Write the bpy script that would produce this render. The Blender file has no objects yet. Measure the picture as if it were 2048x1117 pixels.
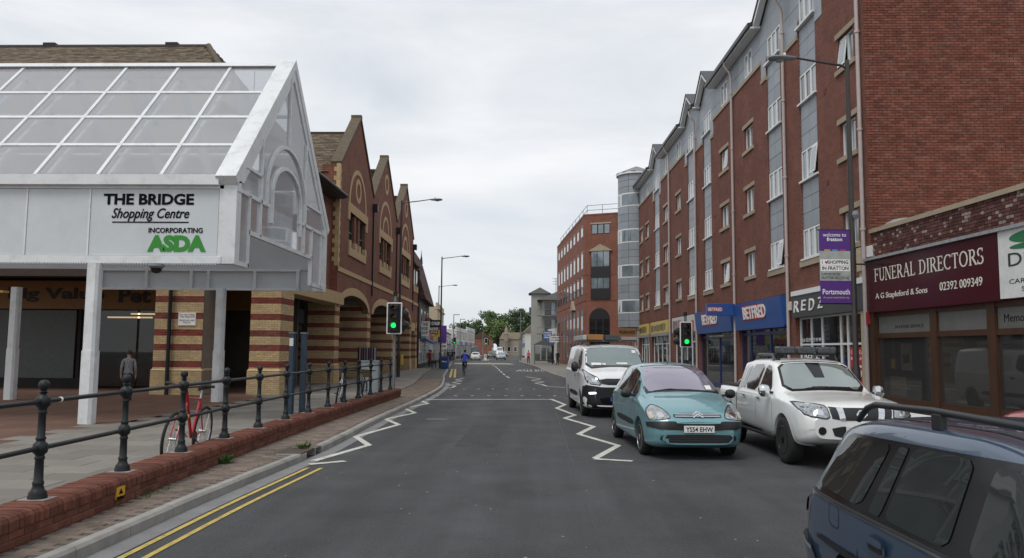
import bpy, bmesh, math, random
from mathutils import Vector, Matrix
from mathutils.bvhtree import BVHTree
from mathutils.geometry import delaunay_2d_cdt
random.seed(7)
D = bpy.data
SC = bpy.context.scene
COL = SC.collection
# ------------------------------------------------------------------ camera
F_PX, PCX, PCY, CAM_H = 1577.0, 1024.0, 558.5, 1.85
PITCH, YAW, ROLL = math.atan(141.5 / F_PX), math.radians(1.75), math.radians(0.5)
cf = Vector((-math.sin(YAW) * math.cos(PITCH), math.cos(YAW) * math.cos(PITCH), math.sin(PITCH)))
r0 = Vector((math.cos(YAW), math.sin(YAW), 0)); u0 = r0.cross(cf)
cr = math.cos(ROLL) * r0 + math.sin(ROLL) * u0
cu = -math.sin(ROLL) * r0 + math.cos(ROLL) * u0
cam = D.cameras.new('camera'); camo = D.objects.new('camera', cam); COL.objects.link(camo)
cam.sensor_width = 36; cam.lens = F_PX / 2048 * 36; cam.clip_end = 3000; cam.clip_start = 0.05
M = Matrix((cr, cu, -cf)).transposed().to_4x4(); M.translation = (0, 0, CAM_H)
camo.matrix_world = M
SC.camera = camo
SC.render.resolution_x, SC.render.resolution_y = 1024, 558
def ray(x, y): return cf + cr * ((x - PCX) / F_PX) - cu * ((y - PCY) / F_PX)
def on_plane(x, y, c, k):            # photo pixel -> point on the vertical plane X = c + k*Y
    d = ray(x, y); t = c / (d.x - k * d.y); return Vector((0, 0, CAM_H)) + d * t
# ------------------------------------------------------------------ overcast sky and sun
W = D.worlds.new('World'); SC.world = W; W.use_nodes = True
nt = W.node_tree; nt.nodes.clear()
def N(nt, t, **kw):
    n = nt.nodes.new(t)
    for k, v in kw.items(): setattr(n, k, v)
    return n
SUN_EL, SUN_ROT = math.radians(58), math.radians(215)
sky = N(nt, 'ShaderNodeTexSky', sky_type='NISHITA', sun_disc=False, sun_elevation=SUN_EL, sun_rotation=SUN_ROT)
bg1 = N(nt, 'ShaderNodeBackground'); bg1.inputs[1].default_value = 0.1
nt.links.new(sky.outputs[0], bg1.inputs[0])
tc = N(nt, 'ShaderNodeTexCoord')
mp = N(nt, 'ShaderNodeMapping'); mp.inputs['Scale'].default_value = (1, 1, 3.2)
nt.links.new(tc.outputs['Generated'], mp.inputs[0])
nz = N(nt, 'ShaderNodeTexNoise'); nz.inputs['Scale'].default_value = 2.3; nz.inputs['Detail'].default_value = 6; nz.inputs['Roughness'].default_value = 0.55; nz.inputs['Distortion'].default_value = 0.4
nt.links.new(mp.outputs[0], nz.inputs[0])
rp = N(nt, 'ShaderNodeValToRGB')
rp.color_ramp.elements[0].position = 0.30; rp.color_ramp.elements[0].color = (0.64, 0.69, 0.745, 1)
rp.color_ramp.elements[1].position = 0.66; rp.color_ramp.elements[1].color = (0.97, 0.975, 0.985, 1)
nt.links.new(nz.outputs[0], rp.inputs[0])
bg2 = N(nt, 'ShaderNodeBackground'); bg2.inputs[1].default_value = 1.0
nt.links.new(rp.outputs[0], bg2.inputs[0])
mxs = N(nt, 'ShaderNodeMixShader'); mxs.inputs[0].default_value = 0.88
nt.links.new(bg1.outputs[0], mxs.inputs[1]); nt.links.new(bg2.outputs[0], mxs.inputs[2])
wo = N(nt, 'ShaderNodeOutputWorld'); nt.links.new(mxs.outputs[0], wo.inputs[0])
sl = D.lights.new('sun', 'SUN'); sl.energy = 1.5; sl.angle = math.radians(25); sl.color = (1, 0.97, 0.93)
so = D.objects.new('sun', sl); COL.objects.link(so)
az = SUN_ROT
sd = Vector((math.sin(az) * math.cos(SUN_EL), math.cos(az) * math.cos(SUN_EL), math.sin(SUN_EL)))
so.rotation_euler = sd.to_track_quat('Z', 'Y').to_euler(); so.location = (0, -20, 60)
SC.render.engine = 'CYCLES'
vs = SC.view_settings; vs.view_transform = 'Standard'; vs.look = 'None'; vs.gamma = 1; vs.use_curve_mapping = False; vs.exposure = 0.08
# ------------------------------------------------------------------ materials
MATS = {}
def mat(name, col, rough=0.6, metal=0.0, var=0.12, scale=6.0, bump=0.0, bscale=60.0, spec=0.5, orand=0.0, coat=0.0, dirt=None, emit=0, stretch=None, alpha_glass=None):
    if name in MATS: return MATS[name]
    m = D.materials.new(name); m.use_nodes = True; MATS[name] = m
    t = m.node_tree; b = t.nodes['Principled BSDF']; L = t.links
    b.inputs['Roughness'].default_value = rough; b.inputs['Metallic'].default_value = metal
    b.inputs['Specular IOR Level'].default_value = spec; b.inputs['Coat Weight'].default_value = coat
    b.inputs['Coat Roughness'].default_value = 0.04
    geo = N(t, 'ShaderNodeNewGeometry')
    mpn = N(t, 'ShaderNodeMapping')
    if stretch: mpn.inputs['Scale'].default_value = stretch
    L.new(geo.outputs['Position'], mpn.inputs[0])
    n1 = N(t, 'ShaderNodeTexNoise'); n1.inputs['Scale'].default_value = scale; n1.inputs['Detail'].default_value = 5; n1.inputs['Roughness'].default_value = 0.65
    L.new(mpn.outputs[0], n1.inputs[0])
    mr = N(t, 'ShaderNodeMapRange'); mr.inputs[1].default_value = 0.25; mr.inputs[2].default_value = 0.75
    mr.inputs[3].default_value = 1 - var; mr.inputs[4].default_value = 1 + var
    L.new(n1.outputs[0], mr.inputs[0])
    fac = mr.outputs[0]
    if orand:
        oi = N(t, 'ShaderNodeObjectInfo'); ad = N(t, 'ShaderNodeMath', operation='ADD'); fr = N(t, 'ShaderNodeMath', operation='FRACT')
        L.new(oi.outputs['Random'], ad.inputs[0]); L.new(geo.outputs['Random Per Island'], ad.inputs[1]); L.new(ad.outputs[0], fr.inputs[0])
        m2 = N(t, 'ShaderNodeMapRange'); m2.inputs[3].default_value = 1 - orand; m2.inputs[4].default_value = 1 + orand
        L.new(fr.outputs[0], m2.inputs[0])
        mu = N(t, 'ShaderNodeMath', operation='MULTIPLY'); L.new(fac, mu.inputs[0]); L.new(m2.outputs[0], mu.inputs[1]); fac = mu.outputs[0]
    vm = N(t, 'ShaderNodeVectorMath', operation='SCALE'); vm.inputs[0].default_value = col[:3]; L.new(fac, vm.inputs['Scale'])
    out = vm.outputs[0]
    if dirt:                                # (colour, amount, scale): blotchy stains with a shape of their own
        n2 = N(t, 'ShaderNodeTexNoise'); n2.inputs['Scale'].default_value = dirt[2]; n2.inputs['Detail'].default_value = 7; n2.inputs['Roughness'].default_value = 0.7
        L.new(mpn.outputs[0], n2.inputs[0])
        mr2 = N(t, 'ShaderNodeMapRange'); mr2.inputs[1].default_value = 0.5; mr2.inputs[2].default_value = 0.75; mr2.inputs[4].default_value = dirt[1]
        L.new(n2.outputs[0], mr2.inputs[0])
        mx = N(t, 'ShaderNodeMix', data_type='RGBA'); L.new(mr2.outputs[0], mx.inputs[0]); L.new(out, mx.inputs[6]); mx.inputs[7].default_value = (*dirt[0], 1)
        out = mx.outputs[2]
    L.new(out, b.inputs['Base Color'])
    if emit:
        b.inputs['Emission Color'].default_value = (*col[:3], 1); b.inputs['Emission Strength'].default_value = emit
    if bump:
        n3 = N(t, 'ShaderNodeTexNoise'); n3.inputs['Scale'].default_value = bscale; n3.inputs['Detail'].default_value = 4
        L.new(mpn.outputs[0], n3.inputs[0])
        bp = N(t, 'ShaderNodeBump'); bp.inputs['Strength'].default_value = bump; bp.inputs['Distance'].default_value = 0.02
        L.new(n3.outputs[0], bp.inputs['Height']); L.new(bp.outputs[0], b.inputs['Normal'])
    return m
def brickmat(name, axis, c1, c2, mortar, bw=0.225, bh=0.075, rough=0.85, bands=None, stain=0.0):
    """far brickwork: running bond on the plane (axis, Z); bands = (colour a, colour b, period, share, offset) for striped walls"""
    if name in MATS: return MATS[name]
    m = D.materials.new(name); m.use_nodes = True; MATS[name] = m
    t = m.node_tree; b = t.nodes['Principled BSDF']; L = t.links
    b.inputs['Roughness'].default_value = rough; b.inputs['Specular IOR Level'].default_value = 0.25
    geo = N(t, 'ShaderNodeNewGeometry'); sp = N(t, 'ShaderNodeSeparateXYZ'); L.new(geo.outputs['Position'], sp.inputs[0])
    cb = N(t, 'ShaderNodeCombineXYZ'); L.new(sp.outputs[{'X': 0, 'Y': 1}[axis]], cb.inputs[0]); L.new(sp.outputs[2], cb.inputs[1])
    br = N(t, 'ShaderNodeTexBrick'); br.inputs['Scale'].default_value = 1; br.inputs['Brick Width'].default_value = bw; br.inputs['Row Height'].default_value = bh
    br.inputs['Mortar Size'].default_value = 0.006; br.inputs['Mortar Smooth'].default_value = 0.3; br.inputs['Bias'].default_value = -0.1
    br.inputs['Color1'].default_value = (*c1, 1); br.inputs['Color2'].default_value = (*c2, 1); br.inputs['Mortar'].default_value = (*mortar, 1)
    L.new(cb.outputs[0], br.inputs[0])
    n1 = N(t, 'ShaderNodeTexNoise'); n1.inputs['Scale'].default_value = 0.9; n1.inputs['Detail'].default_value = 7; n1.inputs['Roughness'].default_value = 0.7
    L.new(geo.outputs['Position'], n1.inputs[0])
    mr = N(t, 'ShaderNodeMapRange'); mr.inputs[1].default_value = 0.3; mr.inputs[2].default_value = 0.7; mr.inputs[3].default_value = 0.78; mr.inputs[4].default_value = 1.2
    L.new(n1.outputs[0], mr.inputs[0])
    vm = N(t, 'ShaderNodeVectorMath', operation='SCALE'); L.new(br.outputs[0], vm.inputs[0]); L.new(mr.outputs[0], vm.inputs['Scale'])
    out = vm.outputs[0]
    if stain:                                # pale lime run-off
        mp2 = N(t, 'ShaderNodeMapping'); mp2.inputs['Scale'].default_value = (1.6, 1.6, 0.5); L.new(geo.outputs['Position'], mp2.inputs[0])
        n2 = N(t, 'ShaderNodeTexNoise'); n2.inputs['Scale'].default_value = 2.2; n2.inputs['Detail'].default_value = 8; n2.inputs['Roughness'].default_value = 0.75; L.new(mp2.outputs[0], n2.inputs[0])
        mr2 = N(t, 'ShaderNodeMapRange'); mr2.inputs[1].default_value = 0.62; mr2.inputs[2].default_value = 0.78; mr2.inputs[4].default_value = stain; L.new(n2.outputs[0], mr2.inputs[0])
        mx = N(t, 'ShaderNodeMix', data_type='RGBA'); L.new(mr2.outputs[0], mx.inputs[0]); L.new(out, mx.inputs[6]); mx.inputs[7].default_value = (0.42, 0.38, 0.35, 1); out = mx.outputs[2]
    L.new(out, b.inputs['Base Color'])
    bp = N(t, 'ShaderNodeBump'); bp.inputs['Strength'].default_value = 0.6; bp.inputs['Distance'].default_value = 0.01; bp.invert = True
    L.new(br.outputs['Fac'], bp.inputs['Height']); L.new(bp.outputs[0], b.inputs['Normal'])
    return m
def glassmat(name, tint=(0.75, 0.8, 0.8), refl=0.25, alpha=0.5, rough=0.02):
    """thin pane: part mirror, part tinted see-through"""
    if name in MATS: return MATS[name]
    m = D.materials.new(name); m.use_nodes = True; MATS[name] = m
    t = m.node_tree; t.nodes.clear(); L = t.links
    o = N(t, 'ShaderNodeOutputMaterial'); g = N(t, 'ShaderNodeBsdfGlossy'); g.inputs['Roughness'].default_value = rough; g.inputs['Color'].default_value = (0.95, 0.97, 1, 1)
    tr = N(t, 'ShaderNodeBsdfTransparent'); tr.inputs[0].default_value = (*tint, 1)
    lw = N(t, 'ShaderNodeLayerWeight'); lw.inputs[0].default_value = 0.35
    mr = N(t, 'ShaderNodeMapRange'); mr.inputs[3].default_value = refl * 0.5; mr.inputs[4].default_value = min(1, refl * 2.4); L.new(lw.outputs['Fresnel'], mr.inputs[0])
    mx = N(t, 'ShaderNodeMixShader'); L.new(mr.outputs[0], mx.inputs[0]); L.new(tr.outputs[0], mx.inputs[1]); L.new(g.outputs[0], mx.inputs[2])
    if alpha > 0:                           # grime film
        df = N(t, 'ShaderNodeBsdfDiffuse'); df.inputs[0].default_value = (0.60, 0.615, 0.63, 1)
        m2 = N(t, 'ShaderNodeMixShader'); m2.inputs[0].default_value = alpha; L.new(mx.outputs[0], m2.inputs[1]); L.new(df.outputs[0], m2.inputs[2]); mx = m2
    L.new(mx.outputs[0], o.inputs[0])
    return m
# ------------------------------------------------------------------ mesh builder
class MB:
    def __init__(s, tf=None): s.v = []; s.f = []; s.tf = tf
    def add(s, vs, fs):
        o = len(s.v); s.v += [s.tf(*p) for p in vs] if s.tf else [tuple(p) for p in vs]
        s.f += [[i + o for i in f] for f in fs]; return s
    def box(s, a, b, c, d, e, f):
        return s.add([(x, y, z) for x in (a, b) for y in (c, d) for z in (e, f)], [(0, 1, 3, 2), (4, 6, 7, 5), (0, 4, 5, 1), (2, 3, 7, 6), (0, 2, 6, 4), (1, 5, 7, 3)])
    def cyl(s, p0, p1, r, r2=None, n=10):
        r2 = r if r2 is None else r2
        p0 = Vector(p0); p1 = Vector(p1); d = (p1 - p0).normalized()
        a = d.orthogonal().normalized(); b = d.cross(a)
        vs = []
        for p, q in ((p0, r), (p1, r2)): vs += [p + a * q * math.cos(2 * math.pi * i / n) + b * q * math.sin(2 * math.pi * i / n) for i in range(n)]
        fs = [(i, (i + 1) % n, n + (i + 1) % n, n + i) for i in range(n)] + [list(range(n))[::-1], list(range(n, 2 * n))]
        return s.add(vs, fs)
    def tube(s, pts, r, n=8):
        pts = [Vector(p) for p in pts]; rings = []; rr = r if isinstance(r, (list, tuple)) else [r] * len(pts)
        prev = None
        for i, p in enumerate(pts):
            d = (pts[min(i + 1, len(pts) - 1)] - pts[max(i - 1, 0)]).normalized()
            a = d.orthogonal().normalized() if prev is None else (prev - d * prev.dot(d)).normalized()
            prev = a; b = d.cross(a)
            rings.append([p + a * rr[i] * math.cos(2 * math.pi * k / n) + b * rr[i] * math.sin(2 * math.pi * k / n) for k in range(n)])
        vs = [q for rg in rings for q in rg]; fs = []
        for i in range(len(pts) - 1):
            fs += [(i * n + k, i * n + (k + 1) % n, (i + 1) * n + (k + 1) % n, (i + 1) * n + k) for k in range(n)]
        fs += [list(range(n))[::-1], list(range((len(pts) - 1) * n, len(pts) * n))]
        return s.add(vs, fs)
    def lathe(s, prof, c=(0, 0, 0), n=14, axis='Z'):
        vs = []
        for r, z in prof:
            for k in range(n):
                a = 2 * math.pi * k / n; x, y = r * math.cos(a), r * math.sin(a)
                vs.append({'Z': (c[0] + x, c[1] + y, c[2] + z), 'Y': (c[0] + x, c[1] + z, c[2] + y), 'X': (c[0] + z, c[1] + x, c[2] + y)}[axis])
        fs = [(i * n + k, i * n + (k + 1) % n, (i + 1) * n + (k + 1) % n, (i + 1) * n + k) for i in range(len(prof) - 1) for k in range(n)]
        fs += [list(range(n))[::-1], list(range((len(prof) - 1) * n, len(prof) * n))]
        return s.add(vs, fs)
    def prism(s, poly, a, b, axis='Y'):
        """poly of 2D points extruded along axis from a to b; (p,q) = (x,z) for Y, (y,z) for X, (x,y) for Z"""
        g = {'Y': lambda p, w: (p[0], w, p[1]), 'X': lambda p, w: (w, p[0], p[1]), 'Z': lambda p, w: (p[0], p[1], w)}[axis]
        n = len(poly)
        return s.add([g(p, a) for p in poly] + [g(p, b) for p in poly], [list(range(n))[::-1], list(range(n, 2 * n))] + [(i, (i + 1) % n, n + (i + 1) % n, n + i) for i in range(n)])
    def ringprism(s, outer, inner, a, b, axis='Y', closed=True):
        g = {'Y': lambda p, w: (p[0], w, p[1]), 'X': lambda p, w: (w, p[0], p[1]), 'Z': lambda p, w: (p[0], p[1], w)}[axis]
        n = len(outer); vs = [g(p, w) for w in (a, b) for q in (outer, inner) for p in q]; fs = []
        for i in range(n if closed else n - 1):
            j = (i + 1) % n
            fs += [(i, j, n + j, n + i), (2 * n + i, 3 * n + i, 3 * n + j, 2 * n + j), (i, 2 * n + i, 2 * n + j, j), (n + i, n + j, 3 * n + j, 3 * n + i)]
        if not closed: fs += [(0, n, 3 * n, 2 * n), (n - 1, 3 * n - 1, 4 * n - 1, 2 * n - 1)]
        return s.add(vs, fs)
    def quad(s, a, b, c, d): return s.add([a, b, c, d], [(0, 1, 2, 3)])
    def mesh(s, name, m=None, smooth=False, angle=40):
        me = D.meshes.new(name); me.from_pydata([tuple(p) for p in s.v], [], s.f)
        bm = bmesh.new(); bm.from_mesh(me); bmesh.ops.recalc_face_normals(bm, faces=bm.faces); bm.to_mesh(me); bm.free()
        if smooth:
            me.polygons.foreach_set('use_smooth', [True] * len(me.polygons)); me.set_sharp_from_angle(angle=math.radians(angle))
        for x in (m if isinstance(m, (list, tuple)) else [m]):
            if x: me.materials.append(x)
        return me
    def build(s, name, m, parent=None, smooth=False, bevel=0, angle=40):
        return link(name, s.mesh(name, m, smooth, angle), parent, bevel)
def link(name, me, parent=None, bevel=0):
    o = D.objects.new(name, me); COL.objects.link(o)
    if parent is not None: attach(o, parent)
    if bevel:
        b = o.modifiers.new('bevel', 'BEVEL'); b.width = bevel; b.segments = 2; b.limit_method = 'ANGLE'; b.angle_limit = math.radians(40)
    return o
ROOTM = {}
def world_of(o):
    m = Matrix.LocRotScale(o.location, o.rotation_euler, o.scale)
    return (world_of(o.parent) @ o.matrix_parent_inverse @ m) if o.parent else m
def attach(o, parent):
    o.parent = parent; o.matrix_parent_inverse = world_of(parent).inverted()
def thing(name, label, cat, loc=(0, 0, 0), group=None):
    o = D.objects.new(name, None); COL.objects.link(o); o.location = loc; o.empty_display_size = 0.2
    return tag(o, label, cat, group)
def tag(o, label, cat, group=None):
    o['label'] = label; o['category'] = cat
    if group: o['group'] = group
    return o
def struct(o, kind='structure'): o['kind'] = kind; return o
def copy_tree(o, parent=None):
    c = o.copy(); COL.objects.link(c)
    if parent is not None: c.parent = parent
    for ch in o.children: copy_tree(ch, c)
    return c
def inst(name, me, parent, loc, rot=(0, 0, 0), scale=(1, 1, 1)):
    o = D.objects.new(name, me); COL.objects.link(o); o.location = loc; o.rotation_euler = rot; o.scale = scale
    if parent is not None: attach(o, parent)
    return o
def arc(cx, cz, r, a0, a1, n=16, rz=None):
    rz = r if rz is None else rz
    return [(cx + r * math.cos(math.radians(a0 + (a1 - a0) * i / n)), cz + rz * math.sin(math.radians(a0 + (a1 - a0) * i / n))) for i in range(n + 1)]
# ------------------------------------------------------------------ lettering
def txt(s, tf, u0, u1, z0, z1, v, m, parent, depth=0.012, bold=0.0, shear=0.0, keep=False, name='lettering'):
    """text fitted into the rectangle u0..u1 x z0..z1 of a surface frame tf(u, v, z)"""
    cu_ = D.curves.new('t', 'FONT'); cu_.body = s; cu_.size = 1; cu_.shear = shear; cu_.offset = bold; cu_.resolution_u = 3
    ob = D.objects.new('t', cu_); me = D.meshes.new_from_object(ob)
    D.objects.remove(ob); D.curves.remove(cu_)
    if not me.vertices: return None
    xs = [q.co.x for q in me.vertices]; ys = [q.co.y for q in me.vertices]
    x0, x1, y0, y1 = min(xs), max(xs), min(ys), max(ys); n = len(me.vertices)
    pts = [(u0 + (q.co.x - x0) / (x1 - x0) * (u1 - u0), z0 + (q.co.y - y0) / (y1 - y0) * (z1 - z0)) for q in me.vertices]
    fs = [list(p.vertices) for p in me.polygons]
    ec = {}
    for f in fs:
        for i in range(len(f)):
            a, b = f[i], f[(i + 1) % len(f)]; ec[(min(a, b), max(a, b))] = ec.get((min(a, b), max(a, b)), 0) + 1
    D.meshes.remove(me)
    b = MB(tf)
    b.add([(p[0], v + depth, p[1]) for p in pts] + [(p[0], v, p[1]) for p in pts], fs + [(a, c, c + n, a + n) for (a, c), k in ec.items() if k == 1])
    return b.build(name, m, parent)
# ------------------------------------------------------------------ brickwork made of single bricks
class Bricks:
    """collects bricks; the first `limit` in order of nearness become objects, the rest one joined part"""
    def __init__(s, parent, limit=300, name='brick', rest='brickwork'): s.items = []; s.p = parent; s.limit = limit; s.name = name; s.rest = rest
    def put(s, c, size, m, yaw=0.0, rx=0.0): s.items.append((c, size, m, yaw, rx))
    def flush(s):
        s.items.sort(key=lambda q: Vector(q[0]).length)
        cache = {}
        for c, sz, m, yaw, rx in s.items[:s.limit]:
            k = (tuple(round(x, 3) for x in sz), m.name)
            if k not in cache:
                a, b, h = [x / 2 for x in sz]; e = min(0.006, min(sz) * 0.12)
                bm = bmesh.new(); bmesh.ops.create_cube(bm, size=1); bmesh.ops.scale(bm, vec=sz, verts=bm.verts)
                bmesh.ops.bevel(bm, geom=bm.edges[:], offset=e, segments=1, affect='EDGES')
                me = D.meshes.new(s.name); bm.to_mesh(me); bm.free(); me.materials.append(m); cache[k] = me
            inst(s.name, cache[k], s.p, (c[0] + random.uniform(-.002, .002), c[1] + random.uniform(-.002, .002), c[2]), (rx, 0, yaw + random.uniform(-.006, .006)))
        rest = {}
        for c, sz, m, yaw, rx in s.items[s.limit:]:
            b = rest.setdefault(m.name, (MB(), m))[0]; cs, sn = math.cos(yaw), math.sin(yaw); crx, srx = math.cos(rx), math.sin(rx)
            a, d, h = [x / 2 for x in sz]; vs = []
            for x in (-a, a):
                for y in (-d, d):
                    for z in (-h, h):
                        y2, z2 = y * crx - z * srx, y * srx + z * crx
                        vs.append((c[0] + x * cs - y2 * sn, c[1] + x * sn + y2 * cs, c[2] + z2))
            b.add(vs, [(0, 1, 3, 2), (4, 6, 7, 5), (0, 4, 5, 1), (2, 3, 7, 6), (0, 2, 6, 4), (1, 5, 7, 3)])
        for b, m in rest.values():
            o = b.build(s.rest, m, s.p); o['kind'] = 'stuff'
# surface frames: u runs along the street, v out of the wall, z up
def RF(u, v, z): return (9.55 - 0.0228 * u - v, u, z)          # right-hand block of flats
def LF(u, v, z): return (-8.93 - 0.0215 * u + v, u, z)         # left-hand arcade
# ------------------------------------------------------------------ shared materials
asphalt = mat('asphalt', (0.060, 0.061, 0.064), 0.8, var=0.28, scale=0.8, bump=0.8, bscale=150, dirt=((0.16, 0.16, 0.16), 0.55, 38), spec=0.3)
concrete = mat('concrete', (0.30, 0.29, 0.27), 0.85, var=0.2, scale=3, bump=0.25, bscale=90, orand=0.12, dirt=((0.14, 0.135, 0.12), 0.5, 1.4), spec=0.25)
channel = mat('channel_concrete', (0.20, 0.20, 0.20), 0.85, var=0.2, scale=2.5, bump=0.3, bscale=120, spec=0.25)
slabm = mat('paving_slab', (0.20, 0.185, 0.163), 0.85, var=0.14, scale=2.2, bump=0.2, bscale=110, orand=0.17, dirt=((0.12, 0.115, 0.1), 0.45, 1.1), spec=0.25)
paverm = mat('paver_brick', (0.19, 0.15, 0.125), 0.9, var=0.25, scale=6, bump=0.3, bscale=120, orand=0.22, dirt=((0.10, 0.105, 0.07), 0.5, 1.3), spec=0.2)
plazam = brickmat('plaza_paving', 'X', (0.13, 0.075, 0.055), (0.16, 0.09, 0.065), (0.10, 0.075, 0.06), 0.2, 0.1)
redbrick = mat('red_brick', (0.160, 0.062, 0.043), 0.9, var=0.28, scale=9, bump=0.3, bscale=160, orand=0.25, dirt=((0.075, 0.045, 0.035), 0.65, 2.2), spec=0.2)
yelbrick = mat('yellow_brick', (0.52, 0.385, 0.215), 0.9, var=0.14, scale=8, bump=0.25, bscale=160, orand=0.12, spec=0.2)
bandred = mat('band_red_brick', (0.215, 0.06, 0.045), 0.9, var=0.2, scale=9, bump=0.25, bscale=160, orand=0.22, spec=0.2)
mortar = mat('mortar', (0.30, 0.25, 0.205), 0.95, var=0.2, scale=8, spec=0.1)
mortar_d = mat('dark_mortar', (0.15, 0.09, 0.07), 0.95, var=0.2, scale=8, spec=0.1)
L_brickY = brickmat('arcade_brick_street', 'Y', (0.235, 0.086, 0.056), (0.175, 0.065, 0.045), (0.22, 0.15, 0.115))
L_brickX = brickmat('arcade_brick_cross', 'X', (0.225, 0.082, 0.054), (0.165, 0.06, 0.043), (0.22, 0.15, 0.115))
R_brickY = brickmat('flats_brick_street', 'Y', (0.195, 0.072, 0.050), (0.145, 0.055, 0.040), (0.19, 0.125, 0.10), stain=0.5)
R_brickX = brickmat('flats_brick_cross', 'X', (0.195, 0.072, 0.050), (0.145, 0.055, 0.040), (0.19, 0.125, 0.10), stain=0.5)
P_brickY = brickmat('office_brick', 'Y', (0.245, 0.095, 0.065), (0.20, 0.078, 0.054), (0.2, 0.13, 0.10))
P_brickX = brickmat('office_brick_x', 'X', (0.245, 0.095, 0.065), (0.20, 0.078, 0.054), (0.2, 0.13, 0.10))
stone = mat('buff_stone', (0.50, 0.36, 0.21), 0.85, var=0.1, scale=3, bump=0.15, bscale=80, spec=0.2)
sillst = mat('sill_stone', (0.36, 0.30, 0.22), 0.85, var=0.12, scale=3, bump=0.15, bscale=80, spec=0.2, orand=0.1)
coping = mat('lichen_coping', (0.125, 0.105, 0.08), 0.95, var=0.25, scale=5, bump=0.6, bscale=40, dirt=((0.20, 0.13, 0.05), 0.55, 2.2), spec=0.15)
tilem = mat('roof_tile', (0.165, 0.13, 0.095), 0.95, var=0.2, scale=5, bump=0.4, bscale=60, orand=0.3, dirt=((0.075, 0.06, 0.045), 0.6, 1.2), spec=0.15)
white = mat('white_paint', (0.68, 0.70, 0.71), 0.5, var=0.07, scale=2, dirt=((0.38, 0.37, 0.34), 0.6, 2.6))
whitepanel = mat('fascia_panel', (0.56, 0.60, 0.62), 0.5, var=0.05, scale=1.2, dirt=((0.42, 0.43, 0.42), 0.4, 0.9))
upvc = mat('white_upvc', (0.74, 0.75, 0.75), 0.4, var=0.04, scale=3)
clad = mat('grey_cladding', (0.285, 0.315, 0.345), 0.5, metal=0.15, var=0.08, scale=1.5, orand=0.09, dirt=((0.22, 0.24, 0.25), 0.4, 0.8))
darkjoint = mat('dark_joint', (0.06, 0.065, 0.07), 0.9)
pipe_pink = mat('pale_downpipe', (0.46, 0.40, 0.38), 0.5, var=0.1)
iron = mat('black_iron', (0.012, 0.015, 0.017), 0.45, var=0.3, scale=12, bump=0.15, bscale=70, spec=0.35)
blackp = mat('black_plastic', (0.012, 0.012, 0.013), 0.5, var=0.2)
blackg = mat('black_gloss', (0.008, 0.008, 0.009), 0.15)
letter_k = mat('black_lettering', (0.004, 0.004, 0.005), 0.8, spec=0.15)
letter_w = mat('white_lettering', (0.82, 0.82, 0.80), 0.5)
roadwhite = mat('road_white', (0.56, 0.55, 0.50), 0.75, var=0.2, scale=5, dirt=((0.13, 0.13, 0.13), 0.95, 6), bump=0.3, bscale=200)
roadyel = mat('road_yellow', (0.50, 0.37, 0.09), 0.75, var=0.25, scale=9, dirt=((0.13, 0.115, 0.075), 0.95, 7), bump=0.3, bscale=200)
galv = mat('galvanised', (0.22, 0.23, 0.23), 0.5, metal=0.5, var=0.15, scale=7)
lampgrey = mat('lamp_grey', (0.18, 0.2, 0.22), 0.4, metal=0.3)
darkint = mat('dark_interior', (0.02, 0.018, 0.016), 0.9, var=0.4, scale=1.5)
shopglass = glassmat('shop_glass', (0.42, 0.45, 0.45), 0.22, 0.02)
winglass = mat('window_glass', (0.16, 0.20, 0.22), 0.05, spec=0.9, var=0.5, scale=0.9, coat=0.6)
darkglass = mat('dark_glass', (0.012, 0.014, 0.016), 0.04, spec=0.8, var=0.3, scale=0.7)
canopyglass = glassmat('canopy_glass', (0.86, 0.88, 0.90), 0.26, 0.36, 0.03)

def streaks(m, sc, lo, hi):                 # worn wheel tracks and patches running along the carriageway
    t = m.node_tree; b = t.nodes['Principled BSDF']; src = b.inputs['Base Color'].links[0].from_socket
    geo = N(t, 'ShaderNodeNewGeometry'); mp_ = N(t, 'ShaderNodeMapping'); mp_.inputs['Scale'].default_value = sc; t.links.new(geo.outputs['Position'], mp_.inputs[0])
    n = N(t, 'ShaderNodeTexNoise'); n.inputs['Scale'].default_value = 1.0; n.inputs['Detail'].default_value = 6; n.inputs['Roughness'].default_value = 0.6; t.links.new(mp_.outputs[0], n.inputs[0])
    mr = N(t, 'ShaderNodeMapRange'); mr.inputs[1].default_value = 0.3; mr.inputs[2].default_value = 0.7; mr.inputs[3].default_value = lo; mr.inputs[4].default_value = hi; t.links.new(n.outputs[0], mr.inputs[0])
    vm = N(t, 'ShaderNodeVectorMath', operation='SCALE'); t.links.new(src, vm.inputs[0]); t.links.new(mr.outputs[0], vm.inputs['Scale']); t.links.new(vm.outputs[0], b.inputs['Base Color'])
streaks(asphalt, (1.3, .07, 1), .78, 1.28); streaks(asphalt, (90, 90, 90), .6, 1.45)
def scribble(tf, u0, u1, z0, z1, v, m, parent, seed=1, n=14):
    """lettering too worn or small to read in the photograph: uneven upright strokes"""
    r = random.Random(seed); b = MB(tf); d = (u1 - u0) / n
    for i in range(n):
        a = u0 + d * i; c = a + d * r.uniform(.3, .75); za = z0 + (z1 - z0) * r.uniform(0, .15); zb = z1 - (z1 - z0) * r.uniform(0, .15)
        b.box(min(a, c), max(a, c), v, v + .006, za, zb)
        if r.random() < .5: zc = r.uniform(z0, z1 * .98); b.box(min(a, a + d), max(a, a + d), v, v + .004, zc, zc + (z1 - z0) * .14)
    o = b.build('lettering', m, parent); o['kind'] = 'stuff'; return o
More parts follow.
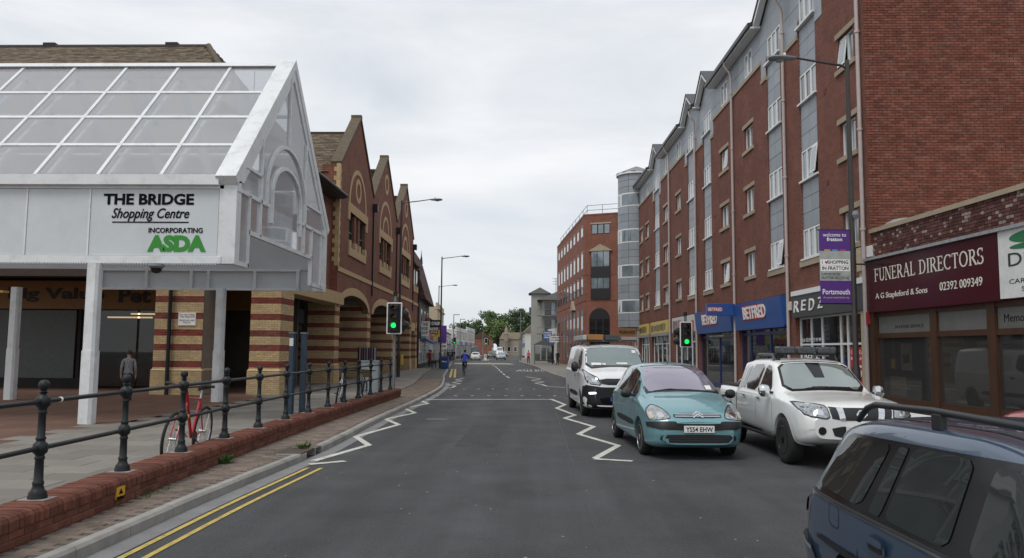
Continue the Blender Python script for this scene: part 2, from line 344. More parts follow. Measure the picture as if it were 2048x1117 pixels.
SERIF = {'F': (.62, [(.18, 0, .18, 1, 2), (.18, .965, .58, .965, 1), (.18, .52, .46, .52, 1), (.56, .98, .56, .8, 1), (.46, .62, .46, .42, 1)], [(.18, 0), (.12, 1)]),
 'U': (.8, [(.2, 1, .2, .3, 2), (.66, 1, .66, .3, 1)], [(.2, 1), (.66, 1)], [(.43, .3, .23, .28, 180, 360)]),
 'N': (.84, [(.16, 0, .16, 1, 1), (.18, .98, .68, .02, 2), (.7, 0, .7, 1, 1)], [(.16, 0), (.12, 1), (.7, 1)]),
 'E': (.66, [(.18, 0, .18, 1, 2), (.18, .965, .56, .965, 1), (.18, .52, .46, .52, 1), (.18, .035, .6, .035, 1), (.55, .98, .55, .8, 1), (.6, .02, .6, .2, 1), (.46, .62, .46, .42, 1)], [(.14, 0), (.14, 1)]),
 'R': (.76, [(.18, 0, .18, 1, 2), (.18, .965, .38, .965, 1), (.18, .5, .38, .5, 1), (.36, .5, .68, .02, 2)], [(.18, 0), (.14, 1), (.7, 0)], [(.38, .733, .18, .235, -90, 90)]),
 'A': (.8, [(.4, 1, .12, 0, 1), (.4, 1, .68, 0, 2), (.22, .34, .58, .34, 1)], [(.12, 0), (.68, 0)]),
 'L': (.62, [(.18, 0, .18, 1, 2), (.18, .035, .58, .035, 1), (.58, .02, .58, .22, 1)], [(.14, 0), (.18, 1)]),
 'D': (.82, [(.18, 0, .18, 1, 2), (.18, .965, .36, .965, 1), (.18, .035, .36, .035, 1)], [(.13, 0), (.13, 1)], [(.36, .5, .32, .465, -90, 90)]),
 'I': (.36, [(.18, 0, .18, 1, 2)], [(.18, 0), (.18, 1)]), 'T': (.7, [(.35, 0, .35, 1, 2), (.08, .965, .62, .965, 1), (.08, .98, .08, .78, 1), (.62, .98, .62, .78, 1)], [(.35, 0)]),
 'C': (.78, [(.68, .98, .68, .74, 1)], [], [(.44, .5, .34, .49, 48, 312)]), 'O': (.86, [], [], [(.43, .5, .34, .49, 0, 360)]),
 'S': (.6, [(.5, .98, .5, .76, 1), (.08, .02, .08, .26, 1)], [], [(.3, .74, .2, .24, 40, 250), (.3, .255, .22, .245, -140, 75)]), ' ': (.4, [], [])}
def serif(s, tf, u0, u1, z0, z1, v, m, parent):
    tot = sum(SERIF[c][0] for c in s); k = (u1 - u0) / tot; b = MB(tf); h = z1 - z0; x = 0; j = 0; asp = abs(k) / h
    def seg(x0, y0, x1, y1, w):
        nonlocal j; j += 1
        dx, dy = (x1 - x0) * asp, y1 - y0; L = math.hypot(dx, dy) or 1; nx, ny = -dy / L * w / asp, dx / L * w; vv = v + .0015 + .00004 * (j % 40)
        b.add([(u0 + k * (x + p), vv, z0 + h * q) for p, q in ((x0 + nx, y0 + ny), (x1 + nx, y1 + ny), (x1 - nx, y1 - ny), (x0 - nx, y0 - ny))], [(0, 1, 2, 3)])
    for c in s:
        g_ = SERIF[c]
        for x0, y0, x1, y1, w in g_[1]: seg(x0, y0, x1, y1, .075 if w == 2 else .034)
        for sx, sy in g_[2]: seg(sx - .13, abs(sy - .025), sx + .13, abs(sy - .025), .026)
        for cx, cy, rx, ry, a0, a1 in (g_[3] if len(g_) > 3 else []):
            n = 16
            for i in range(n):
                A, B = [math.radians(a0 + (a1 - a0) * q / n) for q in (i, i + 1)]; seg(cx + rx * math.cos(A), cy + ry * math.sin(A) * .97, cx + rx * math.cos(B), cy + ry * math.sin(B) * .97, .034 + .042 * abs(math.cos((A + B) / 2)))
        x += g_[0]
    o = b.build('lettering', m, parent); o['kind'] = 'stuff'; return o
# ================================================================== ground, road, kerbs, pavements
def curve(pts):
    pts = sorted(pts); ys = [p[0] for p in pts]; xs = [p[1] for p in pts]; n = len(pts)
    d = [(xs[i + 1] - xs[i]) / (ys[i + 1] - ys[i]) for i in range(n - 1)]
    t = [d[0]] + [0 if d[i - 1] * d[i] <= 0 else 2 * d[i - 1] * d[i] / (d[i - 1] + d[i]) for i in range(1, n - 1)] + [d[-1]]
    def f(y):
        if y <= ys[0]: return xs[0] + t[0] * (y - ys[0])
        if y >= ys[-1]: return xs[-1] + t[-1] * (y - ys[-1])
        i = max(k for k in range(n - 1) if ys[k] <= y); h = ys[i + 1] - ys[i]; s = (y - ys[i]) / h
        return (2 * s**3 - 3 * s**2 + 1) * xs[i] + (s**3 - 2 * s**2 + s) * h * t[i] + (-2 * s**3 + 3 * s**2) * xs[i + 1] + (s**3 - s**2) * h * t[i + 1]
    return f
KL = curve([(-12, -3.95), (8.5, -3.95), (14, -3.8), (20, -3.95), (29, -4.05), (36, -4.3), (46, -5.25), (52, -5.95), (62, -6.9), (82, -8.9), (135, -13.0), (240, -13.2)])
KR = curve([(-12, 6.2), (36, 6.2), (41, 5.6), (46, 3.6), (50.5, 2.05), (81, 0.2), (127, -2.6), (240, -3.0)])
WX = curve([(0, -4.3), (7.5, -4.7), (11, -4.87), (14.3, -5.0), (17.8, -5.07), (29, -5.12)])
Z_P = 0.12; Z_PL = 0.15
g = MB(); g.quad((-900, -200, -0.06), (900, -200, -0.06), (900, 1800, -0.06), (-900, 1800, -0.06))
struct(g.build('ground', mat('far_ground', (0.10, 0.10, 0.095), 0.95, var=0.3, scale=0.1)))
def ribbon(fa, fb, y0, y1, z, step=1.0):
    b = MB(); n = max(1, int((y1 - y0) / step)); ys = [y0 + (y1 - y0) * i / n for i in range(n + 1)]
    vs = [(f(y), y, z) for y in ys for f in (fa, fb)]
    return b.add(vs, [(2 * i, 2 * i + 1, 2 * i + 3, 2 * i + 2) for i in range(n)])
road = struct(ribbon(lambda y: KL(y) - 0.3, lambda y: KR(y) + 0.3, -12, 240, 0.0).build('road', asphalt))
struct(ribbon(lambda y: KL(y) + 0.0, lambda y: KL(y) + 0.26, -12, 44, 0.004).build('drainage_channel', channel))
# pavements: base sheets with kerbs
pavL = struct(ribbon(lambda y: -75, lambda y: KL(y) - 0.02, -12, 240, Z_P - 0.012).build('pavement', mat('pavement_bed', (0.10, 0.095, 0.085), 0.95, var=0.2, scale=4)))
pavR = struct(ribbon(lambda y: KR(y) + 0.02, lambda y: 75, -12, 240, Z_P - 0.002).build('pavement', slabm))
def kerbs(f, side, y0, y1, parent, skip=()):
    y = y0; far = MB()
    while y < y1:
        L = 0.915; x0, x1 = f(y), f(y + L); yaw = math.atan2(-(x1 - x0), L)
        if not any(a < y + L / 2 < b for a, b in skip):
            if y < 75:
                key = 'kerb_mesh'
                if key not in D.meshes:
                    b = MB(); b.prism([(-.0625, -.1), (.0625, -.1), (.0625, .095), (.035, .125), (-.0625, .125)], 0.004, L - 0.006); b.mesh(key, concrete)
                o = inst('kerb_stone', D.meshes[key], parent, (x0 + side * -0.0625 * -1 * 0 + side * 0.0625, y, random.uniform(-.003, .004)), (0, 0, yaw))
                if side > 0: o.scale = (-1, 1, 1)
            else: far.box(min(x0, x0 + side * .125), max(x0, x0 + side * .125), y, y + L * .995, -.05, .125)
        y += L
    if far.v: o = far.build('kerb_line', concrete, parent); o['kind'] = 'stuff'
kerbs(KL, -1, 2.3, 150, pavL, skip=((12.9, 13.85),))
kerbs(KR, 1, 1.5, 140, pavR)
# block pavers between kerb and dwarf wall (single bricks near the camera, the rest joined)
pv = Bricks(pavL, 300, 'paver', 'paver_rows'); row = 0; y = 3.2
while y < 46:
    xa = KL(y) - 0.135; xb = (WX(y) + 0.20) if y < 28.6 else (KL(y) - 1.5)
    x = xa - (0.1 if row % 2 else 0.0)
    while x - 0.1 > xb:
        w = min(0.196, x - xb - .004)
        if w > 0.05 and not (12.75 < y < 13.9 and x > KL(y) - .5): pv.put((x - w / 2, y + .05, Z_P - 0.03 + random.uniform(-.003, .003)), (w, 0.096, 0.06), paverm)
        x -= 0.2
    y += 0.1; row += 1
pv.flush()
# plaza paving: grey slabs beside the wall, brown block paving under the canopy
sl_b = Bricks(pavL, 300, 'paving_slab', 'paving_slabs'); row = 0; y = 4.0
while y < 70:
    x = (WX(y) - 0.24) if y < 28.6 else (KL(y) - 1.52)
    lim = -9.3 if y < 27 else (-9.0 - 0.0215 * y - 0.4)
    x -= 0 if row % 2 else 0.45
    if row % 2 == 0: sl_b.put((x + .225, y + .3, Z_PL - .025), (0.444, 0.594, 0.05), slabm)
    while x - 0.9 > lim - .5:
        sl_b.put((x - .45, y + .3, Z_PL - .025 + random.uniform(-.002, .002)), (0.892, 0.592, 0.05), slabm); x -= 0.9
    y += 0.6; row += 1
sl_b.flush()
pz = MB(); pz.add([(-9.3, -12, Z_PL - .004), (-75, -12, Z_PL - .004), (-75, 44, Z_PL - .004), (-9.3, 44, Z_PL - .004)], [(0, 1, 2, 3)])
struct(pz.build('plaza_floor', plazam))
# ------------------------------------------------------------------ road markings
def gp(x, y, z=0.0):
    d = ray(x, y); t = (z - CAM_H) / d.z; return Vector((d.x * t, d.y * t, 0))
def stroke(b, a, c, w, z=0.005, ext=0.0):
    a = Vector(a); c = Vector(c); d = (c - a); d.z = 0; d.normalize(); n = Vector((-d.y, d.x, 0)) * w / 2; a = a - d * ext; c = c + d * ext
    b.add([(a + n)[:2] + (z,), (a - n)[:2] + (z,), (c - n)[:2] + (z,), (c + n)[:2] + (z,)], [(0, 1, 2, 3)])
def zigzag(px, w=0.13, name='zigzag_marking', bar=None):
    b = MB(); P_ = [gp(*p) for p in px]
    for i in range(len(P_) - 1): stroke(b, P_[i], P_[i + 1], w, 0.005 + 0.002 * (i % 2), 0.03)
    if bar: stroke(b, gp(*bar[0]), gp(*bar[1]), w * 1.1, 0.009)
    return struct(b.build(name, roadwhite))
zigzag([(629, 922), (737, 891), (711, 874), (797, 850), (771, 839), (830, 826.5), (807, 817), (856, 808), (836, 800)], bar=((618, 930), (690, 923.5)))
zigzag([(1191, 917), (1236, 892), (1157, 869), (1187, 854), (1129, 837), (1150, 831), (1113, 817), (1130, 810), (1102, 799)], bar=((1188, 919), (1265, 923.5)))
zigzag([(884, 777), (905, 775.5), (911, 772.5), (895, 770.5), (921, 768), (905, 765.5), (924, 762.5), (911, 760.5), (927, 757)])
zigzag([(1130, 776), (1093, 773), (1084, 769.5), (1070, 767), (1088, 764.5), (1064, 761.5), (1082, 758.5), (1052, 754)])
b = MB(); stroke(b, gp(840, 799.5), gp(1104, 799.5), 0.2); struct(b.build('stop_line', roadwhite))
st = MB()
for x in (775, 805, 910, 1008, 1105, 1205, 1300, 1400, 1490): p = gp(600 + x / 2.9257, 792.3); st.box(p.x - .06, p.x + .06, p.y - .06, p.y + .06, 0.003, .012)
for x in (810, 880, 960, 1045, 1128, 1210, 1290, 1370, 1450): p = gp(600 + x / 2.9257, 778.8); st.box(p.x - .06, p.x + .06, p.y - .06, p.y + .06, 0.003, .012)
struct(st.build('crossing_studs', roadwhite))
b = MB()
for off in (0.33, 0.54):
    n = 24
    for i in range(n): ya, yb = 1.0 + 11.3 * i / n, 1.0 + 11.3 * (i + 1) / n; stroke(b, (KL(ya) + off, ya, 0), (KL(yb) + off, yb, 0), 0.062, 0.008)
struct(b.build('double_yellow_lines', roadyel))
b = MB()
for ya in range(52, 118, 6):
    c = lambda y: 0.46 * KL(y) + 0.54 * KR(y)
    stroke(b, (c(ya), ya, 0), (c(ya + 3.6), ya + 3.6, 0), 0.11)
struct(b.build('centre_line', roadwhite))
b = MB(); stroke(b, (KL(52) + .35, 52, 0), (KL(74) + .35, 74, 0), 0.16, .006); stroke(b, (KL(52) + .65, 52, 0), (KL(74) + .65, 74, 0), 0.16, .006); struct(b.build('yellow_edge_line', roadyel))
b = MB(); b.add([(KL(100) + .4, 100, .006), (-2.9 + .4, 100, .006), (-3.6, 108, .006), (KL(108) + .4, 108, .006)], [(0, 1, 2, 3)])
struct(b.build('crossing_table', mat('buff_surfacing', (0.36, 0.33, 0.26), 0.85, var=0.15)))
o = txt('BUS STOP', lambda u, v, z: (u, z, v + 0.006), 0.9, -1.7, 74.5, 68.5, 0.0, roadwhite, None, 0.001, name='bus_stop_marking'); struct(o)
lt = MB()
rl = random.Random(3)
for i in range(90):
    y = rl.uniform(5.5, 26); x = rl.uniform(-3.4, 3.2); s = rl.uniform(.006, .02)
    lt.add([(x, y, .007), (x + s * 2, y + rl.uniform(-.01, .01), .009), (x + s, y + s * 1.6, .008)], [(0, 1, 2)])
for (x, y, w, l, r_) in ((1.4, 30.5, .6, .6, 0), (-2.6, 21.0, .55, .55, 0)):
    q = MB(); q.box(x - w / 2, x + w / 2, y - l / 2, y + l / 2, .001, .006); struct(q.build('manhole_cover', mat('cast_iron_cover', (.075, .07, .068), .55, var=.3, scale=20, bump=.9, bscale=40, metal=.3)))
pt = mat('asphalt_patch', (.047, .047, .05), .85, var=.25, scale=2, bump=.8, bscale=150)
for poly in ([(-1.55, 15.2), (-.75, 15.1), (-.7, 19.4), (-1.5, 19.6)]  ,): struct(MB().add([(p[0], p[1], .003) for p in poly], [(0, 1, 2, 3)]).build('road_patch', pt))
sm = MB()
for i in range(60): y_ = 3.0 + i * .45; f_ = lambda y: .62 + .012 * math.sin(y * 3.1) + .01 * math.sin(y * 7.7); stroke(sm, (f_(y_), y_, 0), (f_(y_ + .45), y_ + .45, 0), .018 + .008 * math.sin(i * 1.7), .0035)
struct(sm.build('lane_joint', mat('tar', (.028, .028, .03), .6)))
o = struct(lt.build('road_litter', mat('grit', (0.45, 0.44, 0.42), 0.9)), 'stuff'); o['label'] = 'tiny pale grit and litter specks scattered on the asphalt'
# ------------------------------------------------------------------ dwarf wall with bullnose brick coping
wall = thing('dwarf_wall', 'low red brick wall with rounded brick coping carrying the black railing', 'wall', (-4.9, 15, Z_P))
Y0W, Y1W = 3.0, 28.9
core = MB(); ys = [Y0W + (Y1W - Y0W) * i / 26 for i in range(27)]
vs = [(WX(y) + dx, y, z) for y in ys for dx, z in ((.205, .0), (.205, .29), (-.205, .29), (-.205, .0))]
core.add(vs, [(4 * i + k, 4 * i + (k + 1) % 4, 4 * i + 4 + (k + 1) % 4, 4 * i + 4 + k) for i in range(26) for k in range(4)] + [(0, 1, 2, 3), (104, 105, 106, 107)])
core.build('core', mortar_d, wall)
cb_ = MB(); prof = [(-.225, -.06), (.225, -.06), (.225, .02), (.20, .055), (.16, .07), (-.16, .07), (-.20, .055), (-.225, .02)]
cb_.prism(prof, -.034, .034); cme = cb_.mesh('coping_brick', redbrick)
k = 0; rest = MB(); y = Y0W + .04
while y < Y1W:
    yaw = math.atan2(-(WX(y + .1) - WX(y)), .1); z = .34 + random.uniform(-.004, .004)
    if k < 300: inst('coping_brick', cme, wall, (WX(y) + random.uniform(-.004, .004), y, z), (0, 0, yaw + random.uniform(-.01, .01)))
    else: rest.prism([(p[0] + WX(y), p[1] + z) for p in prof], y - .034, y + .034)
    y += .0765; k += 1
if rest.v: rest.build('coping_end', redbrick, wall)['kind'] = 'stuff'
wb = Bricks(wall, 300, 'brick', 'brick_courses')
for r in range(2):
    y = Y0W + (0.1125 if r else 0)
    while y < Y1W - .1:
        wb.put((WX(y + .1) + .160, y + .1075, .1575 + .075 * r), (.105, .213, .064), redbrick, math.atan2(-(WX(y + .2) - WX(y)), .2)); y += .225
for r in range(2):
    for q in range(2): wb.put((WX(28.9) - .1 + .2 * q, 28.87, .1575 + .075 * r), (.19, .1, .064), redbrick)
wb.flush()
# ------------------------------------------------------------------ black iron railing
rail = thing('pedestrian_railing', 'black cast iron railing with ball finials on the low brick wall', 'railing', (-4.9, 15, .41))
post_prof = [(.0, 0), (.098, 0), (.098, .025), (.088, .045), (.09, .06), (.066, .085), (.052, .12), (.058, .14), (.058, .155), (.048, .165), (.043, .36), (.052, .372), (.052, .385), (.044, .395), (.047, .41), (.072, .43), (.078, .47), (.072, .51), (.047, .53), (.044, .545), (.052, .555), (.052, .57), (.041, .58), (.038, .79), (.047, .80), (.047, .815), (.04, .825), (.05, .85), (.074, .872), (.08, .91), (.074, .948), (.05, .965), (.03, .985), (.05, 1.0), (.03, 1.012), (.034, 1.02), (.05, 1.035), (.057, 1.062), (.053, 1.088), (.035, 1.108), (.0, 1.116)]
pm = MB().lathe([(r_ * .88, z_) for r_, z_ in post_prof], n=14).mesh('post', iron, True, 50)
plate = MB().box(-.13, .13, -.11, .11, 0, .012).mesh('base_plate', concrete)
ZT = .41
PY = [5.77 + 1.7 * i for i in range(14)]
for y in PY:
    o = inst('post', pm, rail, (WX(y), y, ZT), (0, 0, random.uniform(0, 3)))
    inst('base_plate', plate, o, (WX(y), y, ZT - .008))
PYr = [4.07] + PY
for i in range(len(PYr) - 1):
    for h in (.47, .91):
        a = Vector((WX(PYr[i]), PYr[i], ZT + h)); c = Vector((WX(PYr[i + 1]), PYr[i + 1], ZT + h + random.uniform(-.004, .004)))
        m_ = MB(); m_.cyl(a, c, .0235, n=12); m_.build('rail', iron, rail, True, angle=60)
MB().cyl((WX(7.75), 7.75, ZT + .91), (WX(7.78), 7.78, ZT + .91), .0265, n=12).build('tape', letter_w, rail)
yx = WX(10.95) + .05
MB().cyl((WX(10.98), 10.98, ZT + .47), (WX(11.03), 11.03, ZT + .47), .034, n=10).build('yellow_band', mat('amber', (0.6, 0.3, 0.02), 0.4), rail)
yp = tag(MB().box(WX(8.7) + .222, WX(8.7) + .238, 8.58, 8.75, .19, .32).build('warning_plate', mat('yellow_plate', (0.62, 0.36, 0.02), 0.5, var=0.15, scale=20)), 'small yellow plate with black print fixed to the low brick wall', 'sign')
fy = lambda u, v, z: (WX(8.7) + .238 + v, u, z - .03)
MB().prism([(8.62, .245), (8.71, .245), (8.665, .305)], WX(8.7) + .2385, WX(8.7) + .240, 'X').build('symbol', letter_k, yp)
scribble(fy, 8.58, 8.75, .215, .255, .001, letter_k, yp, 3, 7)
# kerb inlet drain with weeds
dr = thing('kerb_inlet', 'rusty iron drain inlet set into the kerb with weeds beside it', 'drain', (KL(13.4), 13.4, 0))
x0 = KL(13.4)
MB().box(x0 - .45, x0 - .02, 12.98, 13.78, .09, .128).build('lid', mat('rusty_iron', (0.07, 0.05, 0.035), 0.8, var=0.4, scale=12, bump=0.5, bscale=60), dr)
for yy in (12.92, 13.78): MB().box(x0 - .42, x0 - .01, yy, yy + .06, -.04, .125).build('side_cheek', concrete, dr)
MB().box(x0 - .44, x0 - .40, 12.98, 13.78, -.04, .09).build('back_plate', darkint, dr)
def weeds(name, label, c, n, r, h, seed, m):
    rr = random.Random(seed); b = MB()
    for i in range(n):
        a = rr.uniform(0, 6.28); L = rr.uniform(.5, 1) * h; w = L * rr.uniform(.22, .4); tilt = rr.uniform(.2, 1.1)
        base = Vector((c[0] + rr.uniform(-r, r) * .4, c[1] + rr.uniform(-r, r), c[2]))
        d = Vector((math.cos(a) * math.sin(tilt), math.sin(a) * math.sin(tilt), math.cos(tilt))); s_ = Vector((-math.sin(a), math.cos(a), 0)) * w / 2
        mid = base + d * L * .55; tip = base + d * L + Vector((0, 0, -L * .15))
        b.add([base, mid + s_, tip, mid - s_], [(0, 1, 2, 3)])
    o = b.build(name, m); return tag(o, label, 'weed')
leafm = mat('weed_leaf', (0.07, 0.13, 0.03), 0.7, var=0.3, scale=20)
weeds('weed', 'leafy green weed at the foot of the brick wall by the pavers', (WX(11.9) + .27, 11.9, Z_P), 70, .14, .17, 1, leafm)
weeds('weed', 'long bladed weed growing beside the kerb inlet drain', (KL(13.7) - .2, 13.75, Z_P), 60, .2, .16, 2, mat('weed_blade', (0.09, 0.13, 0.04), 0.7, var=0.3, scale=20))
weeds('weed', 'small creeping weed along the wall base past the yellow plate', (WX(9.4) + .25, 9.4, Z_P), 50, .35, .07, 4, leafm)
# ================================================================== glazed entrance canopy
GX, CY0, CYR, CY1, CZ0, CZR = -6.75, 17.3, 21.1, 24.9, 5.68, 9.65
can = thing('glass_canopy', 'white framed glazed entrance canopy with sign panels and arched gable end', 'canopy', (-12, 21, Z_PL))
CF = lambda u, v, z: (u, CY0 - v, z)          # front fascia frame
XL = -21.5
dz = (CZR - CZ0) / (CYR - CY0); nl = math.hypot(1, dz); nrm = (-dz / nl, 1 / nl)   # outward normal of the front slope in (y, z)
def slope_pt(t, h=0.0, rear=False):
    y = CY0 + (CYR - CY0) * t; z = CZ0 + (CZR - CZ0) * t; y += nrm[0] * h; z += nrm[1] * h
    return (2 * CYR - y, z) if rear else (y, z)
bars = [-8.5 - 1.46 * i for i in range(9)]
XS = [-7.1] + bars
for rear in (False, True):
    for x in bars:
        a, c = slope_pt(0, .03, rear), slope_pt(1, .03, rear)
        d, e = slope_pt(1, -.07, rear), slope_pt(0, -.07, rear)
        MB().prism([a, c, d, e], x - .04, x + .04, 'X').build('glazing_bar', white, can)
    for t in (0.245, 0.485, 0.72):
        p = [slope_pt(t - .009, .022, rear), slope_pt(t + .009, .022, rear), slope_pt(t + .009, -.06, rear), slope_pt(t - .009, -.06, rear)]
        MB().prism(p, XL, -7.1, 'X').build('purlin', white, can)
    ts = [0.0, 0.245, 0.485, 0.72, 1.0]
    for i in range(len(XS) - 1):
        for j in range(4):
            a, c = slope_pt(ts[j], 0, rear), slope_pt(ts[j + 1], 0, rear); h = random.uniform(-.004, .004)
            q = MB(); q.quad((XS[i] - .04, a[0], a[1] + h), (XS[i + 1] + .04, a[0], a[1] - h), (XS[i + 1] + .04, c[0], c[1]), (XS[i] - .04, c[0], c[1])); q.build('pane', canopyglass, can)
# inner roof frames
for x in bars[::1]:
    for rear in (False, True):
        a, c, d, e = slope_pt(0.02, -.25, rear), slope_pt(.97, -.25, rear), slope_pt(.97, -.36, rear), slope_pt(0.02, -.36, rear)
        MB().prism([a, c, d, e], x - .05, x + .05, 'X').build('inner_rafter', white, can)
q = MB(); q.prism([(CYR - .16, CZR - .05), (CYR - .1, CZR + .06), (CYR + .1, CZR + .06), (CYR + .16, CZR - .05)], XL, -7.05, 'X'); q.build('ridge_cap', white, can)
# gutter with bird spikes
q = MB(); q.prism([(CY0 - .16, 5.47), (CY0 + .06, 5.47), (CY0 + .06, 5.70), (CY0 + .03, 5.70), (CY0 + .03, 5.50), (CY0 - .13, 5.50), (CY0 - .13, 5.70), (CY0 - .16, 5.70)], XL, -7.1, 'X'); q.build('gutter', white, can)
sp = MB(); rs = random.Random(5); x = -13.4
while x < -7.2:
    for dy in (-.02, .05): sp.add([(x, CY0 + dy, 5.70), (x + .006, CY0 + dy, 5.70), (x + rs.uniform(-.05, .05), CY0 + dy + rs.uniform(-.05, .03), 5.78)], [(0, 1, 2)])
    x += .035
sp.build('bird_spikes', galv, can)['kind'] = 'stuff'
# front fascia
MB(CF).box(XL, -6.85, -.2, -.02, 3.72, 5.46).build('fascia_core', whitepanel, can)
MB(CF).box(XL, -7.02, -.02, .05, 3.70, 3.87).build('bottom_rail', white, can, bevel=.008)
MB(CF).box(XL, -7.02, -.02, .03, 5.40, 5.48).build('top_rail', white, can)
q = MB(CF)
for i in range(240): q.box(XL + .06 * i, XL + .06 * i + .03, -.02, .045, 3.675, 3.70)
q.build('soffit_teeth', whitepanel, can)['kind'] = 'stuff'
pe = [-7.12, -10.08] + [-11.53 - 1.45 * i for i in range(7)]
for i in range(len(pe) - 1):
    p_ = MB(CF).box(pe[i + 1] + .035, pe[i] - .012, -.02, .012, 3.88, 5.39).build('sign_panel' if i == 0 else 'fascia_panel', whitepanel, can)
    MB(CF).box(pe[i + 1] - .012, pe[i + 1] + .028, -.02, .03, 3.88, 5.39).build('panel_joint', white, can)
    if i == 0:
        txt('THE BRIDGE', CF, -9.76, -7.70, 5.03, 5.285, .0125, letter_k, p_, bold=.034)
        txt('Shopping Centre', CF, -9.56, -7.79, 4.655, 4.955, .0125, letter_k, p_, shear=.32, bold=.010)
        MB(CF).box(-9.54, -7.80, .0125, .022, 4.622, 4.648).build('underline', letter_k, p_)
        txt('INCORPORATING', CF, -8.70, -7.47, 4.395, 4.51, .0125, letter_k, p_, bold=.016)
        txt('ASDA', CF, -8.71, -7.38, 3.965, 4.345, .0125, mat('asda_green', (0.025, 0.24, 0.02), 0.5, var=.05), p_, bold=.06)
MB(CF).box(-7.12, -6.72, -.25, .03, 3.70, 5.62).build('corner_post', white, can, bevel=.01)
# gable end: barge boards, frames and panes in the plane X = GX
def gbar(p, q, w, name='gable_bar', x0=GX - .05, x1=GX + .05, m=white):
    p = Vector(p); q = Vector(q); d = (q - p).normalized(); n = Vector((-d.y, d.x)) * w / 2
    return MB().prism([p + n, q + n, q - n, p - n], x0, x1, 'X').build(name, m, can)
for rear in (False, True):
    a, c, d, e = slope_pt(-.03, .14, rear), slope_pt(1.0, .14, rear), slope_pt(1.0, -.1, rear), slope_pt(-.03, -.1, rear)
    c = (CYR, CZR + .17); d = (CYR, CZR - .12)
    MB().prism([a, c, d, e], GX - .42, GX + .06, 'X').build('barge_board', white, can, bevel=.008)
    a, c, d, e = slope_pt(-.02, -.1, rear), (CYR, CZR - .12), (CYR, CZR - .42), slope_pt(.04, -.32, rear)
    MB().prism([a, c, d, e], GX - .06, GX + .03, 'X').build('inner_barge', white, can)
sym = lambda y: 2 * 20.85 - y
gbar((CY0, 5.40), (19.42, 5.40), .09); gbar((21.95, 5.40), (CY1 - .1, 5.40), .09); gbar((18.05, 4.53), (23.3, 4.53), .1)
gbar((CY0, 3.74), (18.1, 3.74), .1); gbar((23.25, 3.74), (CY1 - .2, 3.74), .1)
for y, z0, z1 in ((18.07, 3.7, 5.4), (18.83, 4.53, 6.95), (22.45, 4.53, 7.75), (23.24, 3.7, 5.4), (24.25, 3.7, 5.4)): gbar((y, z0), (y, z1), .075)
gbar((17.75, 6.03), (18.83, 6.03), .06); gbar((22.45, 6.03), (24.3, 6.03), .06); gbar((20.85, 7.3), (20.85, 9.2), .07)
MB().box(GX - .3, GX + .04, CY1 - .32, CY1 + .02, 3.62, 5.6).build('corner_post', white, can, bevel=.01)
for r, top, leg in ((1.68, 7.26, 5.40), (1.25, 6.68, 5.0)):
    cz = 5.75; o_ = [(20.85 + r, leg)] + arc(20.85, cz, r, 0, 180, 24, top - cz) + [(20.85 - r, leg)]
    i_ = [(20.85 + r - .09, leg)] + arc(20.85, cz, r - .09, 0, 180, 24, top - cz - .09) + [(20.85 - r + .09, leg)]
    MB().ringprism(o_, i_, GX - .06, GX + .06, 'X', closed=False).build('arch_bar', white, can)
zs = lambda y: CZ0 - .3 + (min(y, 2 * CYR - y) - CY0) * dz
for poly in ([(CY0, 3.74), (18.07, 3.74), (18.07, 5.4), (CY0, 5.4)], [(18.07, 4.53), (18.83, 4.53), (18.83, 5.4), (18.07, 5.4)], [(18.83, 4.53), (22.45, 4.53), (22.45, 5.4), (18.83, 5.4)], [(22.45, 4.53), (23.24, 4.53), (23.24, 5.4), (22.45, 5.4)], [(23.24, 3.74), (24.25, 3.74), (24.25, 5.4), (23.24, 5.4)],
             [(CY0 + .2, 5.4), (18.83, 5.4), (18.83, zs(18.83))], [(18.83, 5.4), (20.85, 5.4), (20.85, zs(20.85)), (18.83, zs(18.83))], [(20.85, 5.4), (22.45, 5.4), (22.45, zs(22.45)), (CYR, zs(CYR)), (20.85, zs(20.85))], [(22.45, 5.4), (CY1 - .3, 5.4), (22.45, zs(22.45))]):
    MB().add([(GX, p[0], p[1]) for p in poly], [list(range(len(poly)))]).build('gable_pane', canopyglass, can)
# rear fascia seen under the gable
MB().box(XL, GX - .3, CY1 - .12, CY1, 4.32, 5.6).build('rear_fascia', whitepanel, can)
MB().box(-14.0, GX - .1, CY1 - .06, CY1, 3.66, 4.32).build('rear_panel_core', whitepanel, can)
for z in (3.66, 4.27): MB().box(-14.0, GX - .75, CY1 - .15, CY1 - .06, z, z + .07).build('rear_rail', white, can)
for x in (-14.0, -12.5, -11.05, -10.5, -9.0, -7.62): MB().box(x, x + .09, CY1 - .16, CY1 - .05, 3.73, 4.27).build('rear_stile', white, can)
# octagonal sleeved posts
def cpost(x, y):
    for r, c_, z1, nm in ((.135, .085, 3.7, 'post'), (.152, .095, 1.75, 'post_sleeve')):
        MB().prism([(x - r, y - c_), (x - c_, y - r), (x + c_, y - r), (x + r, y - c_), (x + r, y + c_), (x + c_, y + r), (x - c_, y + r), (x - r, y + c_)], Z_PL, z1, 'Z').build(nm, white, can)
for x, y in ((-9.85, 17.25), (-16.0, 17.25), (-9.95, 24.6), (-16.55, 24.6)): cpost(x, y)
